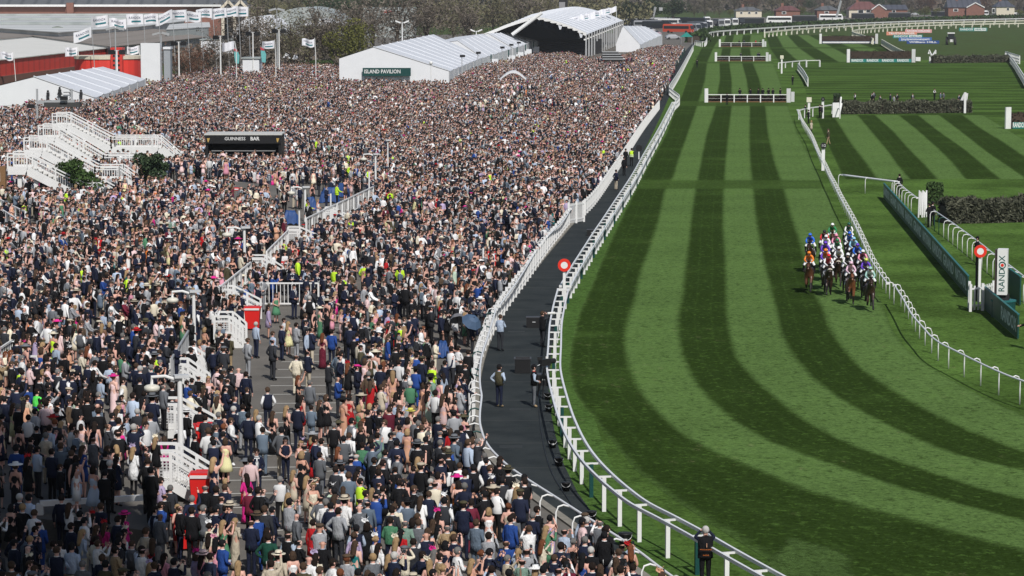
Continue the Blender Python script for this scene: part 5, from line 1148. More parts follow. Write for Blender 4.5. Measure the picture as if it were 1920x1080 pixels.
# path equipment
BKT = MB(); n = 14
BKT.loft([[(r * math.cos(2 * math.pi * j / n), r * math.sin(2 * math.pi * j / n), z) for j in range(n)] for r, z in ((.14, 0), (.19, .33), (.205, .34), (.205, .37))]); BKT = BKT.mesh('pail', BLACK, True)
BH = MB().tube([(.19 * math.cos(a), -.06 - .1 * math.sin(a), .34 - .16 * math.sin(a)) for a in np.linspace(0, math.pi, 9)], .007, 5).mesh('handle', STEEL); BLB = MB().box((0, -.185, .2), (.1, .02, .07)).mesh('sticker', WHITE)
for i, (x, y) in enumerate(((1027, 750), (1029, 772), (1036, 840), (1048, 874), (1061, 921), (1109, 976), (1172, 1024))):
    q = G(x, y); t = thing('bucket', ('black bucket below the cases beside the cameraman', 'black bucket at the foot of the camera gear', 'black bucket first below the camera gear on the path edge', 'black bucket second below the camera gear on the path edge', 'black bucket midway down the curving path edge', 'black bucket opposite the raised phones', 'tall black bucket nearest the camera on the path edge')[i], 'bucket', (q.x, q.y, .006), 0, 'black buckets along the path edge')
    s = .82 if i < 6 else 1.1; t.scale = (s, s, s); put('pail', BKT, t); put('handle', BH, t)
    if i in (1, 2, 6): put('sticker', BLB, t)
t = thing('open_crate', 'open black mesh crate standing on the dark path', 'crate'); q = G(980, 699)
for s in (-1, 1):
    MB().box((q.x + s * .33, q.y, .33), (.03, .5, .62)).build('side', BLACK, t); MB().box((q.x, q.y + s * .25, .33), (.66, .03, .62)).build('side', BLACK, t)
MB().box((q.x, q.y, .03), (.66, .5, .03)).build('floor', BLACK, t); rim = MB()
for s in (-1, 1): rim.box((q.x + s * .35, q.y, .655), (.07, .58, .04)); rim.box((q.x, q.y + s * .27, .655), (.63, .05, .04))
rim.build('rim', mat('dark_grey_plastic', (.05, .05, .055), .5), t)
for lab, x, y, w, h in (('black flight case beside the kneeling photographer', 1001, 614, .75, .5), ('black case against the ladder rail higher up the path', 1110, 442, .7, .4), ('black box under the television camera', 1018, 722, .55, .45)):
    q = G(x, y); t = thing('equipment_case', lab, 'case', (q.x, q.y, .006)); MB().box((0, 0, h / 2), (w, .5, h)).build('body', BLACK, t); MB().box((0, 0, h + .02), (w + .03, .53, .04)).build('lid', MATS['dark_grey_plastic'], t); MB().box((0, -.27, h * .6), (.16, .03, .05)).build('latch', STEEL, t)
t = thing('television_camera', 'black television camera on a tripod at the ladder rail', 'camera'); q = G(1021, 745); z0 = 1.35
for a in (0.3, 2.4, 4.5): MB().tube([(q.x, q.y, z0 - .1), (q.x + .4 * math.cos(a), q.y + .4 * math.sin(a), .01)], .035, 6).build('leg', BLACK, t)
MB().box((q.x, q.y, z0 + .12), (.5, .22, .28), .7).build('body', BLACK, t); MB().tube([(q.x + .15, q.y + .15, z0 + .14), (q.x + .42, q.y + .38, z0 + .14)], .11, 10).build('lens', BLACK, t); MB().box((q.x - .2, q.y - .1, z0 + .3), (.2, .16, .16)).build('viewfinder', BLACK, t); MB().tube([(q.x - .2, q.y - .15, z0 + .05), (q.x - .5, q.y - .4, z0 - .1)], .02, 5).build('pan_bar', STEEL, t); MB().box((q.x + .1, q.y - .02, z0 + .33), (.1, .1, .08)).build('lamp', WHITE, t)
t = thing('camera_cable', 'black cable lying along the path edge', 'cable'); tag(t); MB().tube([p + Vector((-.35, 0, .02)) for p in resample(smooth_line(pxs([(1029, 720), (1026, 760), (1036, 830), (1052, 885), (1080, 930), (1130, 1000), (1190, 1060)]), n=5), 1.5)], .025, 5).build('cable', BLACK, t)
# ================================================================== FLAGS AND LIGHT MASTS
M_FLAG = mat('white_flag_cloth', (.74, .74, .78), .6, noise=.04); FL_BAR = mat('teal_flag_print', (.03, .17, .2), .6); FL_TXT = mat('navy_flag_print', (.07, .1, .2), .6)
def flag_pole(label, xt, yt, xb, yb, d, flagdir=-1, fw=2.9, fh=1.7, m=STEEL, phase=0.0, txt=True, droop=.1):
    t = thing('flagpole', label, 'flagpole', group='white flags on tall poles'); a, b = P(xb, yb, d), P(xt, yt, d); MB().tube([(a.x, d, 0), a, b], .085, 7, 0, .05).build('pole', m, t)
    nu, nv = 10, 4; vs = []; fs = []; uvs = []
    def sf(u, v): return Vector((b.x + flagdir * (.08 + fw * u * .96), d + .55 * math.sin(u * (5 + phase % 3) + phase) * u ** .5, b.z - .1 - fh * v - droop * fw * u + (.1 + .1 * math.sin(phase * 3)) * math.sin(u * 5 + phase + 1) - .25 * math.sin(phase * 2.3) * u * v))
    for i in range(nu + 1):
        for j in range(nv + 1): vs.append(sf(i / nu, j / nv))
    for i in range(nu):
        for j in range(nv): fs.append((i * (nv + 1) + j, i * (nv + 1) + j + 1, (i + 1) * (nv + 1) + j + 1, (i + 1) * (nv + 1) + j))
    fl = MB().add(vs, fs).build('flag', M_FLAG, t, smooth=True)
    def strip(u0, u1, v0, v1, mm, nm):
        s = MB(); k = 6; q = []
        for i in range(k + 1):
            u = u0 + (u1 - u0) * i / k; q += [sf(u, v0) + Vector((0, -.04, 0)), sf(u, v1) + Vector((0, -.04, 0))]
        s.add(q, [(2 * i, 2 * i + 1, 2 * i + 3, 2 * i + 2) for i in range(k)]); s.build(nm, mm, fl)
    if txt:
        strip(.12, .72, .62, .78, FL_BAR, 'printed_bar')
        me = text_mesh('RANDOX', .62, FL_TXT, spacing=1.05).copy(); xs = [v.co.x for v in me.vertices]; w0 = min(xs); w1 = max(xs)
        for v in me.vertices:
            u = (v.co.x - w0) / (w1 - w0); u = .14 + .72 * ((1 - u) if flagdir < 0 else u); vv = .36 - v.co.y / .62 * .32; q = sf(u, vv); v.co = (q.x, q.y - .05, q.z)
        put('lettering', me, fl)
    return t
FLG = [(172, 50, 181, 182), (203, 27, 213, 170), (237, 33, 245, 170), (269, 25, 276, 163), (297, 25, 306, 163), (323, 18, 331, 152), (350, 17, 358, 150), (377, 20, 383, 148), (398, 14, 408, 146), (425, 14, 431, 146), (447, 12, 453, 140), (466, 12, 470, 136)]
names_ = ['first tall flagpole of the row, above the toilet tent', 'tall flagpole over the round red building', 'tall flagpole just left of the sign tower', 'tall flagpole left of the white screen box', 'tall flagpole in front of the white screen box', 'tall flagpole right of the white screen box', 'tall flagpole over the rusty shrubs', 'tall flagpole above the white wall panel', 'tall flagpole near the brick gables', 'tall flagpole below the left brick gable', 'tall flagpole below the right brick gable', 'last tall flagpole of the row at its right end']
for i, (q, nm) in enumerate(zip(FLG, names_)): flag_pole('printed white flag on the ' + nm, *q, 430 + i * 6, phase=i * 1.3, droop=(.28, .12, .05, .02, .03, .3, .05, .06, .1, .04, .02, -.05)[i])
for lab, q in (('small white flag at the left edge before the red shed', (25, 96, 30, 158)), ('small white flag at the corner of the red shed', (146, 87, 149, 135)), ('small white flag beside the sign tower', (261, 85, 264, 150)), ('small white flag behind the first feather banner', (440, 77, 443, 95)), ('small white flag right of the second feather banner', (515, 75, 517, 110)), ('small lone white flag over the brown shrubs', (590, 71, 592, 108))): flag_pole(lab, *q, 440, fw=2.1, fh=1.3, m=WHITE, phase=q[0] * .1, droop=.08, txt=q[0] not in (440,))
for i, x in enumerate(range(1086, 1166, 10)): flag_pole(('small white flag on the %s of the far curved roof' % ('left tip', 'left part', 'left middle', 'centre left', 'centre', 'centre right', 'right part', 'right tip')[i]), x, 30 - i * 2.6, x, 44 - i * 2, 690 + i * 14, fw=2.6, fh=1.6, m=WHITE, phase=i, txt=(i % 2 == 0), droop=.12)
for lab, x, y in (('turquoise feather banner left of the bare shrub', 440, 90), ('turquoise feather banner nearer the peaked tent', 490, 88)):
    d = 470; t = thing('feather_banner', lab, 'banner', group='turquoise feather banners'); pts = [P(x, y, d), P(x + 4, y + 2, d), P(x + 9, y + 14, d), P(x + 8, y + 30, d), P(x + 1, y + 28, d), P(x - 1, y + 10, d)]; n = len(pts)
    MB().add([p for p in pts] + [p + Vector((0, .06, 0)) for p in pts], [tuple(range(n - 1, -1, -1)), tuple(range(n, 2 * n))]).build('banner', mat('turquoise_cloth', (.14, .42, .42), .6), t); MB().add([pts[0] - Vector((.2, .05, 0)), pts[1] - Vector((0, .05, 0)), P(x + 6, y + 7, d - .05), P(x - 1, y + 6, d - .05)], [(3, 2, 1, 0)]).build('red_tip', mat('red_cloth_tip', (.45, .06, .08), .6), t); MB().tube([P(x + 8, y + 45, d), P(x + 8, y + 28, d)], .05, 5).build('pole', BLACK, t)
def mast(label, x, yt, yb, d, kind):
    t = thing('light_mast', label, 'light mast'); q = P(x, yt, d); MB().tube([(q.x, d, 0), q], .16, 8, 0, .1).build('pole', WHITE if kind != 'dark' else STEEL, t)
    for s in (-1, 1):
        if kind == 'speaker': MB().box((q.x + s * .75, d, q.z - .3), (.8, .8, .7), s * .4).build('loudspeaker', BLACK, t)
        elif kind == 'dark': MB().box((q.x + s * .8, d, q.z - .1), (1.4, .6, .35), tilt=Matrix.Rotation(s * .25, 3, 'Y')).build('floodlight', STEEL, t)
        else: MB().box((q.x + s * .8, d, q.z + .1), (1.1, .45, .25), tilt=Matrix.Rotation(-s * .4, 3, 'Y')).build('lamp', WHITE, t)
    MB().bar((q.x - .9, d, q.z - .05), (q.x + .9, d, q.z - .05), .1, .1).build('crossbar', STEEL, t); return t
for lab, x, yt, yb, d, k in (('tall mast with clustered floodlights among the flags', 216, 52, 178, 425, 'dark'), ('white mast with loudspeakers in front of the sign tower', 219, 94, 178, 400, 'speaker'), ('white mast with loudspeakers right of the screen box', 335, 78, 150, 440, 'speaker'), ('white mast with loudspeakers below the brick block', 413, 67, 145, 455, 'speaker'), ('white mast with loudspeakers by the last flagpoles', 474, 60, 128, 470, 'speaker'),
                          ('white mast with a loudspeaker by the second feather banner', 523, 55, 118, 480, 'speaker'), ('tall dark mast with floodlights over the brown shrubs', 519, 17, 110, 500, 'dark'), ('dark floodlight mast in front of the brown roof', 302, 62, 165, 460, 'dark'), ('tall twin lamp standard behind the pavilion ridge', 754, 42, 100, 520, 'lamp'), ('twin lamp standard behind the roof valley of the pavilion', 893, 58, 90, 600, 'lamp')): mast(lab, x, yt, yb, d, k)
for i, (x, y) in enumerate(((866, 105), (896, 99), (941, 89), (958, 84), (972, 80), (990, 76))):
    d = 460 + i * 34; q = P(x, y, d); t = thing('light_mast', 'slim dark headed floodlight on the side of the pavilion, ' + ('nearest', 'second', 'third', 'fourth', 'fifth', 'farthest')[i] + ' of the row', 'light mast', group='floodlights along the pavilion'); MB().cyl((q.x, d, 0), .08, q.z, 6).build('pole', STEEL, t); MB().box((q.x + .1, d, q.z), (.9, .5, .4)).build('lamp', BLACK, t)
t = thing('light_mast', 'thin white lamp in front of the pavilion gable', 'light mast'); q = P(808, 118, 415); MB().cyl((q.x, 415, 0), .07, q.z, 6).build('pole', WHITE, t); MB().ball(q, .3, 8, 6).build('lamp', WHITE, t)
# ================================================================== VEHICLES
def coach_meshes(body_m):
    L, W, Hh = 12.0, 2.5, 3.3; b = MB()
    b.loft([[(-L / 2, -W / 2, .45), (L / 2 - .1, -W / 2, .45), (L / 2 - .1, W / 2, .45), (-L / 2, W / 2, .45)], [(-L / 2, -W / 2, 1.5), (L / 2, -W / 2, 1.5), (L / 2, W / 2, 1.5), (-L / 2, W / 2, 1.5)], [(-L / 2, -W / 2, 2.8), (L / 2 - .45, -W / 2, 2.8), (L / 2 - .45, W / 2, 2.8), (-L / 2, W / 2, 2.8)], [(-L / 2 + .2, -W / 2 + .15, Hh), (L / 2 - .9, -W / 2 + .15, Hh), (L / 2 - .9, W / 2 - .15, Hh), (-L / 2 + .2, W / 2 - .15, Hh)]])
    g = MB()
    for s in (-1, 1):
        g.box((-.2, s * (W / 2 + .01), 2.1), (L - 1.3, .04, 1.05))
    ws = MB().add([(L / 2 + .02, -W / 2 + .12, 1.45), (L / 2 + .02, W / 2 - .12, 1.45), (L / 2 - .4, W / 2 - .15, 2.85), (L / 2 - .4, -W / 2 + .15, 2.85)], [(0, 1, 2, 3)])
    wh = MB().tube([(0, -.15, 0), (0, .15, 0)], .5, 12)
    return b.mesh('body', body_m), g.mesh('side_window', GLASS), ws.mesh('windscreen', GLASS), wh.mesh('wheel', TYRE)
CM = {n: coach_meshes(m) for n, m in (('white', mat('white_coach_paint', (.7, .7, .7), .3)), ('black', mat('black_coach_paint', (.015, .018, .024), .3)), ('grey', mat('silver_coach_paint', (.3, .31, .33), .3)), ('red', mat('orange_red_paint', (.5, .07, .035), .3)))}
MIR = MB().box((0, 0, 0), (.12, .2, .4)).mesh('mirror', BLACK); HL = MB().box((0, 0, 0), (.06, .35, .18)).mesh('headlight', mat('headlight_glass', (.7, .7, .68), .2))
def coach(label, px, py, kind, rz, scale=1.0):
    q = G(px, py); t = thing('coach', label, 'coach', (q.x, q.y, 0), rz, 'coaches parked beyond the rails'); t.scale = (scale,) * 3; b, g, ws, wh = CM[kind]
    put('body', b, t); put('side_window', g, t); put('windscreen', ws, t)
    for x in (-3.6, 4.0):
        for s in (-1.12, 1.12): put('wheel', wh, t, (x, s, .5))
    for s in (-1, 1): put('mirror', MIR, t, (6.0, s * 1.4, 2.5)); put('headlight', HL, t, (5.98, s * .85, .8))
    return t
PI = math.pi
for lab, x, y, k, rz in (('white coach side on behind the hedge, left of the second white one', 1460, 43.5, 'white', PI), ('white coach with a dark band side on by the crane boom', 1558, 38.5, 'white', 0), ('white coach side on near the pointed gable house', 1834, 30.5, 'white', PI),
        ('dark coach side on left of the first white coach', 1407, 46, 'black', PI), ('dark coach between the two white side on coaches', 1509, 41, 'black', 0), ('dark coach just right of the crane boom', 1618, 36, 'black', 0), ('dark coach in front of the low bungalow', 1686, 34.5, 'black', PI), ('dark coach half hidden behind the green banner', 1766, 31.5, 'black', 0),
        ('dark coach front at the left of the dark row', 1383, 47.5, 'black', -1.3), ('tall white coach front facing the camera', 1377, 48.5, 'white', -PI / 2), ('white coach front nearest the hedge corner', 1329, 53.5, 'white', -PI / 2), ('grey coach front beside the white front', 1351, 51, 'grey', -PI / 2), ('white coach front right of the grey one', 1362, 50, 'white', -PI / 2), ('dark coach front beside the grey one', 1341, 50.5, 'black', -PI / 2),
        ('orange red coach at the end of the car park row', 1272, 62, 'red', -.6), ('grey coach first right of the orange red one', 1291, 60, 'grey', -.9), ('dark coach second right of the orange red one', 1299, 58, 'black', -1.0), ('grey coach third right of the orange red one', 1307, 57, 'grey', -1.1), ('dark coach last of the slanted row', 1314, 55.5, 'black', -1.2), ('dark coach behind the orange red one', 1232, 55, 'black', -.4), ('white coach far back in the car park', 1252, 49, 'white', -.5), ('dark coach far back in the car park', 1210, 51, 'black', -.4), ('dark coach side on behind the tall white front', 1300, 47, 'black', -.4), ('white coach far back beside the dark one', 1325, 45, 'white', -PI / 2), ('silver coach side on beyond the mauve car', 1216, 53.5, 'grey', -.4), ('white coach side on in the first row behind the curved roof', 1196, 49, 'white', -.4), ('silver coach far back at the foot of the crane boom', 1238, 46.5, 'grey', -.4), ('dark coach far back right of the crane boom', 1270, 46, 'black', -.4)): coach(lab, x, y, k, rz)
def car_meshes(m):
    b = MB(); prof = [(-2.1, .35), (2.05, .35), (2.15, .75), (1.2, .95), (.55, 1.4), (-1.2, 1.45), (-1.95, 1.0), (-2.15, .8)]; W = .86; n = len(prof)
    b.loft([[(x, s * W * (1 if z < 1 else .85), z) for x, z in prof] for s in (1, -1)]); g = MB()
    for s in (-1, 1): g.add([(1.0, s * (W * .9), 1.0), (.5, s * (W * .86), 1.36), (-1.15, s * (W * .86), 1.4), (-1.7, s * W * .9, 1.02)], [(0, 1, 2, 3)])
    g.add([(1.22, -.7, .98), (1.22, .7, .98), (.6, .65, 1.4), (.6, -.65, 1.4)], [(0, 1, 2, 3)])
    return b.mesh('body', m), g.mesh('window', GLASS)
CARS = [car_meshes(mat(n, c, .3)) for n, c in (('white_car_paint', (.65, .65, .65)), ('black_car_paint', (.02, .02, .025)), ('silver_car_paint', (.35, .36, .38)), ('pale_pink_car_paint', (.5, .36, .4)))]
CWH = MB().tube([(0, -.1, 0), (0, .1, 0)], .33, 10).mesh('wheel', TYRE)
for lab, x, y, k, rz in (('white car parked nearest the white tent', 1213, 68, 0, -.9), ('dark car parked behind the white one', 1200, 63, 1, -.9), ('pale mauve van like car before the orange red coach', 1228, 66, 3, -.9), ('silver car at the end of the car park', 1192, 57, 2, -.5), ('dark car at the edge of the car park', 1178, 54, 1, -.5), ('white car behind the dark coaches', 1240, 44, 0, -.5), ('white car parked beyond the hedge at far right', 1907, 28, 0, 0), ('silver car beyond the hedge left of the cream house', 1715, 29, 2, 0), ('white car far behind the dark coach row', 1265, 43, 0, -.4), ('silver car far behind the dark coach row', 1283, 42.5, 2, -.4), ('dark car first of the pair below the dark coaches', 1205, 58, 1, -.8), ('white car second of the pair below the dark coaches', 1217, 60, 0, -.8), ('silver car beside the teal gazebo', 1262, 74, 2, .2), ('white car between the marquee and the mauve car', 1219, 73, 0, -.9), ('dark car farthest left behind the curved roof', 1170, 49, 1, -.4), ('white car parked alone behind the two dark coaches', 1222, 47, 0, -.3)):
    q = G(x, y); t = thing('parked_car', lab, 'car', (q.x, q.y, 0), rz, 'cars parked beyond the crowd'); t.scale = (1.15,) * 3; put('body', CARS[k][0], t); put('window', CARS[k][1], t)
    for u in (-1.35, 1.35):
        for s in (-.8, .8): put('wheel', CWH, t, (u, s, .33))
q = G(1783, 84); t = thing('tractor', 'white roofed tractor driving on the rough grass', 'tractor', (q.x, q.y, 0), -PI / 2 - .1); t.scale = (1.25,) * 3
MB().box((1.1, 0, 1.2), (1.8, .9, .8)).build('bonnet', BLACK, t); MB().box((-.4, 0, 1.9), (1.5, 1.5, 1.5)).build('cab', GLASS, t); MB().box((-.4, 0, 2.75), (1.8, 1.7, .25)).build('roof', WHITE, t); MB().box((1.9, 0, 1.0), (.2, .8, .6)).build('grille', WHITE, t)
for x, r in ((-.8, .95), (1.4, .6)):
    for s in (-1, 1): MB().tube([(x, s * .95 - .2, r), (x, s * .95 + .2, r)], r, 14).build('wheel', TYRE, t)
t = thing('steward_booth', 'teal peaked gazebo at the far end of the crowd', 'gazebo'); q = G(1287, 83); MB().add([(q.x - 1.8, q.y - 1.8, 2.2), (q.x + 1.8, q.y - 1.8, 2.2), (q.x + 1.8, q.y + 1.8, 2.2), (q.x - 1.8, q.y + 1.8, 2.2), (q.x, q.y, 3.6)], [(0, 1, 4), (1, 2, 4), (2, 3, 4), (3, 0, 4)]).build('canopy', TEAL, t)
for sx in (-1.7, 1.7):
    for sy in (-1.7, 1.7): MB().cyl((q.x + sx, q.y + sy, 0), .06, 2.2, 6).build('leg', STEEL, t)
# ================================================================== PEOPLE
SLOT = {'skin': 0, 'top': 1, 'bottom': 2, 'shoe': 3, 'sleeve': 4, 'dark': 5}
DG = lambda: bpy.context.evaluated_depsgraph_get()
def skin_mesh(name, J, Ed, root, slots, extra=None, sub=1):
    """grow one continuous body over a skeleton; every face takes the slot of its nearest bone"""
    ks = list(J); me = bpy.data.meshes.new('tmp'); me.from_pydata([J[k][:3] for k in ks], [(ks.index(a), ks.index(b)) for a, b, _ in Ed], [])
    o = bpy.data.objects.new('tmp', me); COL.objects.link(o)
    o.modifiers.new('s', 'SKIN'); sv = me.skin_vertices[0].data
    for i, k in enumerate(ks):
        r = J[k][3]; sv[i].radius = r if isinstance(r, tuple) else (r, r); sv[i].use_root = (k == root)
    m = o.modifiers.new('u', 'SUBSURF'); m.levels = sub; m.render_levels = sub
    out = bpy.data.meshes.new_from_object(o.evaluated_get(DG())); bpy.data.objects.remove(o)
    nv = len(out.vertices); V = np.empty(nv * 3); out.vertices.foreach_get('co', V); V = V.reshape(-1, 3)
    Fc = [tuple(p.vertices) for p in out.polygons]; C_ = np.array([V[list(f)].mean(0) for f in Fc])
    best = np.full(len(Fc), 1e9); sl_ = np.zeros(len(Fc), int)
    for a, b, s in Ed:
        A_ = np.array(J[a][:3]); B_ = np.array(J[b][:3]); d = B_ - A_; t = np.clip(((C_ - A_) @ d) / (d @ d + 1e-9), 0, 1)
        ra = J[a][3] if not isinstance(J[a][3], tuple) else J[a][3][0]; rb = J[b][3] if not isinstance(J[b][3], tuple) else J[b][3][0]
        D = np.linalg.norm(C_ - (A_ + t[:, None] * d), axis=1) / (ra + (rb - ra) * t)
        w = D < best; best[w] = D[w]; sl_[w] = slots[s]
    bpy.data.meshes.remove(out); mb = MB(); mb.v = [tuple(v) for v in V]; mb.f = Fc; mb.m = sl_.tolist()
    if extra: extra(mb)
    return mb
POSE = {  # elbow, wrist, hand for the left arm (x forward, y left, z up); right arm mirrored unless given
    'down': [(-.03, .25, 1.13), (.04, .25, .9), (.07, .25, .81)], 'clasp': [(-.02, .25, 1.14), (.17, .12, 1.06), (.22, .04, 1.05)], 'folded': [(.05, .26, 1.15), (.2, .06, 1.18), (.2, -.03, 1.2)],
    'phone': [(.2, .22, 1.27), (.36, .09, 1.5), (.39, .05, 1.58)], 'eyes': [(.16, .27, 1.42), (.16, .1, 1.6), (.15, .06, 1.64)], 'hips': [(-.1, .36, 1.18), (.02, .2, 1.02), (.08, .17, 1.0)],
    'pocket': [(-.1, .28, 1.15), (.06, .21, .98), (.1, .19, .93)], 'lean': [(.16, .24, 1.18), (.36, .16, 1.1), (.43, .13, 1.1)], 'raise': [(.12, .26, 1.52), (.22, .22, 1.78), (.25, .21, 1.87)]}
def body(pose, female=False, mix=None, sit=False, stride=.0):
    s = .93 if female else 1.0; w = .88 if female else 1.0
    J = {'pelvis': (0, 0, .97, .125), 'waist': (0, 0, 1.13, .11 * w), 'chest': (0, 0, 1.32, .135 * w), 'nb': (-.015, 0, 1.45, .07 * w), 'neck': (.0, 0, 1.52, .052 * w), 'head': (.02, 0, 1.625, .09), 'crown': (.005, 0, 1.695, .078)}
    E_ = [('pelvis', 'waist', 'bottom'), ('waist', 'chest', 'top'), ('chest', 'nb', 'top'), ('nb', 'neck', 'skin'), ('neck', 'head', 'skin'), ('head', 'crown', 'skin')]
    for sd, sg in (('L', 1), ('R', -1)):
        p = POSE[mix if (mix and sd == 'R') else pose]; f = lambda q: (q[0], q[1] * sg * (w if q[1] > .1 else 1), q[2])
        J['sh' + sd] = (-.01, .165 * sg * w, 1.405, .07 * w); J['el' + sd] = f(p[0]) + (.05 * w,); J['wr' + sd] = f(p[1]) + (.036 * w,); J['ha' + sd] = f(p[2]) + (.036 * w,)
        E_ += [('chest', 'sh' + sd, 'top'), ('sh' + sd, 'el' + sd, 'sleeve'), ('el' + sd, 'wr' + sd, 'sleeve'), ('wr' + sd, 'ha' + sd, 'skin')]
        st = stride * sg
        J['hip' + sd] = (st * .1, .085 * sg, .88, .095); J['kn' + sd] = (st * .5 + .01, .09 * sg, .5, .064 if not female else .052); J['an' + sd] = (st * .9 - .015, .095 * sg, .1, .056 if not female else .036); J['to' + sd] = (st * .9 + .13, .115 * sg, .045, .04)
        E_ += [('pelvis', 'hip' + sd, 'bottom'), ('hip' + sd, 'kn' + sd, 'bottom'), ('kn' + sd, 'an' + sd, 'bottom'), ('an' + sd, 'to' + sd, 'shoe')]
    def extra(mb):
        mb.add([(.105, -.016, 1.61), (.105, .016, 1.61), (.1, 0, 1.655), (.132, 0, 1.612)], [(0, 3, 2), (1, 2, 3), (0, 1, 3)], 0)      # nose
        for q in (-1, 1):
            mb.box((.01, q * .092, 1.63), (.035, .02, .055), 0, 0)                                                                     # ears
            mb.add([(.106, q * .034 - .013, 1.648), (.106, q * .034 + .013, 1.648), (.1, q * .034 + .013, 1.66), (.1, q * .034 - .013, 1.66)], [(0, 1, 2, 3)], 5)   # eyes
        mb.add([(.108, -.022, 1.578), (.108, .022, 1.578), (.108, .02, 1.585), (.108, -.02, 1.585)], [(0, 1, 2, 3)], 5)                  # mouth
        for sd in 'LR':                                                                                                                # fingers and thumb
            h = Vector(J['ha' + sd][:3]); d = (h - Vector(J['wr' + sd][:3])).normalized(); sgn = 1 if sd == 'L' else -1
            u = d.cross(Vector((0, sgn, .2))).normalized(); 
            for i, L in enumerate((.07, .08, .074, .058)):
                o = h + u * (.022 - .0148 * i) + d * .02; mid = o + d * L * .55; tip = mid + (d * .6 + Vector((.2, -sgn * .5, -.3)).normalized() * .5) * L * .5; mb.tube([o, mid, tip], .0085, 4, 0, .006)
            mb.tube([h - d * .02 + u * .03, h + u * .055 + d * .02, h + u * .05 + d * .055], .0095, 4, 0, .007)
    mb = skin_mesh('person', J, E_, 'pelvis', SLOT, extra)
    if female: mb.v = [(x * s, y * s, z * s) for x, y, z in mb.v]
    return mb
BLANK = [bpy.data.materials.new('garment_%d' % i) for i in range(6)]
def ring(z, rx, ry, cx=0.0, n=14): return [(cx + rx * math.cos(2 * math.pi * i / n), ry * math.sin(2 * math.pi * i / n), z) for i in range(n)]
def shell(prof): return MB().loft([ring(*p) for p in prof], 0)
def front(mb, top_z, bot_z, wid, m, prof, off=.012):
    def rx(z):
        q = sorted((p[0], p[1]) for p in prof); return float(np.interp(z, [a for a, _ in q], [b for _, b in q]))
    zs = np.linspace(top_z, bot_z, 4); L = []; R_ = []
    for i, z in enumerate(zs):
        ww = wid * (1 - i / 3) + .004; x = rx(z) + off - ww * .12; L.append((x, ww, z)); R_.append((x, -ww, z))
    mb.add(L + R_, [(i + 4, i + 5, i + 1, i) for i in range(3)], m)
JP = [(1.478, .066, .078), (1.455, .09, .135), (1.405, .118, .192), (1.30, .142, .198), (1.12, .13, .176), (1.0, .135, .182), (.83, .148, .2)]
def garment(kind):
    if kind in ('jacket', 'open_jacket'):
        mb = shell(JP); front(mb, 1.455, 1.08 if kind == 'jacket' else .9, .06 if kind == 'jacket' else .085, 1, JP); front(mb, 1.44, 1.12, .016, 2, JP, .02); mb.loft([ring(1.465, .07, .082), ring(1.5, .064, .07)], 1, False)
        for s in (-1, 1): mb.bar((.145, s * .075, 1.40), (.148, s * .012, 1.1), .05, .012, 0)
        mb.box((-.148, 0, .9), (.004, .012, .16), 0, 2)
    elif kind == 'shirt':
        p = JP[:5] + [(.95, .14, .185), (.93, .125, .165)]; mb = shell(p); mb.loft([ring(1.465, .07, .082), ring(1.498, .066, .072)], 0, False); mb.loft([ring(.955, .132, .172), ring(.925, .132, .172)], 2, False)
    elif kind == 'waistcoat':
        p = JP[:4] + [(1.12, .132, .178), (.92, .142, .186)]; mb = shell(p); front(mb, 1.455, 1.15, .06, 1, p); mb.loft([ring(1.465, .07, .082), ring(1.5, .064, .07)], 1, False)
    elif kind == 'dress': mb = shell([(1.34, .1, .13), (1.25, .118, .15), (1.08, .09, .118), (.95, .118, .155), (.78, .13, .168), (.52, .145, .18)]); 
    elif kind == 'flared_dress': mb = shell([(1.34, .1, .13), (1.25, .118, .15), (1.08, .09, .118), (.9, .15, .19), (.7, .2, .235), (.5, .25, .28)])
    elif kind == 'long_dress': mb = shell([(1.34, .1, .13), (1.25, .118, .15), (1.08, .09, .118), (.92, .125, .16), (.6, .135, .17), (.3, .14, .17), (.08, .19, .22)])
    elif kind == 'coat': mb = shell([(1.455, .07, .08), (1.42, .1, .15), (1.3, .125, .17), (1.1, .12, .155), (.9, .15, .185), (.62, .175, .21)]); front(mb, 1.42, 1.2, .05, 1, JP)
    elif kind == 'blouse': mb = shell([(1.44, .07, .085), (1.38, .1, .155), (1.25, .122, .16), (1.08, .1, .13), (.92, .135, .165)])
    elif kind == 'hivis':
        p = [(1.47, .075, .1), (1.45, .1, .15), (1.40, .13, .205), (1.30, .152, .21), (1.1, .15, .2), (.88, .155, .21)]; mb = shell(p); mb.loft([ring(1.12, .157, .21), ring(1.06, .157, .21)], 1, False); mb.loft([ring(.97, .157, .21), ring(.92, .157, .213)], 1, False)
    return mb
def hair(kind):
    mb = MB(); b = MB().ball((.0, 0, 1.652), .109, 14, 10, 0, (1.04, .93, 1.03))
    def keep(c):
        if kind == 'balding': return c[2] < 1.68 and c[0] < .03 and c[2] > 1.585
        face = c[0] > .05 and c[2] < 1.695 or c[0] > .0 and c[2] < 1.63 
        return not face and c[2] > (1.575 if kind != 'crop' else 1.60)
    for f in b.f:
        c = np.mean([b.v[i] for i in f], 0)
        if keep(c): mb.f.append(tuple(f)); mb.m.append(0)
    mb.v = list(b.v)
    if kind == 'long': mb.loft([[(-.05 + .07 * math.cos(a) + dx, r * math.sin(a), z) for a in np.linspace(0, 2 * math.pi, 10, endpoint=False)] for z, r, dx in ((1.7, .06, .0), (1.62, .096, -.01), (1.5, .098, -.03), (1.38, .085, -.055), (1.27, .05, -.06))], 0)
    if kind == 'bob': mb.loft([[(-.035 + .085 * math.cos(a), r * math.sin(a), z) for a in np.linspace(0, 2 * math.pi, 10, endpoint=False)] for z, r in ((1.7, .07), (1.62, .112), (1.53, .112), (1.49, .09))], 0)
    if kind == 'bun': mb.ball((-.12, 0, 1.66), .055, 8, 6)
    return mb
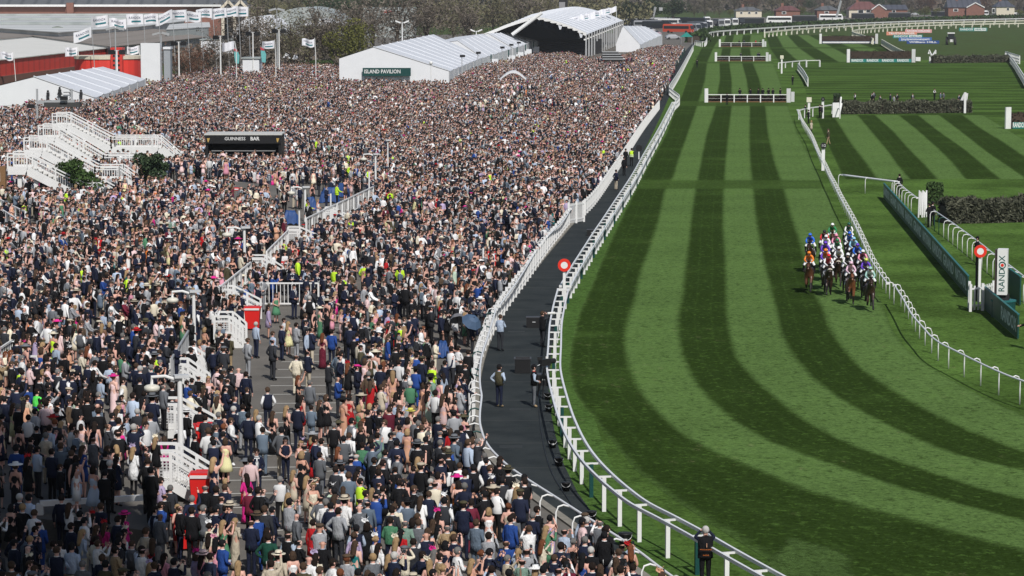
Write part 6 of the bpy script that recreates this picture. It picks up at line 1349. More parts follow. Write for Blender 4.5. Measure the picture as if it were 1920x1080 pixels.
def hat(kind):
    mb = MB()
    if kind == 'flat_cap': mb.ball((.0, 0, 1.715), .122, 12, 6, 0, (1.12, .98, .42)); mb.box((.13, 0, 1.69), (.09, .15, .02), 0, 0)
    elif kind == 'cap': mb.ball((0, 0, 1.69), .112, 12, 7, 0, (1.0, .93, .85)); mb.box((.14, 0, 1.685), (.11, .15, .015), 0, 0)
    elif kind == 'straw_hat': mb.loft([ring(1.705, .21, .2), ring(1.715, .21, .2), ring(1.722, .115, .105), ring(1.80, .105, .095), ring(1.815, .08, .07)], 0); mb.loft([ring(1.725, .118, .108), ring(1.755, .114, .104)], 1, False)
    elif kind == 'wide_hat': mb.loft([ring(1.70, .25, .24), ring(1.71, .25, .24), ring(1.725, .11, .1), ring(1.79, .1, .09)], 0); mb.ball((.05, .1, 1.75), .06, 8, 5, 1)
    elif kind == 'fascinator':
        mb.add([(.03 + .11 * math.cos(a), .06 + .11 * math.sin(a), 1.775 + .05 * math.sin(a + 1)) for a in np.linspace(0, 2 * math.pi, 12, endpoint=False)], [tuple(range(12))], 0)
        for i in range(6): a = i; mb.tube([(.03, .06, 1.78), (.03 + .12 * math.cos(a), .06 + .12 * math.sin(a), 1.86 + .02 * (i % 3))], .012, 4, 0, .003)
        mb.ball((.04, .06, 1.79), .05, 7, 5, 0)
    return mb
CLOTH = {'navy': (.012, .016, .036), 'black': (.008, .008, .0095), 'charcoal': (.028, .03, .036), 'grey': (.12, .128, .142), 'light grey': (.3, .31, .33), 'pale blue': (.38, .45, .56), 'bright blue': (.02, .06, .24), 'blue grey': (.11, .145, .19),
         'tan': (.33, .24, .14), 'beige': (.46, .4, .31), 'brown': (.085, .058, .038), 'olive': (.07, .062, .035), 'cream': (.66, .6, .47), 'white': (.74, .74, .74), 'pink': (.62, .27, .35), 'pale pink': (.68, .5, .5), 'hot pink': (.6, .025, .22), 'red': (.42, .014, .018),
         'dark green': (.012, .06, .04), 'green': (.07, .2, .11), 'sage green': (.17, .26, .21), 'mint': (.46, .57, .46), 'yellow': (.66, .6, .12), 'pale yellow': (.66, .62, .34), 'lilac': (.42, .34, .5), 'burgundy': (.12, .014, .03), 'teal': (.015, .17, .17), 'orange': (.66, .18, .03), 'peach': (.62, .34, .22), 'purple': (.1, .02, .16), 'fluorescent yellow': (.52, .8, .04), 'fluorescent green': (.12, .8, .12), 'ginger': (.13, .045, .02), 'blond': (.3, .2, .105), 'dark brown': (.014, .009, .007), 'light brown': (.055, .034, .022), 'white haired': (.42, .41, .39), 'grey haired': (.14, .135, .13)}
def cloth(c):
    nm = 'cloth_' + c.replace(' ', '_'); new = nm not in MATS; m = mat(nm, CLOTH[c], .85, noise=.3, scale=9, spec=.15)
    if new:                                                    # soft folds
        ns, ls = m.node_tree.nodes, m.node_tree.links; tc = ns.new('ShaderNodeTexCoord'); mp = ns.new('ShaderNodeMapping'); mp.inputs['Scale'].default_value = (1, 1, .45); ls.new(tc.outputs['Object'], mp.inputs[0])
        bp = ns.new('ShaderNodeBump'); bp.inputs['Strength'].default_value = .9; bp.inputs['Distance'].default_value = .05; ls.new(noise(ns, ls, mp.outputs[0], 11, 2, .5, 1.2), bp.inputs['Height']); ls.new(bp.outputs[0], ns['Principled BSDF'].inputs['Normal'])
    return m
SKINT = [mat('skin_%d' % i, c, .55, noise=.08, scale=12, spec=.35) for i, c in enumerate(((.64, .37, .295), (.68, .42, .345), (.55, .3, .22), (.61, .34, .275), (.17, .09, .055)))]
HAIRM = {'dark': cloth('dark brown'), 'brown': cloth('light brown'), 'blond': cloth('blond'), 'grey': cloth('grey haired'), 'white': cloth('white haired'), 'black': cloth('black'), 'ginger': cloth('ginger')}
M6 = [BLANK[i] for i in range(6)]
MEN = ['down', 'clasp', 'folded', 'phone', 'pocket', 'hips', 'lean', 'eyes']; WOM = ['clasp', 'down', 'phone', 'folded']
BODY = {('m', p): body(p) for p in MEN}; BODY.update({('f', p): body(p, True) for p in WOM}); BODY[('m', 'point')] = body('pocket', mix='raise'); BODY[('f', 'wave')] = body('clasp', True, mix='raise'); BODY[('m', 'walk')] = body('down', stride=.28)
FEM = .93
GARM = {k: garment(k) for k in ('jacket', 'open_jacket', 'shirt', 'waistcoat', 'dress', 'flared_dress', 'long_dress', 'coat', 'blouse', 'hivis')}
HAIR = {k: hair(k) for k in ('short', 'crop', 'balding', 'long', 'bob', 'bun')}; HAT = {k: hat(k) for k in ('flat_cap', 'cap', 'straw_hat', 'wide_hat', 'fascinator')}
def scaled(mb, s):
    r = MB(); r.v = [(x * s, y * s, z * s) for x, y, z in mb.v]; r.f = list(mb.f); r.m = list(mb.m); return r
_pm = {}
def pmesh(cat, key, sex, nslot, name):
    k = (cat, key, sex)
    if k not in _pm:
        mb = {'b': BODY, 'g': GARM, 'h': HAIR, 't': HAT}[cat][key]
        if cat != 'b' and sex == 'f': mb = scaled(mb, FEM)
        _pm[k] = mb.mesh(name, M6[:nslot], True)
    return _pm[k]
def setm(o, ms):
    for sl_, m in zip(o.material_slots, ms): sl_.link = 'OBJECT'; sl_.material = m
GLS = {}
TAKEN = []; PEOPLE = []
def person(x, y, z, heading, spec, label=None, cat='person', group=None, scale=1.0):
    """spec: sex, pose, garment, top, bottom, hair, hairc, hat, hatc, shirt, tie, skin, sleeve"""
    g = spec.get; sex = g('sex', 'm'); sk = SKINT[g('skin', 0)]; top = cloth(g('top', 'navy')); bot = cloth(g('bottom', g('top', 'navy'))) if g('bottom') != 'bare' else sk
    slv = sk if g('sleeve') == 'bare' else cloth(g('sleeve') or g('top', 'navy'))
    o = put('person', pmesh('b', (sex, g('pose', 'down')), sex, 6, 'person'), None, (x, y, z), heading); o.scale = (scale,) * 3
    setm(o, [sk, (sk if g('sleeve') == 'bare' else top), bot, cloth(g('shoe', 'black')), slv, cloth('black')])
    gk = g('garment', 'jacket'); gn = {'open_jacket': 'jacket', 'flared_dress': 'dress', 'long_dress': 'dress', 'hivis': 'vest'}.get(gk, gk)
    c = put(gn, pmesh('g', gk, sex, 3, gn), o); setm(c, [top, cloth(g('shirt', 'white')), cloth(g('tie', 'navy'))])
    if g('hair', 'short') != 'none': c = put('hair', pmesh('h', g('hair', 'short'), sex, 1, 'hair'), o); setm(c, [HAIRM[g('hairc', 'dark')]])
    if g('hat'): c = put('hat', pmesh('t', g('hat'), sex, 2, 'hat'), o); setm(c, [cloth(g('hatc', 'black')), cloth('black')])
    if g('glasses'):
        k = 'gl' + sex
        if k not in GLS:
            f = FEM if sex == 'f' else 1; mb = MB()
            for s in (-1, 1): mb.box((.112 * f, s * .036 * f, 1.652 * f), (.012, .05, .034)); mb.box((.05 * f, s * .094 * f, 1.657 * f), (.12, .008, .01))
            GLS[k] = mb.mesh('sunglasses', BLACK)
        put('sunglasses', GLS[k], o)
    tag(o, label, cat, group); TAKEN.append((x, y)); PEOPLE.append((o, spec)); return o
def pp(px, py, head, spec, label, z=None, cat='person', group=None, scale=1.0):
    q = G(px, py); zz = z if z is not None else 0.0
    return person(q.x, q.y, zz, math.radians(head), spec, label, cat, group, scale)
PG = 'racegoers standing on the tarmac and terrace'
M_ = lambda **k: dict(dict(sex='m'), **k)
W_ = lambda **k: dict(dict(sex='f', hair='long', garment='dress', pose='clasp', bottom='bare', sleeve='bare', shoe='tan'), **k)
# --- staff on the dark path
pp(936, 764, 55, M_(pose='hips', garment='waistcoat', top='olive', sleeve='pale blue', shirt='pale blue', bottom='navy', hat='cap', hatc='black', shoe='tan'), 'person with hands on hips in brown gilet and black cap on the dark path')
pp(1001, 764, 10, M_(pose='clasp', garment='waistcoat', top='black', sleeve='pale blue', shirt='red', bottom='grey', hat='cap', hatc='black', shoe='tan'), 'camera operator with pale blue sleeves, grey trousers and tan boots on the path')
pp(881, 652, 70, M_(pose='folded', garment='waistcoat', top='black', sleeve='white', bottom='black'), 'person in black waistcoat with white sleeves at the left edge of the path')
pp(938, 659, 60, M_(pose='folded', garment='shirt', top='pale blue', bottom='charcoal', hair='crop', hairc='brown'), 'person in pale blue shirt with arms folded standing on the path')
pp(1017, 652, 30, M_(pose='eyes', garment='open_jacket', top='black', bottom='charcoal', sleeve='charcoal', shirt='charcoal', hairc='brown'), 'photographer in black raising a long lens at the ladder rail')
q = G(1017, 652); t = thing('telephoto_lens', 'pale telephoto lens held up by the photographer in black', 'camera', (q.x + .15, q.y + .12, 1.62), math.radians(20)); MB().box((0, 0, 0), (.14, .16, .12)).build('camera_body', BLACK, t); MB().tube([(.06, 0, 0), (.3, 0, .0), (.45, 0, .0)], .05, 10, 0, .075).build('barrel', mat('pale_lens_barrel', (.6, .6, .58), .4), t)
pp(1155, 357, 40, M_(pose='pocket', garment='jacket', top='navy', bottom='beige', shirt='navy'), 'person in dark coat and beige trousers higher up the path')
pp(1173, 313, 60, M_(pose='clasp', garment='shirt', top='black', bottom='black', shirt='black'), 'dark dressed steward on the path beside the yellow vest')
pp(1184, 312, 70, M_(pose='clasp', garment='hivis', top='fluorescent yellow', sleeve='black', bottom='black'), 'steward in fluorescent yellow vest on the path behind the ladder rail')
pp(1170, 330, 50, M_(pose='down', garment='jacket', top='black', bottom='black', shirt='black'), 'dark suited guard on the path below the yellow vest')
pp(1322, 1106, 95, M_(pose='eyes', garment='hivis', top='black', shirt='black', sleeve='navy', bottom='black', hairc='white', hair='crop'), 'white haired photographer in a black numbered bib behind the near running rail', scale=1.05)
o = PEOPLE[-1][0]
lettering('1', .17, cloth('peach'), o, o.location + Vector((.02, -.24, 1.33)), (1, 0, 0), (0, 0, 1)); lettering('PHOTOGRAPHER', .043, cloth('orange'), o, o.location + Vector((0, -.24, 1.21)), (1, 0, 0), (0, 0, 1)); lettering('RACING', .045, cloth('orange'), o, o.location + Vector((0, -.24, 1.05)), (1, 0, 0), (0, 0, 1))
q = o.location; t = thing('camera', 'black camera held to the eye of the white haired photographer', 'camera', (q.x + .02, q.y + .2, 1.64), math.radians(95)); MB().box((0, 0, 0), (.1, .15, .1)).build('camera_body', BLACK, t); MB().tube([(.05, 0, 0), (.2, 0, 0)], .045, 10).build('barrel', BLACK, t)
# --- people on the course
for px, py, hd, sp, lab in ((1553, 272, 200, M_(pose='walk', top='olive', bottom='tan', hat='flat_cap', hatc='brown', shirt='cream'), 'person in tweed and flat cap walking beside the half furlong disc'), (1486, 160, 120, M_(pose='pocket', top='black', bottom='black'), 'lone dark figure on the grass below the ivory board'), (1742, 427, 120, M_(pose='folded', garment='shirt', top='black', bottom='black', sleeve='black'), 'person in black with folded arms by the pole bundle'), (1748, 424, 60, M_(pose='down', top='black', bottom='black', hat='cap'), 'second person in black close behind the one with folded arms'),
        (1686, 366, 100, M_(pose='down', top='black', bottom='black'), 'dark figure behind the upper hooped rail above the hoarding'), (1832, 497, 170, M_(pose='folded', top='black', bottom='black', hat='cap'), 'dark clad steward leaning by the hooped rail behind the red disc'), (1927, 655, 160, M_(pose='lean', top='black', bottom='black'), 'dark clad person at the right edge behind the short hoarding'), (1516, 232, 150, M_(pose='lean', top='black', bottom='black'), 'dark figure leaning on the inner rail at its top bend'), (1521, 252, 130, W_(garment='coat', top='beige', sleeve='beige', bottom='black', hair='bob', hairc='blond'), 'fair haired person in beige coat beside the inner rail'),
        (1510, 221, 160, M_(pose='lean', top='black', bottom='black'), 'topmost dark figure at the bend of the inner rail'), (1537, 221, 200, M_(pose='down', top='black', bottom='black', shirt='white'), 'person in black left of the furlong disc post'), (1541, 222, 170, M_(pose='folded', top='charcoal', bottom='black'), 'person in charcoal right by the furlong disc post')):
    pp(px, py, hd, sp, lab)
for i, (x, y, tp_, nm) in enumerate(((1603, 197, 'white', 'in white top'), (1635, 197, 'black', 'in black, left of a close pair'), (1638, 194, 'navy', 'in navy, right of a close pair'), (1650, 202, 'charcoal', 'in charcoal, sitting low'), (1669, 198, 'navy', 'in navy'), (1676, 202, 'light grey', 'in pale grey, low between two others'), (1682, 198, 'black', 'in black with pale face'), (1711, 198, 'charcoal', 'in charcoal, standing alone'), (1752, 188, 'white', 'in white shirt and dark trousers, farther back'), (1763, 195, 'blue grey', 'in blue grey, left of a pair'), (1769, 195, 'grey', 'in grey, right of a pair'), (1798, 200, 'navy', 'in navy by the slatted wing'))):
    pp(x, y, 190 + 40 * (i % 5), M_(pose=['folded', 'down', 'pocket', 'clasp'][i % 4], garment='jacket' if tp_ != 'white' else 'waistcoat', top=tp_ if tp_ != 'white' else 'black', sleeve='white' if tp_ == 'white' else tp_, bottom='black', skin=i % 4), 'person ' + nm + ' behind the middle spruce fence', group='people behind the jumps')
for i, (x, nm) in enumerate(((1363, 'first, small and apart'), (1387, 'second'), (1407, 'third, wearing a pale hat'), (1422, 'fourth, close to the next'), (1430, 'fifth, inside a cluster'), (1441, 'sixth, with bare legs'), (1449, 'seventh'), (1463, 'last, at the right end'))):
    pp(x, 197 if i == 0 else 187, 80 + 20 * (i % 4), M_(pose=['clasp', 'folded', 'lean'][i % 3], top='black', bottom='black', shirt='black', hat='cap' if i % 2 else None, hatc='white' if i == 2 else 'black'), 'dark clad person at the nearest hurdles, ' + nm + ' from the left', group='people behind the jumps')
for x, y, c, lab in ((1389, 112, 'charcoal', 'grey clad person bending at the second hurdles'), (1421, 112, 'navy', 'person in navy at the second hurdles'), (1424, 112, 'black', 'person in black close beside the navy one at the second hurdles'), (1386, 86, 'black', 'dark person at the third hurdles'), (1395, 86, 'navy', 'navy clad person at the third hurdles'), (1417, 86, 'red', 'person in red coat at the third hurdles'), (1426, 86, 'black', 'dark person beside the red coat at the third hurdles'), (1307, 127, 'black', 'dark person leaning on the far outer rail')): pp(x, y, 100, M_(pose='lean', top=c, bottom='black'), lab, group='people behind the jumps')
# --- people picked out on the tarmac and terrace
YV = dict(garment='hivis', top='fluorescent yellow', sleeve='fluorescent yellow', shirt='fluorescent yellow', bottom='black')
PICK = [(434, 874, 10, M_(pose='clasp', garment='shirt', top='white', sleeve='white', bottom='charcoal', hairc='brown', shoe='white'), 'person in white T shirt, dark trousers and white trainers beside the upper red bin'),
 (456, 846, 80, M_(pose='pocket', garment='waistcoat', top='blue grey', sleeve='white', bottom='light grey', hair='short'), 'person in blue grey waistcoat and pale trousers seen from behind'), (481, 850, 80, W_(top='black', hairc='blond', bottom='black', shoe='black'), 'person with very long fair hair in short black dress'), (512, 853, 70, W_(garment='long_dress', top='black', hairc='brown'), 'person in tiered black dress with brown hair'),
 (538, 842, 40, W_(garment='long_dress', top='black', hairc='blond'), 'person with fair hair in black dress with bare back'), (536, 907, -75, W_(pose='clasp', garment='blouse', top='navy', sleeve='bare', bottom='navy', hairc='black', hat='straw_hat' if 0 else None, glasses=True, shoe='navy'), 'person in navy jumpsuit with dark hair and sunglasses facing the camera'),
 (565, 914, -60, W_(garment='long_dress', top='white', hairc='blond', hat='fascinator', hatc='lilac', shoe='peach'), 'person in long fitted white dress facing the camera'), (586, 897, 60, W_(garment='long_dress', top='red', sleeve='red', hairc='blond', hat='wide_hat', hatc='light grey'), 'person in long red dress under a pale round hat'), (603, 917, 60, M_(pose='clasp', garment='shirt', top='white', bottom='navy', shirt='white'), 'person in white shirt tucked in navy trousers beside the red dress'),
 (482, 938, -80, M_(pose='clasp', garment='open_jacket', top='navy', bottom='navy', hair='crop', shirt='white', tie='white', glasses=True), 'person in navy blazer over open white shirt facing the camera'), (463, 982, 120, W_(garment='long_dress', top='hot pink', sleeve='hot pink', hairc='dark'), 'person in long hot pink sequinned dress with long dark hair'), (541, 1022, 60, W_(garment='dress', top='pale yellow', sleeve='pale yellow', hairc='blond'), 'person in pale yellow sleeved dress with fair hair seen from behind'),
 (588, 1000, -75, W_(garment='long_dress', top='cream', hair='bun', hairc='blond', hat='fascinator', hatc='cream', skin=2), 'person in cream halter dress facing the camera'), (622, 1008, -100, W_(garment='flared_dress', top='mint', sleeve='mint', hairc='black', hat='fascinator', hatc='white'), 'person in shiny mint dress with dark hair turning left'), (423, 1012, 55, M_(pose='pocket', top='navy', bottom='navy', hair='crop', hairc='brown'), 'tall person in navy suit standing alone right of the lower red bin'),
 (386, 1012, 95, M_(pose='clasp', top='black', bottom='black', hair='balding', hairc='grey'), 'broad grey haired person in black suit seen from behind beside the squat bin'), (556, 742, 80, M_(pose='pocket', garment='jacket', top='cream', bottom='cream', hair='balding', hairc='brown'), 'person in cream suit on the open tarmac'), (605, 692, 80, W_(garment='long_dress', top='burgundy', hairc='ginger', sleeve='bare'), 'person in long crimson dress beside the bright blue suit'),
 (622, 690, 70, M_(pose='pocket', top='bright blue', bottom='navy'), 'person in bright blue jacket beside the long crimson dress'), (541, 668, 50, W_(garment='flared_dress', top='pale yellow', hairc='blond'), 'person in short pale yellow dress on the tarmac'), (512, 694, 30, M_(pose='clasp', garment='shirt', top='pale blue', bottom='black', hair='crop', hairc='brown'), 'person in loose pale blue shirt and black trousers'), (556, 676, 40, M_(pose='clasp', top='light grey', bottom='light grey'), 'person in light grey suit looking down at a phone'),
 (635, 735, 70, M_(pose='pocket', top='blue grey', bottom='blue grey', hairc='brown'), 'person in slate suit at the edge of the open tarmac'), (430, 700, 60, M_(pose='clasp', top='olive', bottom='tan', hat='flat_cap', hatc='olive'), 'person in olive tweed with flat cap near the bowl lamp post'), (448, 768, 90, M_(pose='folded', garment='shirt', top='pale pink', bottom='navy', hair='none'), 'bald person in pale pink shirt seen from behind'), (462, 778, 70, M_(pose='down', top='navy', bottom='navy'), 'person in navy suit beside the pale pink shirt'),
 (733, 652, 80, W_(garment='long_dress', top='red', hairc='dark'), 'person in long scarlet skirt near the fence crowd'), (745, 652, 60, W_(garment='long_dress', top='dark green', hairc='ginger'), 'person in long bottle green dress beside the scarlet skirt'), (712, 660, 70, W_(garment='long_dress', top='pale blue', hair='bun', hairc='brown'), 'person in pale blue wide legged jumpsuit'), (703, 640, 70, W_(garment='long_dress', top='teal', hairc='brown'), 'person in teal dress with long brown hair'),
 (72, 865, 40, M_(pose='clasp', garment='hivis', top='fluorescent green', shirt='bright blue', sleeve='black', bottom='navy'), 'steward in green fluorescent vest with a blue band at the left'), (683, 552, 60, M_(pose='pocket', **YV), 'steward in yellow jacket seen from behind in the middle of the tarmac'), (750, 556, 80, M_(pose='clasp', **YV), 'steward in yellow jacket with black panels beside dark suits'), (523, 508, 30, M_(pose='lean', **YV), 'left of two stewards in yellow on the stairs'), (532, 503, 40, M_(pose='lean', **YV), 'right of two stewards in yellow on the stairs'),
 (577, 446, 10, M_(pose='lean', **YV), 'steward in yellow bending over the stairs rail'), (632, 411, 10, M_(pose='lean', **YV), 'steward in yellow at the foot of the long balustrade'), (46, 452, 40, M_(pose='clasp', **YV), 'steward in yellow at the far left below the ramps'), (274, 368, 30, M_(pose='clasp', **YV), 'steward in yellow beside the round evergreen bush'), (627, 560, 40, M_(pose='down', **YV), 'steward in yellow behind the barred white fence'),
 (612, 536, 30, M_(pose='clasp', top='navy', bottom='navy'), 'person in navy suit right of the barred white fence'), (760, 1085, 80, M_(pose='pocket', garment='shirt', top='sage green', sleeve='sage green', bottom='charcoal', hair='balding', hairc='grey'), 'broad person in sage green T shirt seen from behind at the bottom edge'), (740, 1052, 80, M_(pose='pocket', top='cream', bottom='navy', hair='crop', hairc='brown'), 'tall person in cream jacket seen from behind'), (785, 1085, 75, M_(pose='pocket', top='grey', bottom='grey', hair='crop', hairc='brown'), 'person in mid grey suit with grey trousers beside the cream jacket'),
 (893, 1085, 60, M_(pose='clasp', top='blue grey', bottom='blue grey', hairc='brown'), 'tall person in blue grey suit seen from behind near the fence'), (857, 985, 70, W_(garment='dress', top='orange', hair='bob', hairc='dark', hat='wide_hat', hatc='hot pink'), 'person in orange dress under a huge hot pink hat'), (822, 1060, 60, W_(garment='long_dress', top='pale pink', hairc='dark', hat='fascinator', hatc='hot pink'), 'person in pale pink flowered dress with a pink hair piece'), (235, 1062, 40, W_(garment='coat', top='hot pink', sleeve='hot pink', hat='straw_hat', hatc='hot pink', hairc='dark'), 'person in hot pink coat and matching brimmed hat in the shade'),
 (252, 985, 60, W_(garment='coat', top='white', sleeve='white', hairc='blond', hat='fascinator', hatc='lilac', bottom='black'), 'person in white jacket with lilac flower behind the shaded handrail'), (89, 962, 60, M_(pose='pocket', top='beige', bottom='beige', hairc='grey', hair='short'), 'tall person in light beige suit standing on the terrace edge'), (177, 970, 60, M_(pose='lean', top='grey', bottom='grey', hair='balding', hairc='brown'), 'person in grey check suit leaning over the shaded handrail'), (224, 895, 50, W_(garment='blouse', top='white', sleeve='white', hair='bob', hairc='blond', bottom='navy'), 'person with cropped fair hair in white blouse by the stairs'),
 (655, 905, 60, M_(pose='pocket', garment='shirt', top='white', bottom='navy', hair='crop', hairc='brown'), 'person in crisp white shirt with hand to chin on the tarmac'), (680, 925, 70, M_(pose='down', garment='shirt', top='green', bottom='charcoal'), 'person in plain green jumper beside the white shirt'), (708, 905, 60, M_(pose='down', top='sage green', bottom='sage green', hairc='dark'), 'person in sage green suit near the tarmac edge'), (740, 838, 30, M_(pose='phone', garment='shirt', top='pale blue', bottom='navy', hair='balding', hairc='brown'), 'person in pale blue shirt holding a phone up at arm length'),
 (770, 850, 40, W_(garment='blouse', top='cream', hair='none', hat='straw_hat', hatc='yellow', bottom='navy'), 'person in broad yellow straw hat')]
for px, py, hd, sp, lab in PICK: pp(px, py, hd, sp, lab, z=TZ if in_poly(G(px, py).x, G(px, py).y, terr_xy) else 0.0, group=PG)
n_pick = len(PEOPLE)
# ------------------------------------------------------------------ the rest of the crowd: where people stand
CR = [(1283, 98), (1238, 192), (1200, 245), (1160, 312), (1115, 378), (1062, 418), (1024, 470), (980, 532), (936, 590), (902, 645), (884, 695), (876, 745), (872, 824), (871, 855), (884, 893), (918, 934), (950, 962), (1005, 1002), (1075, 1052), (1145, 1101), (1225, 1164), (1315, 1235), (-140, 1240), (-140, 262), (0, 236), (75, 214), (150, 202), (270, 176), (330, 160), (430, 142), (560, 135), (640, 139), (700, 157), (850, 166), (905, 138), (1000, 114), (1070, 110), (1100, 120), (1160, 118), (1200, 104), (1245, 95)]
crw = [(G(x, y).x, G(x, y).y) for x, y in CR]
def dart(y0, y1, cell, jit=.3):
    """a loose jittered lattice, turned a little so no rows show"""
    xs = np.arange(-125, 45, cell); ys = np.arange(y0, y1, cell); X, Y = np.meshgrid(xs, ys); X = X + (np.arange(X.shape[0])[:, None] % 2) * cell * .5
    X = X + .35 * np.sin(Y * 1.1 + 2 * np.sin(X * .7)); Y = Y + .4 * np.sin(X * 1.3 + 1.5 * np.sin(Y * .5)); X = X + rng.uniform(-jit, jit, X.shape) * cell; Y = Y + rng.uniform(-jit, jit, Y.shape) * cell; return X.ravel(), Y.ravel()
px_, py_ = [], []
for y0, y1, c in ((66, 100, .82), (100, 190, .92), (190, 250, .86), (250, 320, .8), (320, 450, .88), (450, 720, 1.0)):
    a, b = dart(y0, y1, c, .34); px_.append(a); py_.append(b)
PX = np.concatenate(px_); PY = np.concatenate(py_)
keep = in_poly_np(PX, PY, crw)
thin = np.sin(PX * .55 + 2 * np.sin(PY * .13)) * np.sin(PY * .31 + 1.7 * np.sin(PX * .21)) ; keep &= rng.random(PX.shape) < np.clip(.9 - .38 * thin, .42, 1)
def excl(poly_px, dens, zz=0.0):
    global keep
    pw = [(G(x, y, zz).x, G(x, y, zz).y) for x, y in poly_px]; i = in_poly_np(PX, PY, pw); keep &= ~(i & (rng.random(PX.shape) > dens))
excl([(425, 640), (478, 600), (560, 610), (640, 655), (668, 720), (664, 790), (650, 860), (632, 940), (610, 1010), (560, 1060), (470, 1060), (430, 1030), (425, 900), (425, 800)], .26)
excl([(925, 176), (1005, 176), (1005, 200), (925, 202)], .3); excl([(860, 210), (1100, 198), (1112, 222), (870, 236)], .38); excl([(1010, 160), (1090, 150), (1100, 168), (1020, 180)], .5); excl([(1135, 128), (1232, 112), (1238, 135), (1160, 205), (1112, 200)], .6); excl([(150, 232), (330, 268), (330, 300), (230, 290)], .55); excl([(540, 300), (690, 300), (690, 322), (540, 326)], .6); excl([(720, 420), (860, 410), (860, 440), (730, 456)], .6)
excl([(-30, 425), (70, 440), (75, 485), (-30, 485)], .3)
excl([(432, 372), (478, 366), (486, 418), (438, 420)], .04)
excl([(420, 1010), (470, 1030), (600, 1110), (700, 1150), (650, 1180), (430, 1100)], .7)
excl([(640, 520), (740, 540), (770, 640), (740, 690), (680, 640)], .55)
excl([(55, 1014), (300, 1004), (300, 1034), (55, 1038)], .45); excl([(470, 578), (610, 578), (610, 640), (470, 635)], .25); excl([(520, 415), (600, 380), (690, 345), (700, 380), (610, 425), (540, 470)], .2, TZ); excl([(632, 418), (700, 380), (716, 400), (650, 440)], .4); excl([(500, 400), (560, 352), (640, 342), (690, 356), (645, 425), (570, 460), (510, 445)], .3); excl([(900, 480), (962, 440), (985, 475), (930, 550)], .4); excl([(1015, 380), (1045, 365), (1050, 395), (1020, 410)], .4)
excl([(286, 960), (400, 960), (410, 1005), (300, 1010)], .15); excl([(286, 860), (400, 860), (405, 900), (290, 905)], .25)
def rect(x0, x1, d0, d1):
    global keep
    keep &= ~((PX > x0) & (PX < x1) & (PY > d0) & (PY < d1))
for x0, x1, x2, y2 in ((284, 320, 396, 894), (289, 328, 397, 796), (310, 343, 384, 712), (402, 430, 455, 614), (464, 492, 526, 506), (536, 558, 601, 449), (607, 622, 651, 408), (402, 432, 483, 569)):
    d = 85000 / (1.0627 * (y2 + 1.5) + 25); rect(P(x0, 0, d).x - .3, P(x2, 0, d).x + .4, d - .6, d + 2.2)
for d, x0, x2 in ((246, 98, 334), (228, 72, 290), (211, 45, 246), (195, 14, 206)): rect(P(x0, 0, d).x - 1, P(x2, 0, d).x + 1, d - 1, d + 3.5)
d = dep(318); rect(P(383, 0, d).x - .3, P(529, 0, d).x + .3, d - .5, d + 4.5)
d = 440; rect(P(935, 0, d).x, P(990, 0, d).x, d - .6, d + 7)
rect(-32, -15, 205, 222)                                        # under the evergreen bush
q = P(1150, 100, 570); rect(q.x - 4, q.x + 4, 556, 582)
for px, py in ((347, 1024), (381, 952), (387, 858), (474, 618), (584, 482), (549, 503), (521, 526), (440, 378), (922, 506), (1088, 338)): g_ = G(px, py); keep &= (PX - g_.x) ** 2 + (PY - g_.y) ** 2 > .65 ** 2
for px, py in ((545, 421), (583, 394), (618, 380), (643, 370), (940, 494), (957, 466), (1029, 388), (1062, 353), (830, 670), (845, 693), (838, 716)):
    g_ = G(px, py); keep &= ((PX - g_.x) / 1.2) ** 2 + ((PY - g_.y) / 1.5) ** 2 > 1
for x, y in TAKEN: keep &= (PX - x) ** 2 + (PY - y) ** 2 > .5 ** 2
# stair edge and handrail: nobody stands in the rail
PX, PY = PX[keep], PY[keep]; PZ = gz_at(PX, PY)
# visible in the frame?
def proj(X, Y, Z):
    dz = Z - H; f = Y * cT - dz * sT; u = Y * sT + dz * cT; return 960 + F * X / f, 540 - F * u / f
hx, hy = proj(PX, PY, PZ + 1.7); vis = (hx > -45) & (hx < 1960) & (hy < 1092)
PX, PY, PZ, hx, hy = PX[vis], PY[vis], PZ[vis], hx[vis], hy[vis]
order = np.argsort(PY); NEAR = 222
near, rest = order[:NEAR], order[NEAR:]
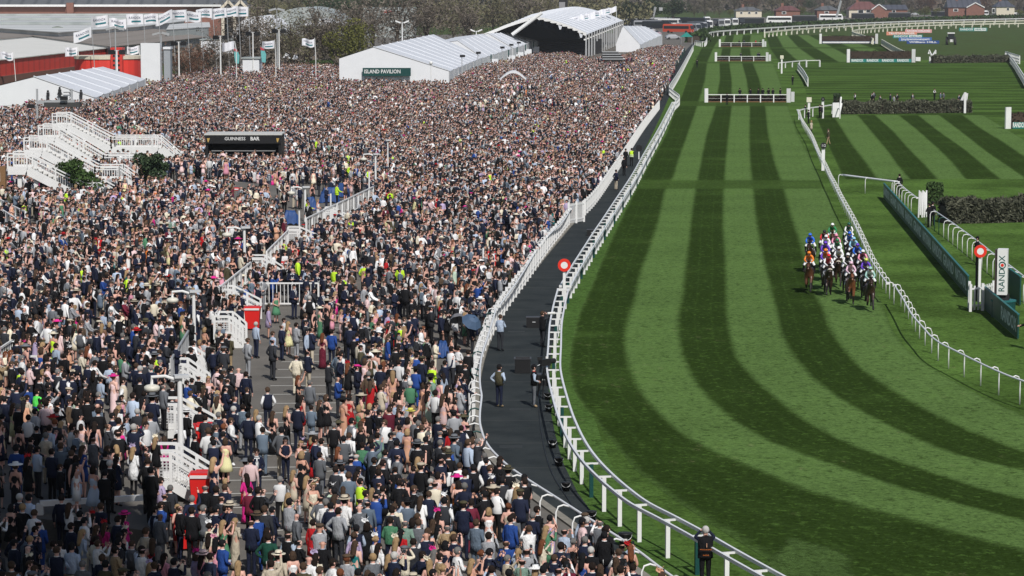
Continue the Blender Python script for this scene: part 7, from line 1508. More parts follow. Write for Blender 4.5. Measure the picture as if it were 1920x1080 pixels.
# ------------------------------------------------------------------ outfits
def outfit(r):
    sk = r.choices([0, 1, 2, 3, 4], [3, 3, 2, 3, .3])[0]
    if r.random() < .72:
        hairc = r.choices(['dark', 'black', 'brown', 'grey', 'white', 'ginger', 'blond'], [6, 3, 3, 1.7, .5, .3, .3])[0]; hk = r.choices(['short', 'crop', 'balding', 'none'], [5, 3, 1.6, .8])[0]; s = dict(sex='m', hair=hk, hairc=hairc, skin=sk)
        k = r.random(); s['pose'] = r.choices(['down', 'clasp', 'folded', 'phone', 'pocket', 'hips', 'lean', 'eyes', 'point'], [2.5, 3, 2, 1.2, 3, .2, .8, .3, .25])[0]
        if k < .74:
            c = r.choices(['navy', 'black', 'charcoal', 'grey', 'light grey', 'blue grey', 'bright blue', 'brown', 'olive', 'tan', 'beige', 'sage green', 'burgundy', 'cream', 'dark green'], [8, 5.5, 2.6, 2, 1.7, 1.3, .5, .6, .45, .2, .7, .3, .15, .6, .2])[0]; s.update(garment=r.choice(['jacket', 'jacket', 'open_jacket']), top=c, bottom=c if r.random() < .7 else r.choice(['navy', 'black', 'charcoal', 'beige', 'grey']), shirt=r.choices(['white', 'pale blue', 'pale pink'], [5, 1, .6])[0], tie=r.choice(['navy', 'black', 'burgundy', 'dark green', 'white']))
        elif k < .88: s.update(garment='shirt', top=r.choices(['white', 'pale blue', 'pale pink', 'lilac', 'green', 'black', 'cream'], [6, 2, 1, .4, .3, .8, .6])[0], bottom=r.choice(['navy', 'black', 'charcoal', 'beige', 'light grey']))
        else: s.update(garment='waistcoat', top=r.choice(['navy', 'grey', 'brown', 'black', 'blue grey', 'charcoal']), sleeve=r.choice(['white', 'white', 'pale blue']), bottom=r.choice(['navy', 'black', 'charcoal', 'grey']))
        k = r.random()
        if k < .075: s.update(hat='flat_cap', hatc=r.choice(['olive', 'grey', 'brown', 'charcoal']))
        elif k < .095: s.update(hat='straw_hat', hatc=r.choice(['cream', 'beige', 'brown']))
    else:
        s = dict(sex='f', hair=r.choices(['long', 'bob', 'bun'], [5, 1.5, 1])[0], hairc=r.choices(['dark', 'blond', 'brown', 'ginger', 'black', 'grey'], [4, 3, 3, .5, 1.5, .4])[0], skin=sk, pose=r.choices(['clasp', 'down', 'phone', 'folded', 'wave'], [4, 2, 1.2, 1, .15])[0], shoe=r.choice(['tan', 'black', 'white']))
        c = r.choices(['black', 'white', 'cream', 'pink', 'pale pink', 'hot pink', 'red', 'green', 'dark green', 'mint', 'pale yellow', 'lilac', 'teal', 'bright blue', 'pale blue', 'navy', 'peach', 'orange', 'burgundy', 'beige', 'brown'], [4, 2.6, 2.2, 1, 1.8, .8, 1, .6, .5, .6, .7, .7, .4, .6, 1, 1.2, 1, .3, .5, 1.6, .8])[0]
        g = r.choices(['dress', 'flared_dress', 'long_dress', 'coat', 'blouse'], [3, 1.5, 1.5, 2, 1.5])[0]; s.update(garment=g, top=c, sleeve=(c if g in ('coat', 'blouse') or r.random() < .3 else 'bare'), bottom='bare' if g not in ('blouse',) else r.choice(['black', 'navy', 'cream', 'beige']))
        k = r.random()
        if k < .25: s.update(hat='fascinator', hatc=r.choice(['hot pink', 'black', 'cream', 'red', 'white', 'lilac', c]))
        elif k < .33: s.update(hat=r.choice(['wide_hat', 'straw_hat']), hatc=r.choice(['cream', 'hot pink', 'black', 'pale pink', 'beige', 'white']))
    if r.random() < .16: s['glasses'] = True
    return s
def describe(s):
    g = s['garment']; w = {'jacket': 'suit' if s.get('bottom') == s['top'] else 'jacket', 'open_jacket': 'blazer', 'shirt': 'shirt', 'waistcoat': 'waistcoat', 'dress': 'fitted dress', 'flared_dress': 'flared dress', 'long_dress': 'long dress', 'coat': 'coat', 'blouse': 'blouse', 'hivis': 'vest'}[g]
    hr = {'none': 'bald', 'balding': 'balding'}.get(s['hair']) or {'dark': 'dark haired', 'black': 'black haired', 'brown': 'brown haired', 'grey': 'grey haired', 'white': 'white haired', 'ginger': 'ginger haired', 'blond': 'fair haired'}[s['hairc']]
    if s.get('hat'): hr = ''
    d = f"{hr} person in {s['top']} {w}".strip()
    if s.get('hat'): d += f" and {s['hatc']} {s['hat'].replace('_', ' ')}".replace('straw hat', 'brimmed hat').replace('fascinator', 'hair piece').replace('wide hat', 'wide hat')
    return d
def area(x, y, u, v):
    """where someone stands, in words one can check in the photo (u, v: pixel of the head)"""
    if u < 290 and v > 940: return 'in the deep shade below the handrail'
    if u < 300: return 'on the shaded terrace above the handrail'
    if u < 430: return 'beside the red bins and mesh stairs'
    if u < 640 and v < 1000: return 'on the open tarmac'
    if u < 640: return 'along the bottom edge below the open tarmac'
    e = float(np.interp(v, [800, 870, 930, 1000, 1080], [888, 940, 1030, 1140, 1260]))
    if e - u < 70: return 'pressed against the curving crowd rail'
    if v > 1010: return 'along the bottom edge of the packed crowd'
    return 'in the packed crowd between tarmac and rail'
def look(x, y): return math.atan2(128 - y, 26 - x)
ro = random.Random(21); newp = []
for i in near:
    sp = outfit(ro); x, y, z = float(PX[i]), float(PY[i]), float(PZ[i])
    if hx[i] > 880 and ro.random() < .4: sp['pose'] = 'phone'
    o = person(x, y, z, look(x, y) + math.radians(ro.gauss(0, 24)), sp, None, 'person', PG, ro.uniform(.95, 1.06)); newp.append((o, sp, x, y, float(hx[i]), float(hy[i])))
# names that single out: looks first, then what surrounds, then the neighbour
used = set(o.get('label') for o, _ in PEOPLE if o.get('label')); fixed = [(o, o['label']) for o, s in PEOPLE[:n_pick] if o.get('label')]
POSEW = {'down': 'arms down', 'clasp': 'hands together', 'folded': 'arms folded', 'phone': 'holding hands up high', 'pocket': 'hands by pockets', 'hips': 'hands on hips', 'lean': 'arms stretched forward', 'eyes': 'hands at eyes', 'point': 'one arm raised', 'wave': 'one arm raised', 'walk': 'walking'}
cnt = {}
for o, s, x, y, u, v in newp: k = describe(s) + ' ' + area(x, y, u, v); cnt[k] = cnt.get(k, 0) + 1
def nwords(t): return len(t.split())
def short(s): return describe(s).replace(' haired person', ' person') if 'haired' in describe(s) else describe(s)
for n_, (o, s, x, y, u, v) in enumerate(newp):
    base = describe(s); k = base + ' ' + area(x, y, u, v)
    cands = [k] if cnt[k] == 1 else []
    cands.append(base + ', ' + POSEW[s['pose']] + ', ' + area(x, y, u, v))
    nb = sorted(((u - b[4]) ** 2 + (v - b[5]) ** 2, b) for j, b in enumerate(newp) if j != n_ ) if False else sorted((((u - b[4]) ** 2 + (v - b[5]) ** 2, j) for j, b in enumerate(newp) if j != n_))[:6]
    for _, j in nb:
        b = newp[j]; du, dv = u - b[4], v - b[5]; rel = ('right of' if du > 0 else 'left of') if abs(du) > abs(dv) * .7 else ('just below' if dv > 0 else 'just above')
        bd = describe(b[1]).replace('person in ', 'one in ').replace('haired one', 'haired one'); cands.append(f'{base} {rel} {bd}')
    for c in cands:
        if c not in used and nwords(c) <= 16: break
    else: c = base + f', {POSEW[s["pose"]]}, at pixel row' if 0 else base + f', {POSEW[s["pose"]]}, ' + ('far left' if u < 250 else 'by the tarmac' if u < 700 else 'far right')
    c = ' '.join(c.split()[:16]); used.add(c); o['label'] = c
# raised phones
PH = MB(); PH.box((0, 0, 0), (.012, .078, .155)); PH = PH.mesh('phone_body', BLACK); SCR = MB().box((-.0075, 0, 0), (.003, .066, .135)).mesh('screen', mat('phone_glass', (.05, .06, .075), .1, noise=0, spec=.6))
np_ = 0
for o, s, x, y, u, v in newp:
    if s['pose'] == 'phone' and np_ < 26 and v < 1075:
        f = (FEM if s['sex'] == 'f' else 1) * o.scale[0]; h = o.rotation_euler[2]; t = thing('phone', 'phone raised by ' + short(s).replace('person in', 'one in') + ' ' + ('in the shade' if u < 300 else 'near the rail' if u > 900 else 'in the crowd'), 'phone', (x + .42 * f * math.cos(h), y + .42 * f * math.sin(h), o.location.z + 1.66 * f), h, 'raised phones'); put('phone_body', PH, t); put('screen', SCR, t); np_ += 1
# handbags and plastic cups carried by some
BAGB = MB().loft([[(-.05, -.13, 0), (.05, -.13, 0), (.05, .13, 0), (-.05, .13, 0)], [(-.03, -.11, .2), (.03, -.11, .2), (.03, .11, .2), (-.03, .11, .2)]]).mesh('bag_body', M6[:1]); BAGS = MB().tube([(0, .09 * math.cos(a), .19 + .2 * math.sin(a)) for a in np.linspace(0, math.pi, 9)], .009, 5).mesh('strap', BLACK)
CUPB = MB().loft([ring(0, .03, .03), ring(.12, .043, .043)], 0).mesh('cup_body', M6[:1], True); CUPD = MB().loft([ring(.121, .038, .038), ring(.122, .034, .034)], 0).mesh('drink', mat('amber_drink', (.4, .2, .04), .3))
nb_ = nc_ = 0
for o, s, x, y, u, v in newp:
    f = (FEM if s['sex'] == 'f' else 1) * o.scale[0]; h = o.rotation_euler[2]; w_ = POSE[s['pose'] if s['pose'] in POSE else 'clasp']; ps = lambda p, sg: (x + f * (p[0] * math.cos(h) - sg * p[1] * math.sin(h)), y + f * (p[0] * math.sin(h) + sg * p[1] * math.cos(h)), o.location.z + f * p[2])
    if s['sex'] == 'f' and nb_ < 22 and v < 1050 and s['pose'] in ('down', 'clasp'):
        p = ps(w_[1], -1); c = ['brown', 'black', 'cream', 'red', 'pink'][nb_ % 5]; t = thing('handbag', f'{c} handbag of {short(s)}', 'handbag', (p[0], p[1], p[2] - .36), h, 'handbags in the crowd'); b = put('bag_body', BAGB, t); setm(b, [cloth(c)]); put('strap', BAGS, t); nb_ += 1
    elif s['pose'] == 'clasp' and nc_ < 22 and v < 1050:
        p = ps(w_[2], 1); c = ['white', 'pale blue', 'orange'][nc_ % 3]; t = thing('drinks_cup', f'{c} cup held by {short(s)}', 'cup', (p[0] + .03 * math.cos(h), p[1] + .03 * math.sin(h), p[2] - .02), h, 'drinks cups in the crowd'); b = put('cup_body', CUPB, t); setm(b, [cloth(c)]); put('drink', CUPD, t); nc_ += 1
seen_ = {}
for ob in list(S.objects):
    if ob.name.split('.')[0] in ('phone', 'handbag', 'drinks_cup') and ob.parent is None and ob.get('label'):
        k = ob['label']; seen_[k] = seen_.get(k, 0) + 1
        if seen_[k] > 1: ob['label'] = ('second ', 'third ', 'fourth ')[min(2, seen_[k] - 2)] + k
# ------------------------------------------------------------------ the rest of the crowd as one mass
def attr_mat(name, attr, rough=.85):
    m, ns, ls, b = nodes_mat(name); a = ns.new('ShaderNodeAttribute'); a.attribute_type = 'INSTANCER'; a.attribute_name = attr; ls.new(a.outputs['Color'], b.inputs['Base Color']); b.inputs['Roughness'].default_value = rough; b.inputs['Specular IOR Level'].default_value = .2; return m
A_SK, A_TOP, A_BOT, A_HAIR = attr_mat('crowd_skin', 'skin_tone', .55), attr_mat('crowd_top', 'top_tone'), attr_mat('crowd_bottom', 'bottom_tone'), attr_mat('crowd_hair', 'hair_tone'); A_HAT = attr_mat('crowd_hat', 'hat_tone')
pool = bpy.data.collections.new('crowd_pool')
def proto(i, sex, pose, gk, hk, ht, bare_arm, bare_leg):
    mb = MB(); mats_ = [A_SK, A_TOP, A_BOT, cloth('black'), A_HAIR, cloth('white'), A_HAT]
    b = BODY[(sex, pose)]; remap = {0: 0, 1: 1 if not bare_arm else 0, 2: 2 if not bare_leg else 0, 3: 3, 4: (0 if bare_arm else (5 if gk == 'waistcoat' else 1)), 5: 3}
    o_ = len(mb.v); mb.v += b.v; mb.f += [tuple(f) for f in b.f]; mb.m += [remap[x] for x in b.m]
    f_ = FEM if sex == 'f' else 1
    for src, rm in ((GARM[gk], {0: 1, 1: 5, 2: 3}), (HAIR.get(hk), {0: 4}), (HAT.get(ht), {0: 6, 1: 3})):
        if src is None: continue
        o_ = len(mb.v); mb.v += [(x * f_, y * f_, z * f_) for x, y, z in src.v]; mb.f += [tuple(k + o_ for k in f) for f in src.f]; mb.m += [rm[x] for x in src.m]
    ob = bpy.data.objects.new(f'crowd_person.{i:03d}', mb.mesh('crowd_person', mats_, True)); pool.objects.link(ob); return ob
KINDS = []
for pose in ('down', 'clasp', 'folded', 'pocket', 'phone', 'lean'):
    for gk, hk, ht in (('jacket', 'short', None), ('jacket', 'crop', None), ('open_jacket', 'balding', None), ('shirt', 'short', None)): KINDS.append(('m', pose, gk, hk, ht, False, False))
KINDS += [('m', 'clasp', 'jacket', 'short', 'flat_cap', False, False), ('m', 'pocket', 'waistcoat', 'short', None, False, False), ('m', 'eyes', 'jacket', 'short', None, False, False), ('m', 'point', 'jacket', 'crop', None, False, False), ('m', 'clasp', 'jacket', 'short', 'straw_hat', False, False)]
nM = len(KINDS)
for pose in WOM:
    for gk, hk, ht, ba in (('dress', 'long', None, True), ('coat', 'long', 'fascinator', False), ('flared_dress', 'bob', None, True)): KINDS.append(('f', pose, gk, hk, ht, ba, True))
KINDS += [('f', 'clasp', 'long_dress', 'bun', 'wide_hat', True, True), ('f', 'wave', 'dress', 'long', None, True, True)]
for i, k in enumerate(KINDS): proto(i, *k)
n = len(rest); X, Y, Z = PX[rest], PY[rest], PZ[rest]
fld = np.sin(X * .37 + 3 * np.sin(Y * .041)) * np.sin(Y * .09 + 2 * np.sin(X * .11)); fem = rng.random(n) < .29 + .17 * fld; dk_ = rng.random(n) < np.clip(.17 - .5 * fld, .03, .6); kind = np.where(fem, rng.integers(nM, len(KINDS), n), rng.integers(0, nM, n))
phone_like = np.array([k[1] in ('phone', 'eyes', 'point', 'wave') for k in KINDS]); swap = phone_like[kind] & (rng.random(n) < .6); kind = np.where(swap, np.where(fem, nM, 4), kind)
pal = lambda names, w: (np.array([CLOTH[c] for c in names]), np.array(w) / sum(w))
def draw(names, w, n):
    c, p = pal(names, w); a = c[rng.choice(len(names), n, p=p)] * rng.uniform(.75, 1.25, (n, 1)); return np.clip(a, 0, .85)
shirtk = np.array([k[2] == 'shirt' for k in KINDS])[kind] & ~(dk_ & (rng.random(n) < .4))
tm = draw(['navy', 'black', 'charcoal', 'grey', 'light grey', 'blue grey', 'bright blue', 'brown', 'olive', 'tan', 'beige', 'sage green', 'burgundy', 'cream'], [8.5, 6, 3.2, 2.6, 2.4, 1.7, .6, .4, .3, .1, .35, .2, .15, .6], n)
ts = draw(['white', 'pale blue', 'pale pink', 'cream', 'lilac', 'black', 'green'], [6, 2, 1.2, 1, .2, .6, .1], n)
tf = draw(['black', 'white', 'cream', 'pink', 'pale pink', 'hot pink', 'red', 'green', 'mint', 'pale yellow', 'lilac', 'teal', 'bright blue', 'pale blue', 'navy', 'peach', 'orange', 'burgundy', 'beige', 'brown'], [5, 2.8, 2.0, 1, 2, .4, 1, .5, .5, .7, .7, .3, .5, 1, 1.2, .9, .25, .5, 1, .4], n)
tm = np.where(dk_[:, None], draw(['navy', 'black', 'charcoal'], [3, 3, 1], n), tm)
top = np.where(fem[:, None], tf, np.where(shirtk[:, None], ts, tm)); bot = np.where((rng.random(n) < .65)[:, None] & ~shirtk[:, None], top * .95, draw(['navy', 'black', 'charcoal', 'beige', 'grey'], [4, 4, 2, 1.2, 1], n))
hv_ = (rng.random(n) < .004)[:, None]; top = np.where(hv_, np.array([CLOTH['fluorescent yellow']]), top)
hairc = np.where(fem[:, None], draw(['dark brown', 'blond', 'light brown', 'ginger', 'black'], [4, 2.5, 3, .4, 1.5], n), draw(['dark brown', 'light brown', 'grey haired', 'white haired', 'black', 'ginger'], [6, 2.4, 1.5, .4, 3, .2], n))
skc = np.array([(.64, .37, .295), (.68, .42, .345), (.55, .3, .22), (.61, .34, .275), (.17, .09, .055)])[rng.choice(5, n, p=[.28, .28, .17, .25, .02])] * rng.uniform(.88, 1.1, (n, 1))
hatc = draw(['hot pink', 'black', 'cream', 'red', 'white', 'beige', 'olive', 'grey'], [.5, 3, 1.2, .6, 1, 1, 1.5, 1.5], n)
me = bpy.data.meshes.new('crowd'); me.from_pydata(np.stack([X, Y, Z], 1).tolist(), [], [])
def at(name, typ, arr, prop):
    a = me.attributes.new(name, typ, 'POINT'); a.data.foreach_set(prop, np.ascontiguousarray(arr, dtype=np.int32 if typ == 'INT' else np.float32).ravel())
ones = np.ones((n, 1)); at('kind_index', 'INT', kind, 'value'); at('turn', 'FLOAT', np.maximum(np.arctan2(128 - Y, 26 - X), -.75) + np.radians(rng.normal(8, 32, n)), 'value'); at('tall', 'FLOAT', np.clip(rng.normal(1, .06, n), .85, 1.14), 'value')
for nm, arr in (('top_tone', top), ('bottom_tone', bot), ('hair_tone', hairc), ('skin_tone', skc), ('hat_tone', hatc)): at(nm, 'FLOAT_COLOR', np.concatenate([arr, ones], 1), 'color')
crowd = put('crowd', me); tag(crowd, 'dense crowd of racegoers filling the enclosure and bank', 'crowd', kind='stuff')
ng = bpy.data.node_groups.new('crowd_scatter', 'GeometryNodeTree'); ng.interface.new_socket('Geometry', in_out='INPUT', socket_type='NodeSocketGeometry'); ng.interface.new_socket('Geometry', in_out='OUTPUT', socket_type='NodeSocketGeometry')
gi, go = ng.nodes.new('NodeGroupInput'), ng.nodes.new('NodeGroupOutput'); iop = ng.nodes.new('GeometryNodeInstanceOnPoints'); ci = ng.nodes.new('GeometryNodeCollectionInfo')
ci.inputs['Collection'].default_value = pool; ci.inputs['Separate Children'].default_value = True; ci.inputs['Reset Children'].default_value = True
def nattr(nm, dt):
    a = ng.nodes.new('GeometryNodeInputNamedAttribute'); a.data_type = dt; a.inputs[0].default_value = nm; return [o for o in a.outputs if o.enabled and o.name == 'Attribute'][0]
cx_ = ng.nodes.new('ShaderNodeCombineXYZ'); cs_ = ng.nodes.new('ShaderNodeCombineXYZ'); tl_ = nattr('tall', 'FLOAT')
ng.links.new(nattr('turn', 'FLOAT'), cx_.inputs[2]); [ng.links.new(tl_, cs_.inputs[i]) for i in range(3)]
ng.links.new(gi.outputs[0], iop.inputs['Points']); ng.links.new(ci.outputs[0], iop.inputs['Instance']); iop.inputs['Pick Instance'].default_value = True
ng.links.new(nattr('kind_index', 'INT'), iop.inputs['Instance Index']); ng.links.new(cx_.outputs[0], iop.inputs['Rotation']); ng.links.new(cs_.outputs[0], iop.inputs['Scale']); ng.links.new(iop.outputs[0], go.inputs[0])
md = crowd.modifiers.new('scatter', 'NODES'); md.node_group = ng
print('CROWD', n, 'PEOPLE', len(PEOPLE), 'nearest', float(PY[near].min()), float(PY[near].max()))
# ================================================================== HORSES AND JOCKEYS
HS = {'coat': 0, 'points': 1, 'hoof': 2}
def horse(phase):
    J = {'chest': (.55, 0, 1.18, .22), 'mid': (.0, 0, 1.16, .27), 'rump': (-.55, 0, 1.25, .25), 'croup': (-.8, 0, 1.25, .15), 'nk0': (.8, 0, 1.38, .19), 'nk1': (1.08, 0, 1.6, .13), 'poll': (1.28, 0, 1.76, .10), 'face': (1.45, 0, 1.62, .09), 'muz': (1.62, 0, 1.42, .062)}
    E_ = [('mid', 'chest', 'coat'), ('mid', 'rump', 'coat'), ('rump', 'croup', 'coat'), ('chest', 'nk0', 'coat'), ('nk0', 'nk1', 'coat'), ('nk1', 'poll', 'coat'), ('poll', 'face', 'coat'), ('face', 'muz', 'coat')]
    fr = {0: ([(.68, .95), (.98, .62), (1.2, .3), (1.36, .16)], [(.6, .9), (.72, .52), (.5, .36), (.38, .3)]), 1: ([(.62, .9), (.7, .5), (.66, .14), (.72, .05)], [(.66, .95), (.95, .75), (.86, .42), (.78, .33)]), 2: ([(.6, .9), (.55, .5), (.4, .16), (.42, .06)], [(.66, .95), (.92, .62), (.98, .26), (1.06, .12)])}[phase]
    hd = {0: ([(-.5, .95), (-.35, .62), (-.6, .36), (-.55, .12)], [(-.62, .95), (-.72, .66), (-1.1, .5), (-1.22, .3)]), 1: ([(-.55, .95), (-.6, .66), (-.92, .36), (-.98, .12)], [(-.5, .95), (-.3, .64), (-.5, .34), (-.42, .1)]), 2: ([(-.5, .95), (-.25, .68), (-.35, .36), (-.22, .14)], [(-.55, .95), (-.42, .65), (-.66, .36), (-.6, .1)])}[phase]
    for nm, legs, src, r0 in (('f', fr, 'chest', .12), ('h', hd, 'rump', .15)):
        for sd, sg, L in (('L', 1, legs[0]), ('R', -1, legs[1])):
            k = [nm + sd + str(i) for i in range(4)]
            for i, (x, z) in enumerate(L): J[k[i]] = (x, sg * (.15 if i == 0 else .13), z, (r0, .07, .05, .055)[i])
            E_ += [(src, k[0], 'coat'), (k[0], k[1], 'coat'), (k[1], k[2], 'points'), (k[2], k[3], 'hoof')]
    def extra(mb):
        for s in (-1, 1): mb.tube([(1.26, s * .06, 1.82), (1.29, s * .075, 1.9), (1.31, s * .07, 1.97)], .032, 5, 0, .006); mb.ball((1.42, s * .082, 1.69), .02, 6, 4, 1)
        for s in (-1, 1): mb.ball((1.665, s * .03, 1.405), .016, 5, 4, 1)
    return skin_mesh('horse', J, E_, 'mid', HS, extra)
HORSE = [horse(i).mesh('horse', M6[:3], True) for i in range(3)]
mn = MB()
for i in range(14): t_ = i / 13; mn.box((.78 + .5 * t_, 0.05 * (-1) ** i * .3, 1.58 + .27 * t_), (.07, .05, .16), 0, 0, Matrix.Rotation(.7, 3, 'Y'))
MANE = mn.mesh('mane', M6[:1]); TAIL = MB().tube([(-.92, 0, 1.3), (-1.15, 0, 1.25), (-1.35, .03, 1.0), (-1.5, .05, .7)], .055, 8, 0, .05).mesh('tail', M6[:1], True)
sc_ = MB()
for s in (-1, 1): sc_.add([(-.3, s * .05, 1.46), (.22, s * .05, 1.44), (.22, s * .27, 1.25), (.2, s * .295, 1.02), (-.28, s * .3, 1.05), (-.3, s * .28, 1.28)], [(0, 1, 2, 5), (5, 2, 3, 4)] if s < 0 else [(5, 2, 1, 0), (4, 3, 2, 5)])
CLOTHM = sc_.mesh('saddle_cloth', M6[:1]); SAD = MB().loft([[(x, y * .13 * w, 1.47 + .05 * h - .06 * abs(y)) for y in (-1, -.5, 0, .5, 1)] + [(x, y * .13 * w, 1.42) for y in (1, 0, -1)] for x, w, h in ((-.28, 1, 1.4), (-.1, .9, .2), (.15, .9, .9))]).mesh('saddle', M6[:1])
br = MB()
def loopb(c, r, ax, w=.012):
    c = Vector(c); ax = Vector(ax).normalized(); u = ax.cross(Vector((0, 1, 0))).normalized(); v = Vector((0, 1, 0)); br.tube([c + u * r[0] * math.cos(a) + v * r[1] * math.sin(a) for a in np.linspace(0, 2 * math.pi, 13)], w, 5)
loopb((1.52, 0, 1.53), (.105, .095), (.6, 0, -.8), .022); loopb((1.33, 0, 1.73), (.12, .11), (.6, 0, -.8), .012)
for s in (-1, 1): br.tube([(1.34, s * .11, 1.72), (1.52, s * .09, 1.52), (1.58, s * .075, 1.46)], .012, 5)
BRID = br.mesh('bridle', M6[:1]); NB = MB(); 
def noseband():
    c = Vector((1.5, 0, 1.56)); ax = Vector((.6, 0, -.8)).normalized(); u = ax.cross(Vector((0, 1, 0))).normalized(); NB.tube([c + u * .115 * math.cos(a) + Vector((0, .105 * math.sin(a), 0)) for a in np.linspace(0, 2 * math.pi, 13)], .042, 6)
noseband(); NBM = NB.mesh('noseband', M6[:1], True)
REIN = MB()
for s in (-1, 1): REIN.tube([(1.58, s * .08, 1.46), (1.2, s * .14, 1.6), (.78, s * .1, 1.72)], .01, 4)
REIN = REIN.mesh('reins', BLACK); BREAST = MB().tube([(.2, .27, 1.35), (.62, .24, 1.2), (.84, .0, 1.12), (.62, -.24, 1.2), (.2, -.27, 1.35)], .022, 5).mesh('breast_girth', M6[:1])
JS = {'silk': 0, 'sleeve': 1, 'white': 2, 'boot': 3, 'skin': 4}
def jockey():
    J = {'pel': (-.18, 0, 1.82, .13), 'wst': (.02, 0, 1.93, .12), 'chs': (.28, 0, 2.06, .14), 'nb': (.42, 0, 2.13, .065), 'hd': (.53, 0, 2.21, .088), 'cr': (.53, 0, 2.28, .08)}
    E_ = [('pel', 'wst', 'silk'), ('wst', 'chs', 'silk'), ('chs', 'nb', 'silk'), ('nb', 'hd', 'skin'), ('hd', 'cr', 'skin')]
    for sd, s in (('L', 1), ('R', -1)):
        J['s' + sd] = (.32, s * .17, 2.06, .068); J['e' + sd] = (.48, s * .25, 1.86, .052); J['w' + sd] = (.72, s * .12, 1.75, .037); J['h' + sd] = (.79, s * .08, 1.73, .038)
        J['p' + sd] = (-.12, s * .13, 1.76, .1); J['k' + sd] = (.24, s * .3, 1.55, .07); J['a' + sd] = (-.1, s * .31, 1.25, .052); J['t' + sd] = (.08, s * .33, 1.2, .042)
        E_ += [('chs', 's' + sd, 'silk'), ('s' + sd, 'e' + sd, 'sleeve'), ('e' + sd, 'w' + sd, 'sleeve'), ('w' + sd, 'h' + sd, 'white'), ('pel', 'p' + sd, 'white'), ('p' + sd, 'k' + sd, 'white'), ('k' + sd, 'a' + sd, 'boot'), ('a' + sd, 't' + sd, 'boot')]
    def extra(mb):
        mb.add([(.612, -.016, 2.19), (.612, .016, 2.19), (.61, 0, 2.235), (.643, 0, 2.192)], [(0, 3, 2), (1, 2, 3), (0, 1, 3)], 4)
    return skin_mesh('jockey', J, E_, 'pel', JS, extra)
JM = jockey().mesh('person', M6[:5], True)
hb = MB(); b_ = MB().ball((.525, 0, 2.255), .118, 14, 10, 0, (1.06, .95, 1.02))
for f in b_.f:
    c = np.mean([b_.v[i] for i in f], 0)
    if c[2] > 2.235 or c[0] < .5 and c[2] > 2.18: hb.f.append(f); hb.m.append(0)
hb.v = list(b_.v); hb.box((.64, 0, 2.262), (.09, .15, .016)); CAPM = hb.mesh('cap', M6[:1], True); GOG = MB().box((.622, 0, 2.228), (.03, .15, .045)).mesh('goggles', BLACK)
SILKB = MB().loft([[(x - .02 * math.sin(a), .155 * math.sin(a) * 1.02, z + .155 * math.cos(a)) for a in np.linspace(0, 2 * math.pi, 12, endpoint=False)] for x, z in ((.1, 1.97), (.2, 2.02))], 0, False).mesh('silk_band', M6[:1], True)
COAT = {'bay': mat('bay_coat', (.085, .034, .016), .35, noise=.2, scale=3, spec=.5), 'dark bay': mat('dark_bay_coat', (.032, .015, .009), .35, noise=.2, scale=3, spec=.5), 'chestnut': mat('chestnut_coat', (.16, .058, .024), .35, noise=.2, scale=3, spec=.5)}
PTS = mat('black_points', (.012, .009, .008), .5)
SILK = lambda c: mat('silk_' + c.replace(' ', '_'), {'royal blue': (.02, .13, .62), 'blue': (.03, .06, .42), 'light blue': (.25, .5, .68), 'orange': (.75, .2, .015), 'red': (.58, .015, .02), 'black': (.012, .012, .014), 'white': (.75, .75, .75), 'purple': (.13, .04, .5), 'yellow': (.75, .6, .08), 'green': (.015, .22, .07), 'gold': (.7, .5, .06), 'pink': (.75, .28, .4), 'pale pink': (.68, .45, .55), 'dark green': (.01, .09, .06), 'lime': (.55, .62, .1), 'teal green': (.3, .5, .45), 'maroon': (.2, .03, .08)}[c], .4, noise=.12, scale=8, spec=.4)
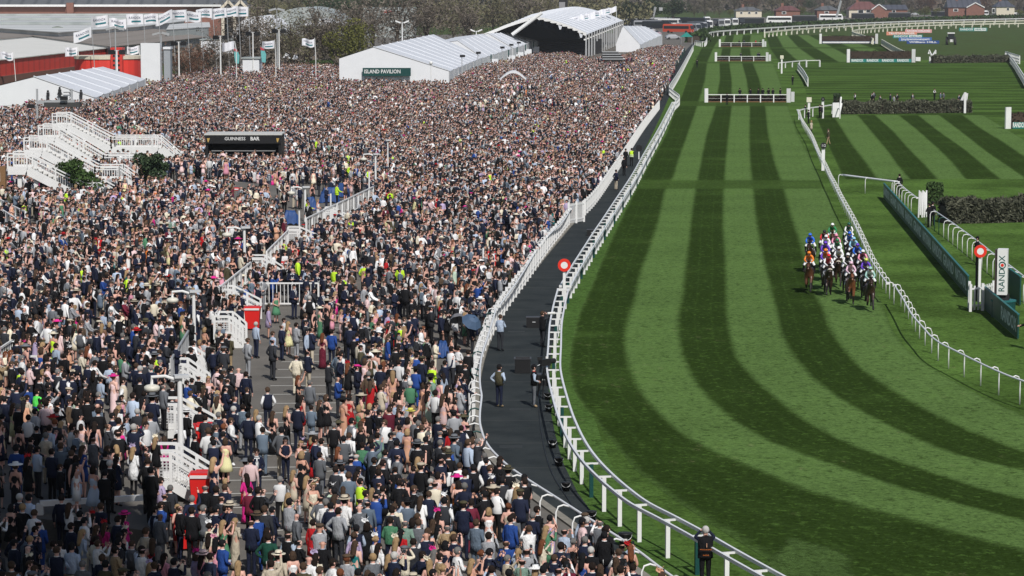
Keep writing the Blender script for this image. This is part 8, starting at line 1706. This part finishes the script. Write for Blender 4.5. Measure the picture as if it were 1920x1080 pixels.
RIDERS = [ # head pixel, coat, jacket, sleeves, cap, band, words
 (1632, 503, 'dark bay', 'white', 'teal green', 'teal green', 'dark green', 'in pale teal and white silks on the leading horse by the rail', 'dark bay horse leading the field closest to the inner rail'),
 (1596, 493, 'chestnut', 'pale pink', 'pale pink', 'pale pink', None, 'in plain pale pink silks and cap near the front', 'bright chestnut horse second from the front under pale pink silks'),
 (1554, 479, 'dark bay', 'red', 'white', 'red', None, 'in red silks with red and white sleeves', 'bay horse with a thick white noseband under red silks'),
 (1517, 474, 'bay', 'orange', 'orange', 'orange', None, 'in plain orange silks on the wide outside', 'bay horse at the outside front under orange silks'),
 (1624, 487, 'dark bay', 'purple', 'purple', 'lime', 'yellow', 'in purple silks under a lime cap', 'dark horse behind the leader under purple silks and lime cap'),
 (1590, 477, 'dark bay', 'black', 'white', 'white', 'white', 'in black and white hooped silks', 'dark horse in mid pack under black and white silks'),
 (1573, 465, 'dark bay', 'white', 'white', 'white', 'yellow', 'in white silks with a yellow panel and white cap', 'dark horse with a pale noseband under white and yellow silks'),
 (1548, 469, 'bay', 'orange', 'purple', 'orange', 'yellow', 'in orange silks with purple sleeves', 'bay horse hidden behind the red silks under orange and purple'),
 (1618, 471, 'dark bay', 'maroon', 'pink', 'white', None, 'in maroon and pink silks with a white cap', 'dark horse under maroon silks near the rail'),
 (1608, 459, 'dark bay', 'blue', 'royal blue', 'purple', None, 'in blue silks near the rail', 'dark horse under blue silks near the rail'),
 (1548, 455, 'bay', 'purple', 'purple', 'purple', 'yellow', 'in violet blue silks with a yellow band', 'bay horse under violet blue silks in the left column'),
 (1570, 450, 'bay', 'green', 'white', 'green', 'white', 'in green silks with white sleeves', 'bay horse under green and white silks in mid field'),
 (1601, 447, 'dark bay', 'light blue', 'light blue', 'light blue', None, 'in light blue silks', 'dark horse under light blue silks'),
 (1549, 443, 'dark bay', 'white', 'white', 'white', None, 'in plain white silks in the left column', 'dark horse under plain white silks in the left column'),
 (1519, 440, 'dark bay', 'royal blue', 'royal blue', 'royal blue', 'orange', 'in bright blue silks with an orange band, wide on the left', 'dark horse at the far outside under bright blue silks'),
 (1568, 441, 'bay', 'pink', 'pink', 'pink', 'black', 'in pink silks with a dark band', 'bay horse under pink silks behind the green and white'),
 (1593, 437, 'dark bay', 'royal blue', 'white', 'royal blue', None, 'in royal blue silks with white sleeves', 'dark horse under royal blue and white silks'),
 (1546, 434, 'bay', 'black', 'red', 'black', 'red', 'in black silks with red sleeves', 'bay horse under black and red silks at the back left'),
 (1561, 421, 'bay', 'green', 'green', 'white', 'gold', 'in green and gold hooped silks with a white cap', 'bay horse under green and gold silks at the rear'),
 (1592, 420, 'dark bay', 'dark green', 'white', 'dark green', 'white', 'in dark green silks with white sleeves at the rear', 'dark horse at the rear under dark green silks')]
rh = random.Random(5)
va = G(1597, 418); vb = G(1657, 535); HD = math.atan2(vb.y - va.y, vb.x - va.x)
for i, (hx_, hy_, coat, jk, slv, cp, band, jl, hl) in enumerate(RIDERS):
    q = G(hx_, hy_, 2.27); hd = HD + rh.uniform(-.06, .06) - (.12 if hx_ < 1530 else 0) ; f = Vector((math.cos(hd), math.sin(hd), 0)); org = Vector((q.x, q.y, 0)) - f * .53
    h = put('horse', HORSE[i % 3], None, org, hd); setm(h, [COAT[coat], PTS, BLACK]); tag(h, hl, 'horse', 'racehorses galloping down the course')
    for nm, me_, mt in (('mane', MANE, PTS), ('tail', TAIL, PTS), ('saddle_cloth', CLOTHM, mat('saddle_cloth_%s' % ('white' if i % 3 else 'dark'), (.6, .6, .6) if i % 3 else (.02, .03, .06))), ('saddle', SAD, BLACK), ('bridle', BRID, mat('brown_leather', (.035, .016, .008), .5)), ('breast_girth', BREAST, SILK('white') if i in (2,) else mat('brown_leather', (0, 0, 0)))): c = put(nm, me_, h); setm(c, [mt])
    put('reins', REIN, h)
    if i in (2, 6): c = put('noseband', NBM, h); setm(c, [mat('sheepskin', (.6, .55, .45), .9)])
    j = put('person', JM, None, org, hd); setm(j, [SILK(jk), SILK(slv), SILK('white'), BLACK, SKINT[i % 4]]); tag(j, 'jockey ' + jl, 'jockey', 'jockeys riding in the field')
    c = put('cap', CAPM, j); setm(c, [SILK(cp)]); put('goggles', GOG, j)
    if band: c = put('silk_band', SILKB, j); setm(c, [SILK(band)])
# ================================================================== AIR
hm, ns, ls, b = nodes_mat('haze'); ns.remove(b); v = ns.new('ShaderNodeVolumePrincipled'); v.inputs['Color'].default_value = (.9, .92, .95, 1); v.inputs['Density'].default_value = .0001; v.inputs['Anisotropy'].default_value = .2
ls.new(v.outputs[0], ns['Material Output'].inputs['Volume'])
tag(MB().box((0, 1500, 20), (4600, 3700, 42.4)).build('haze', hm), 'thin pale haze hanging over the whole racecourse', 'haze', kind='stuff')
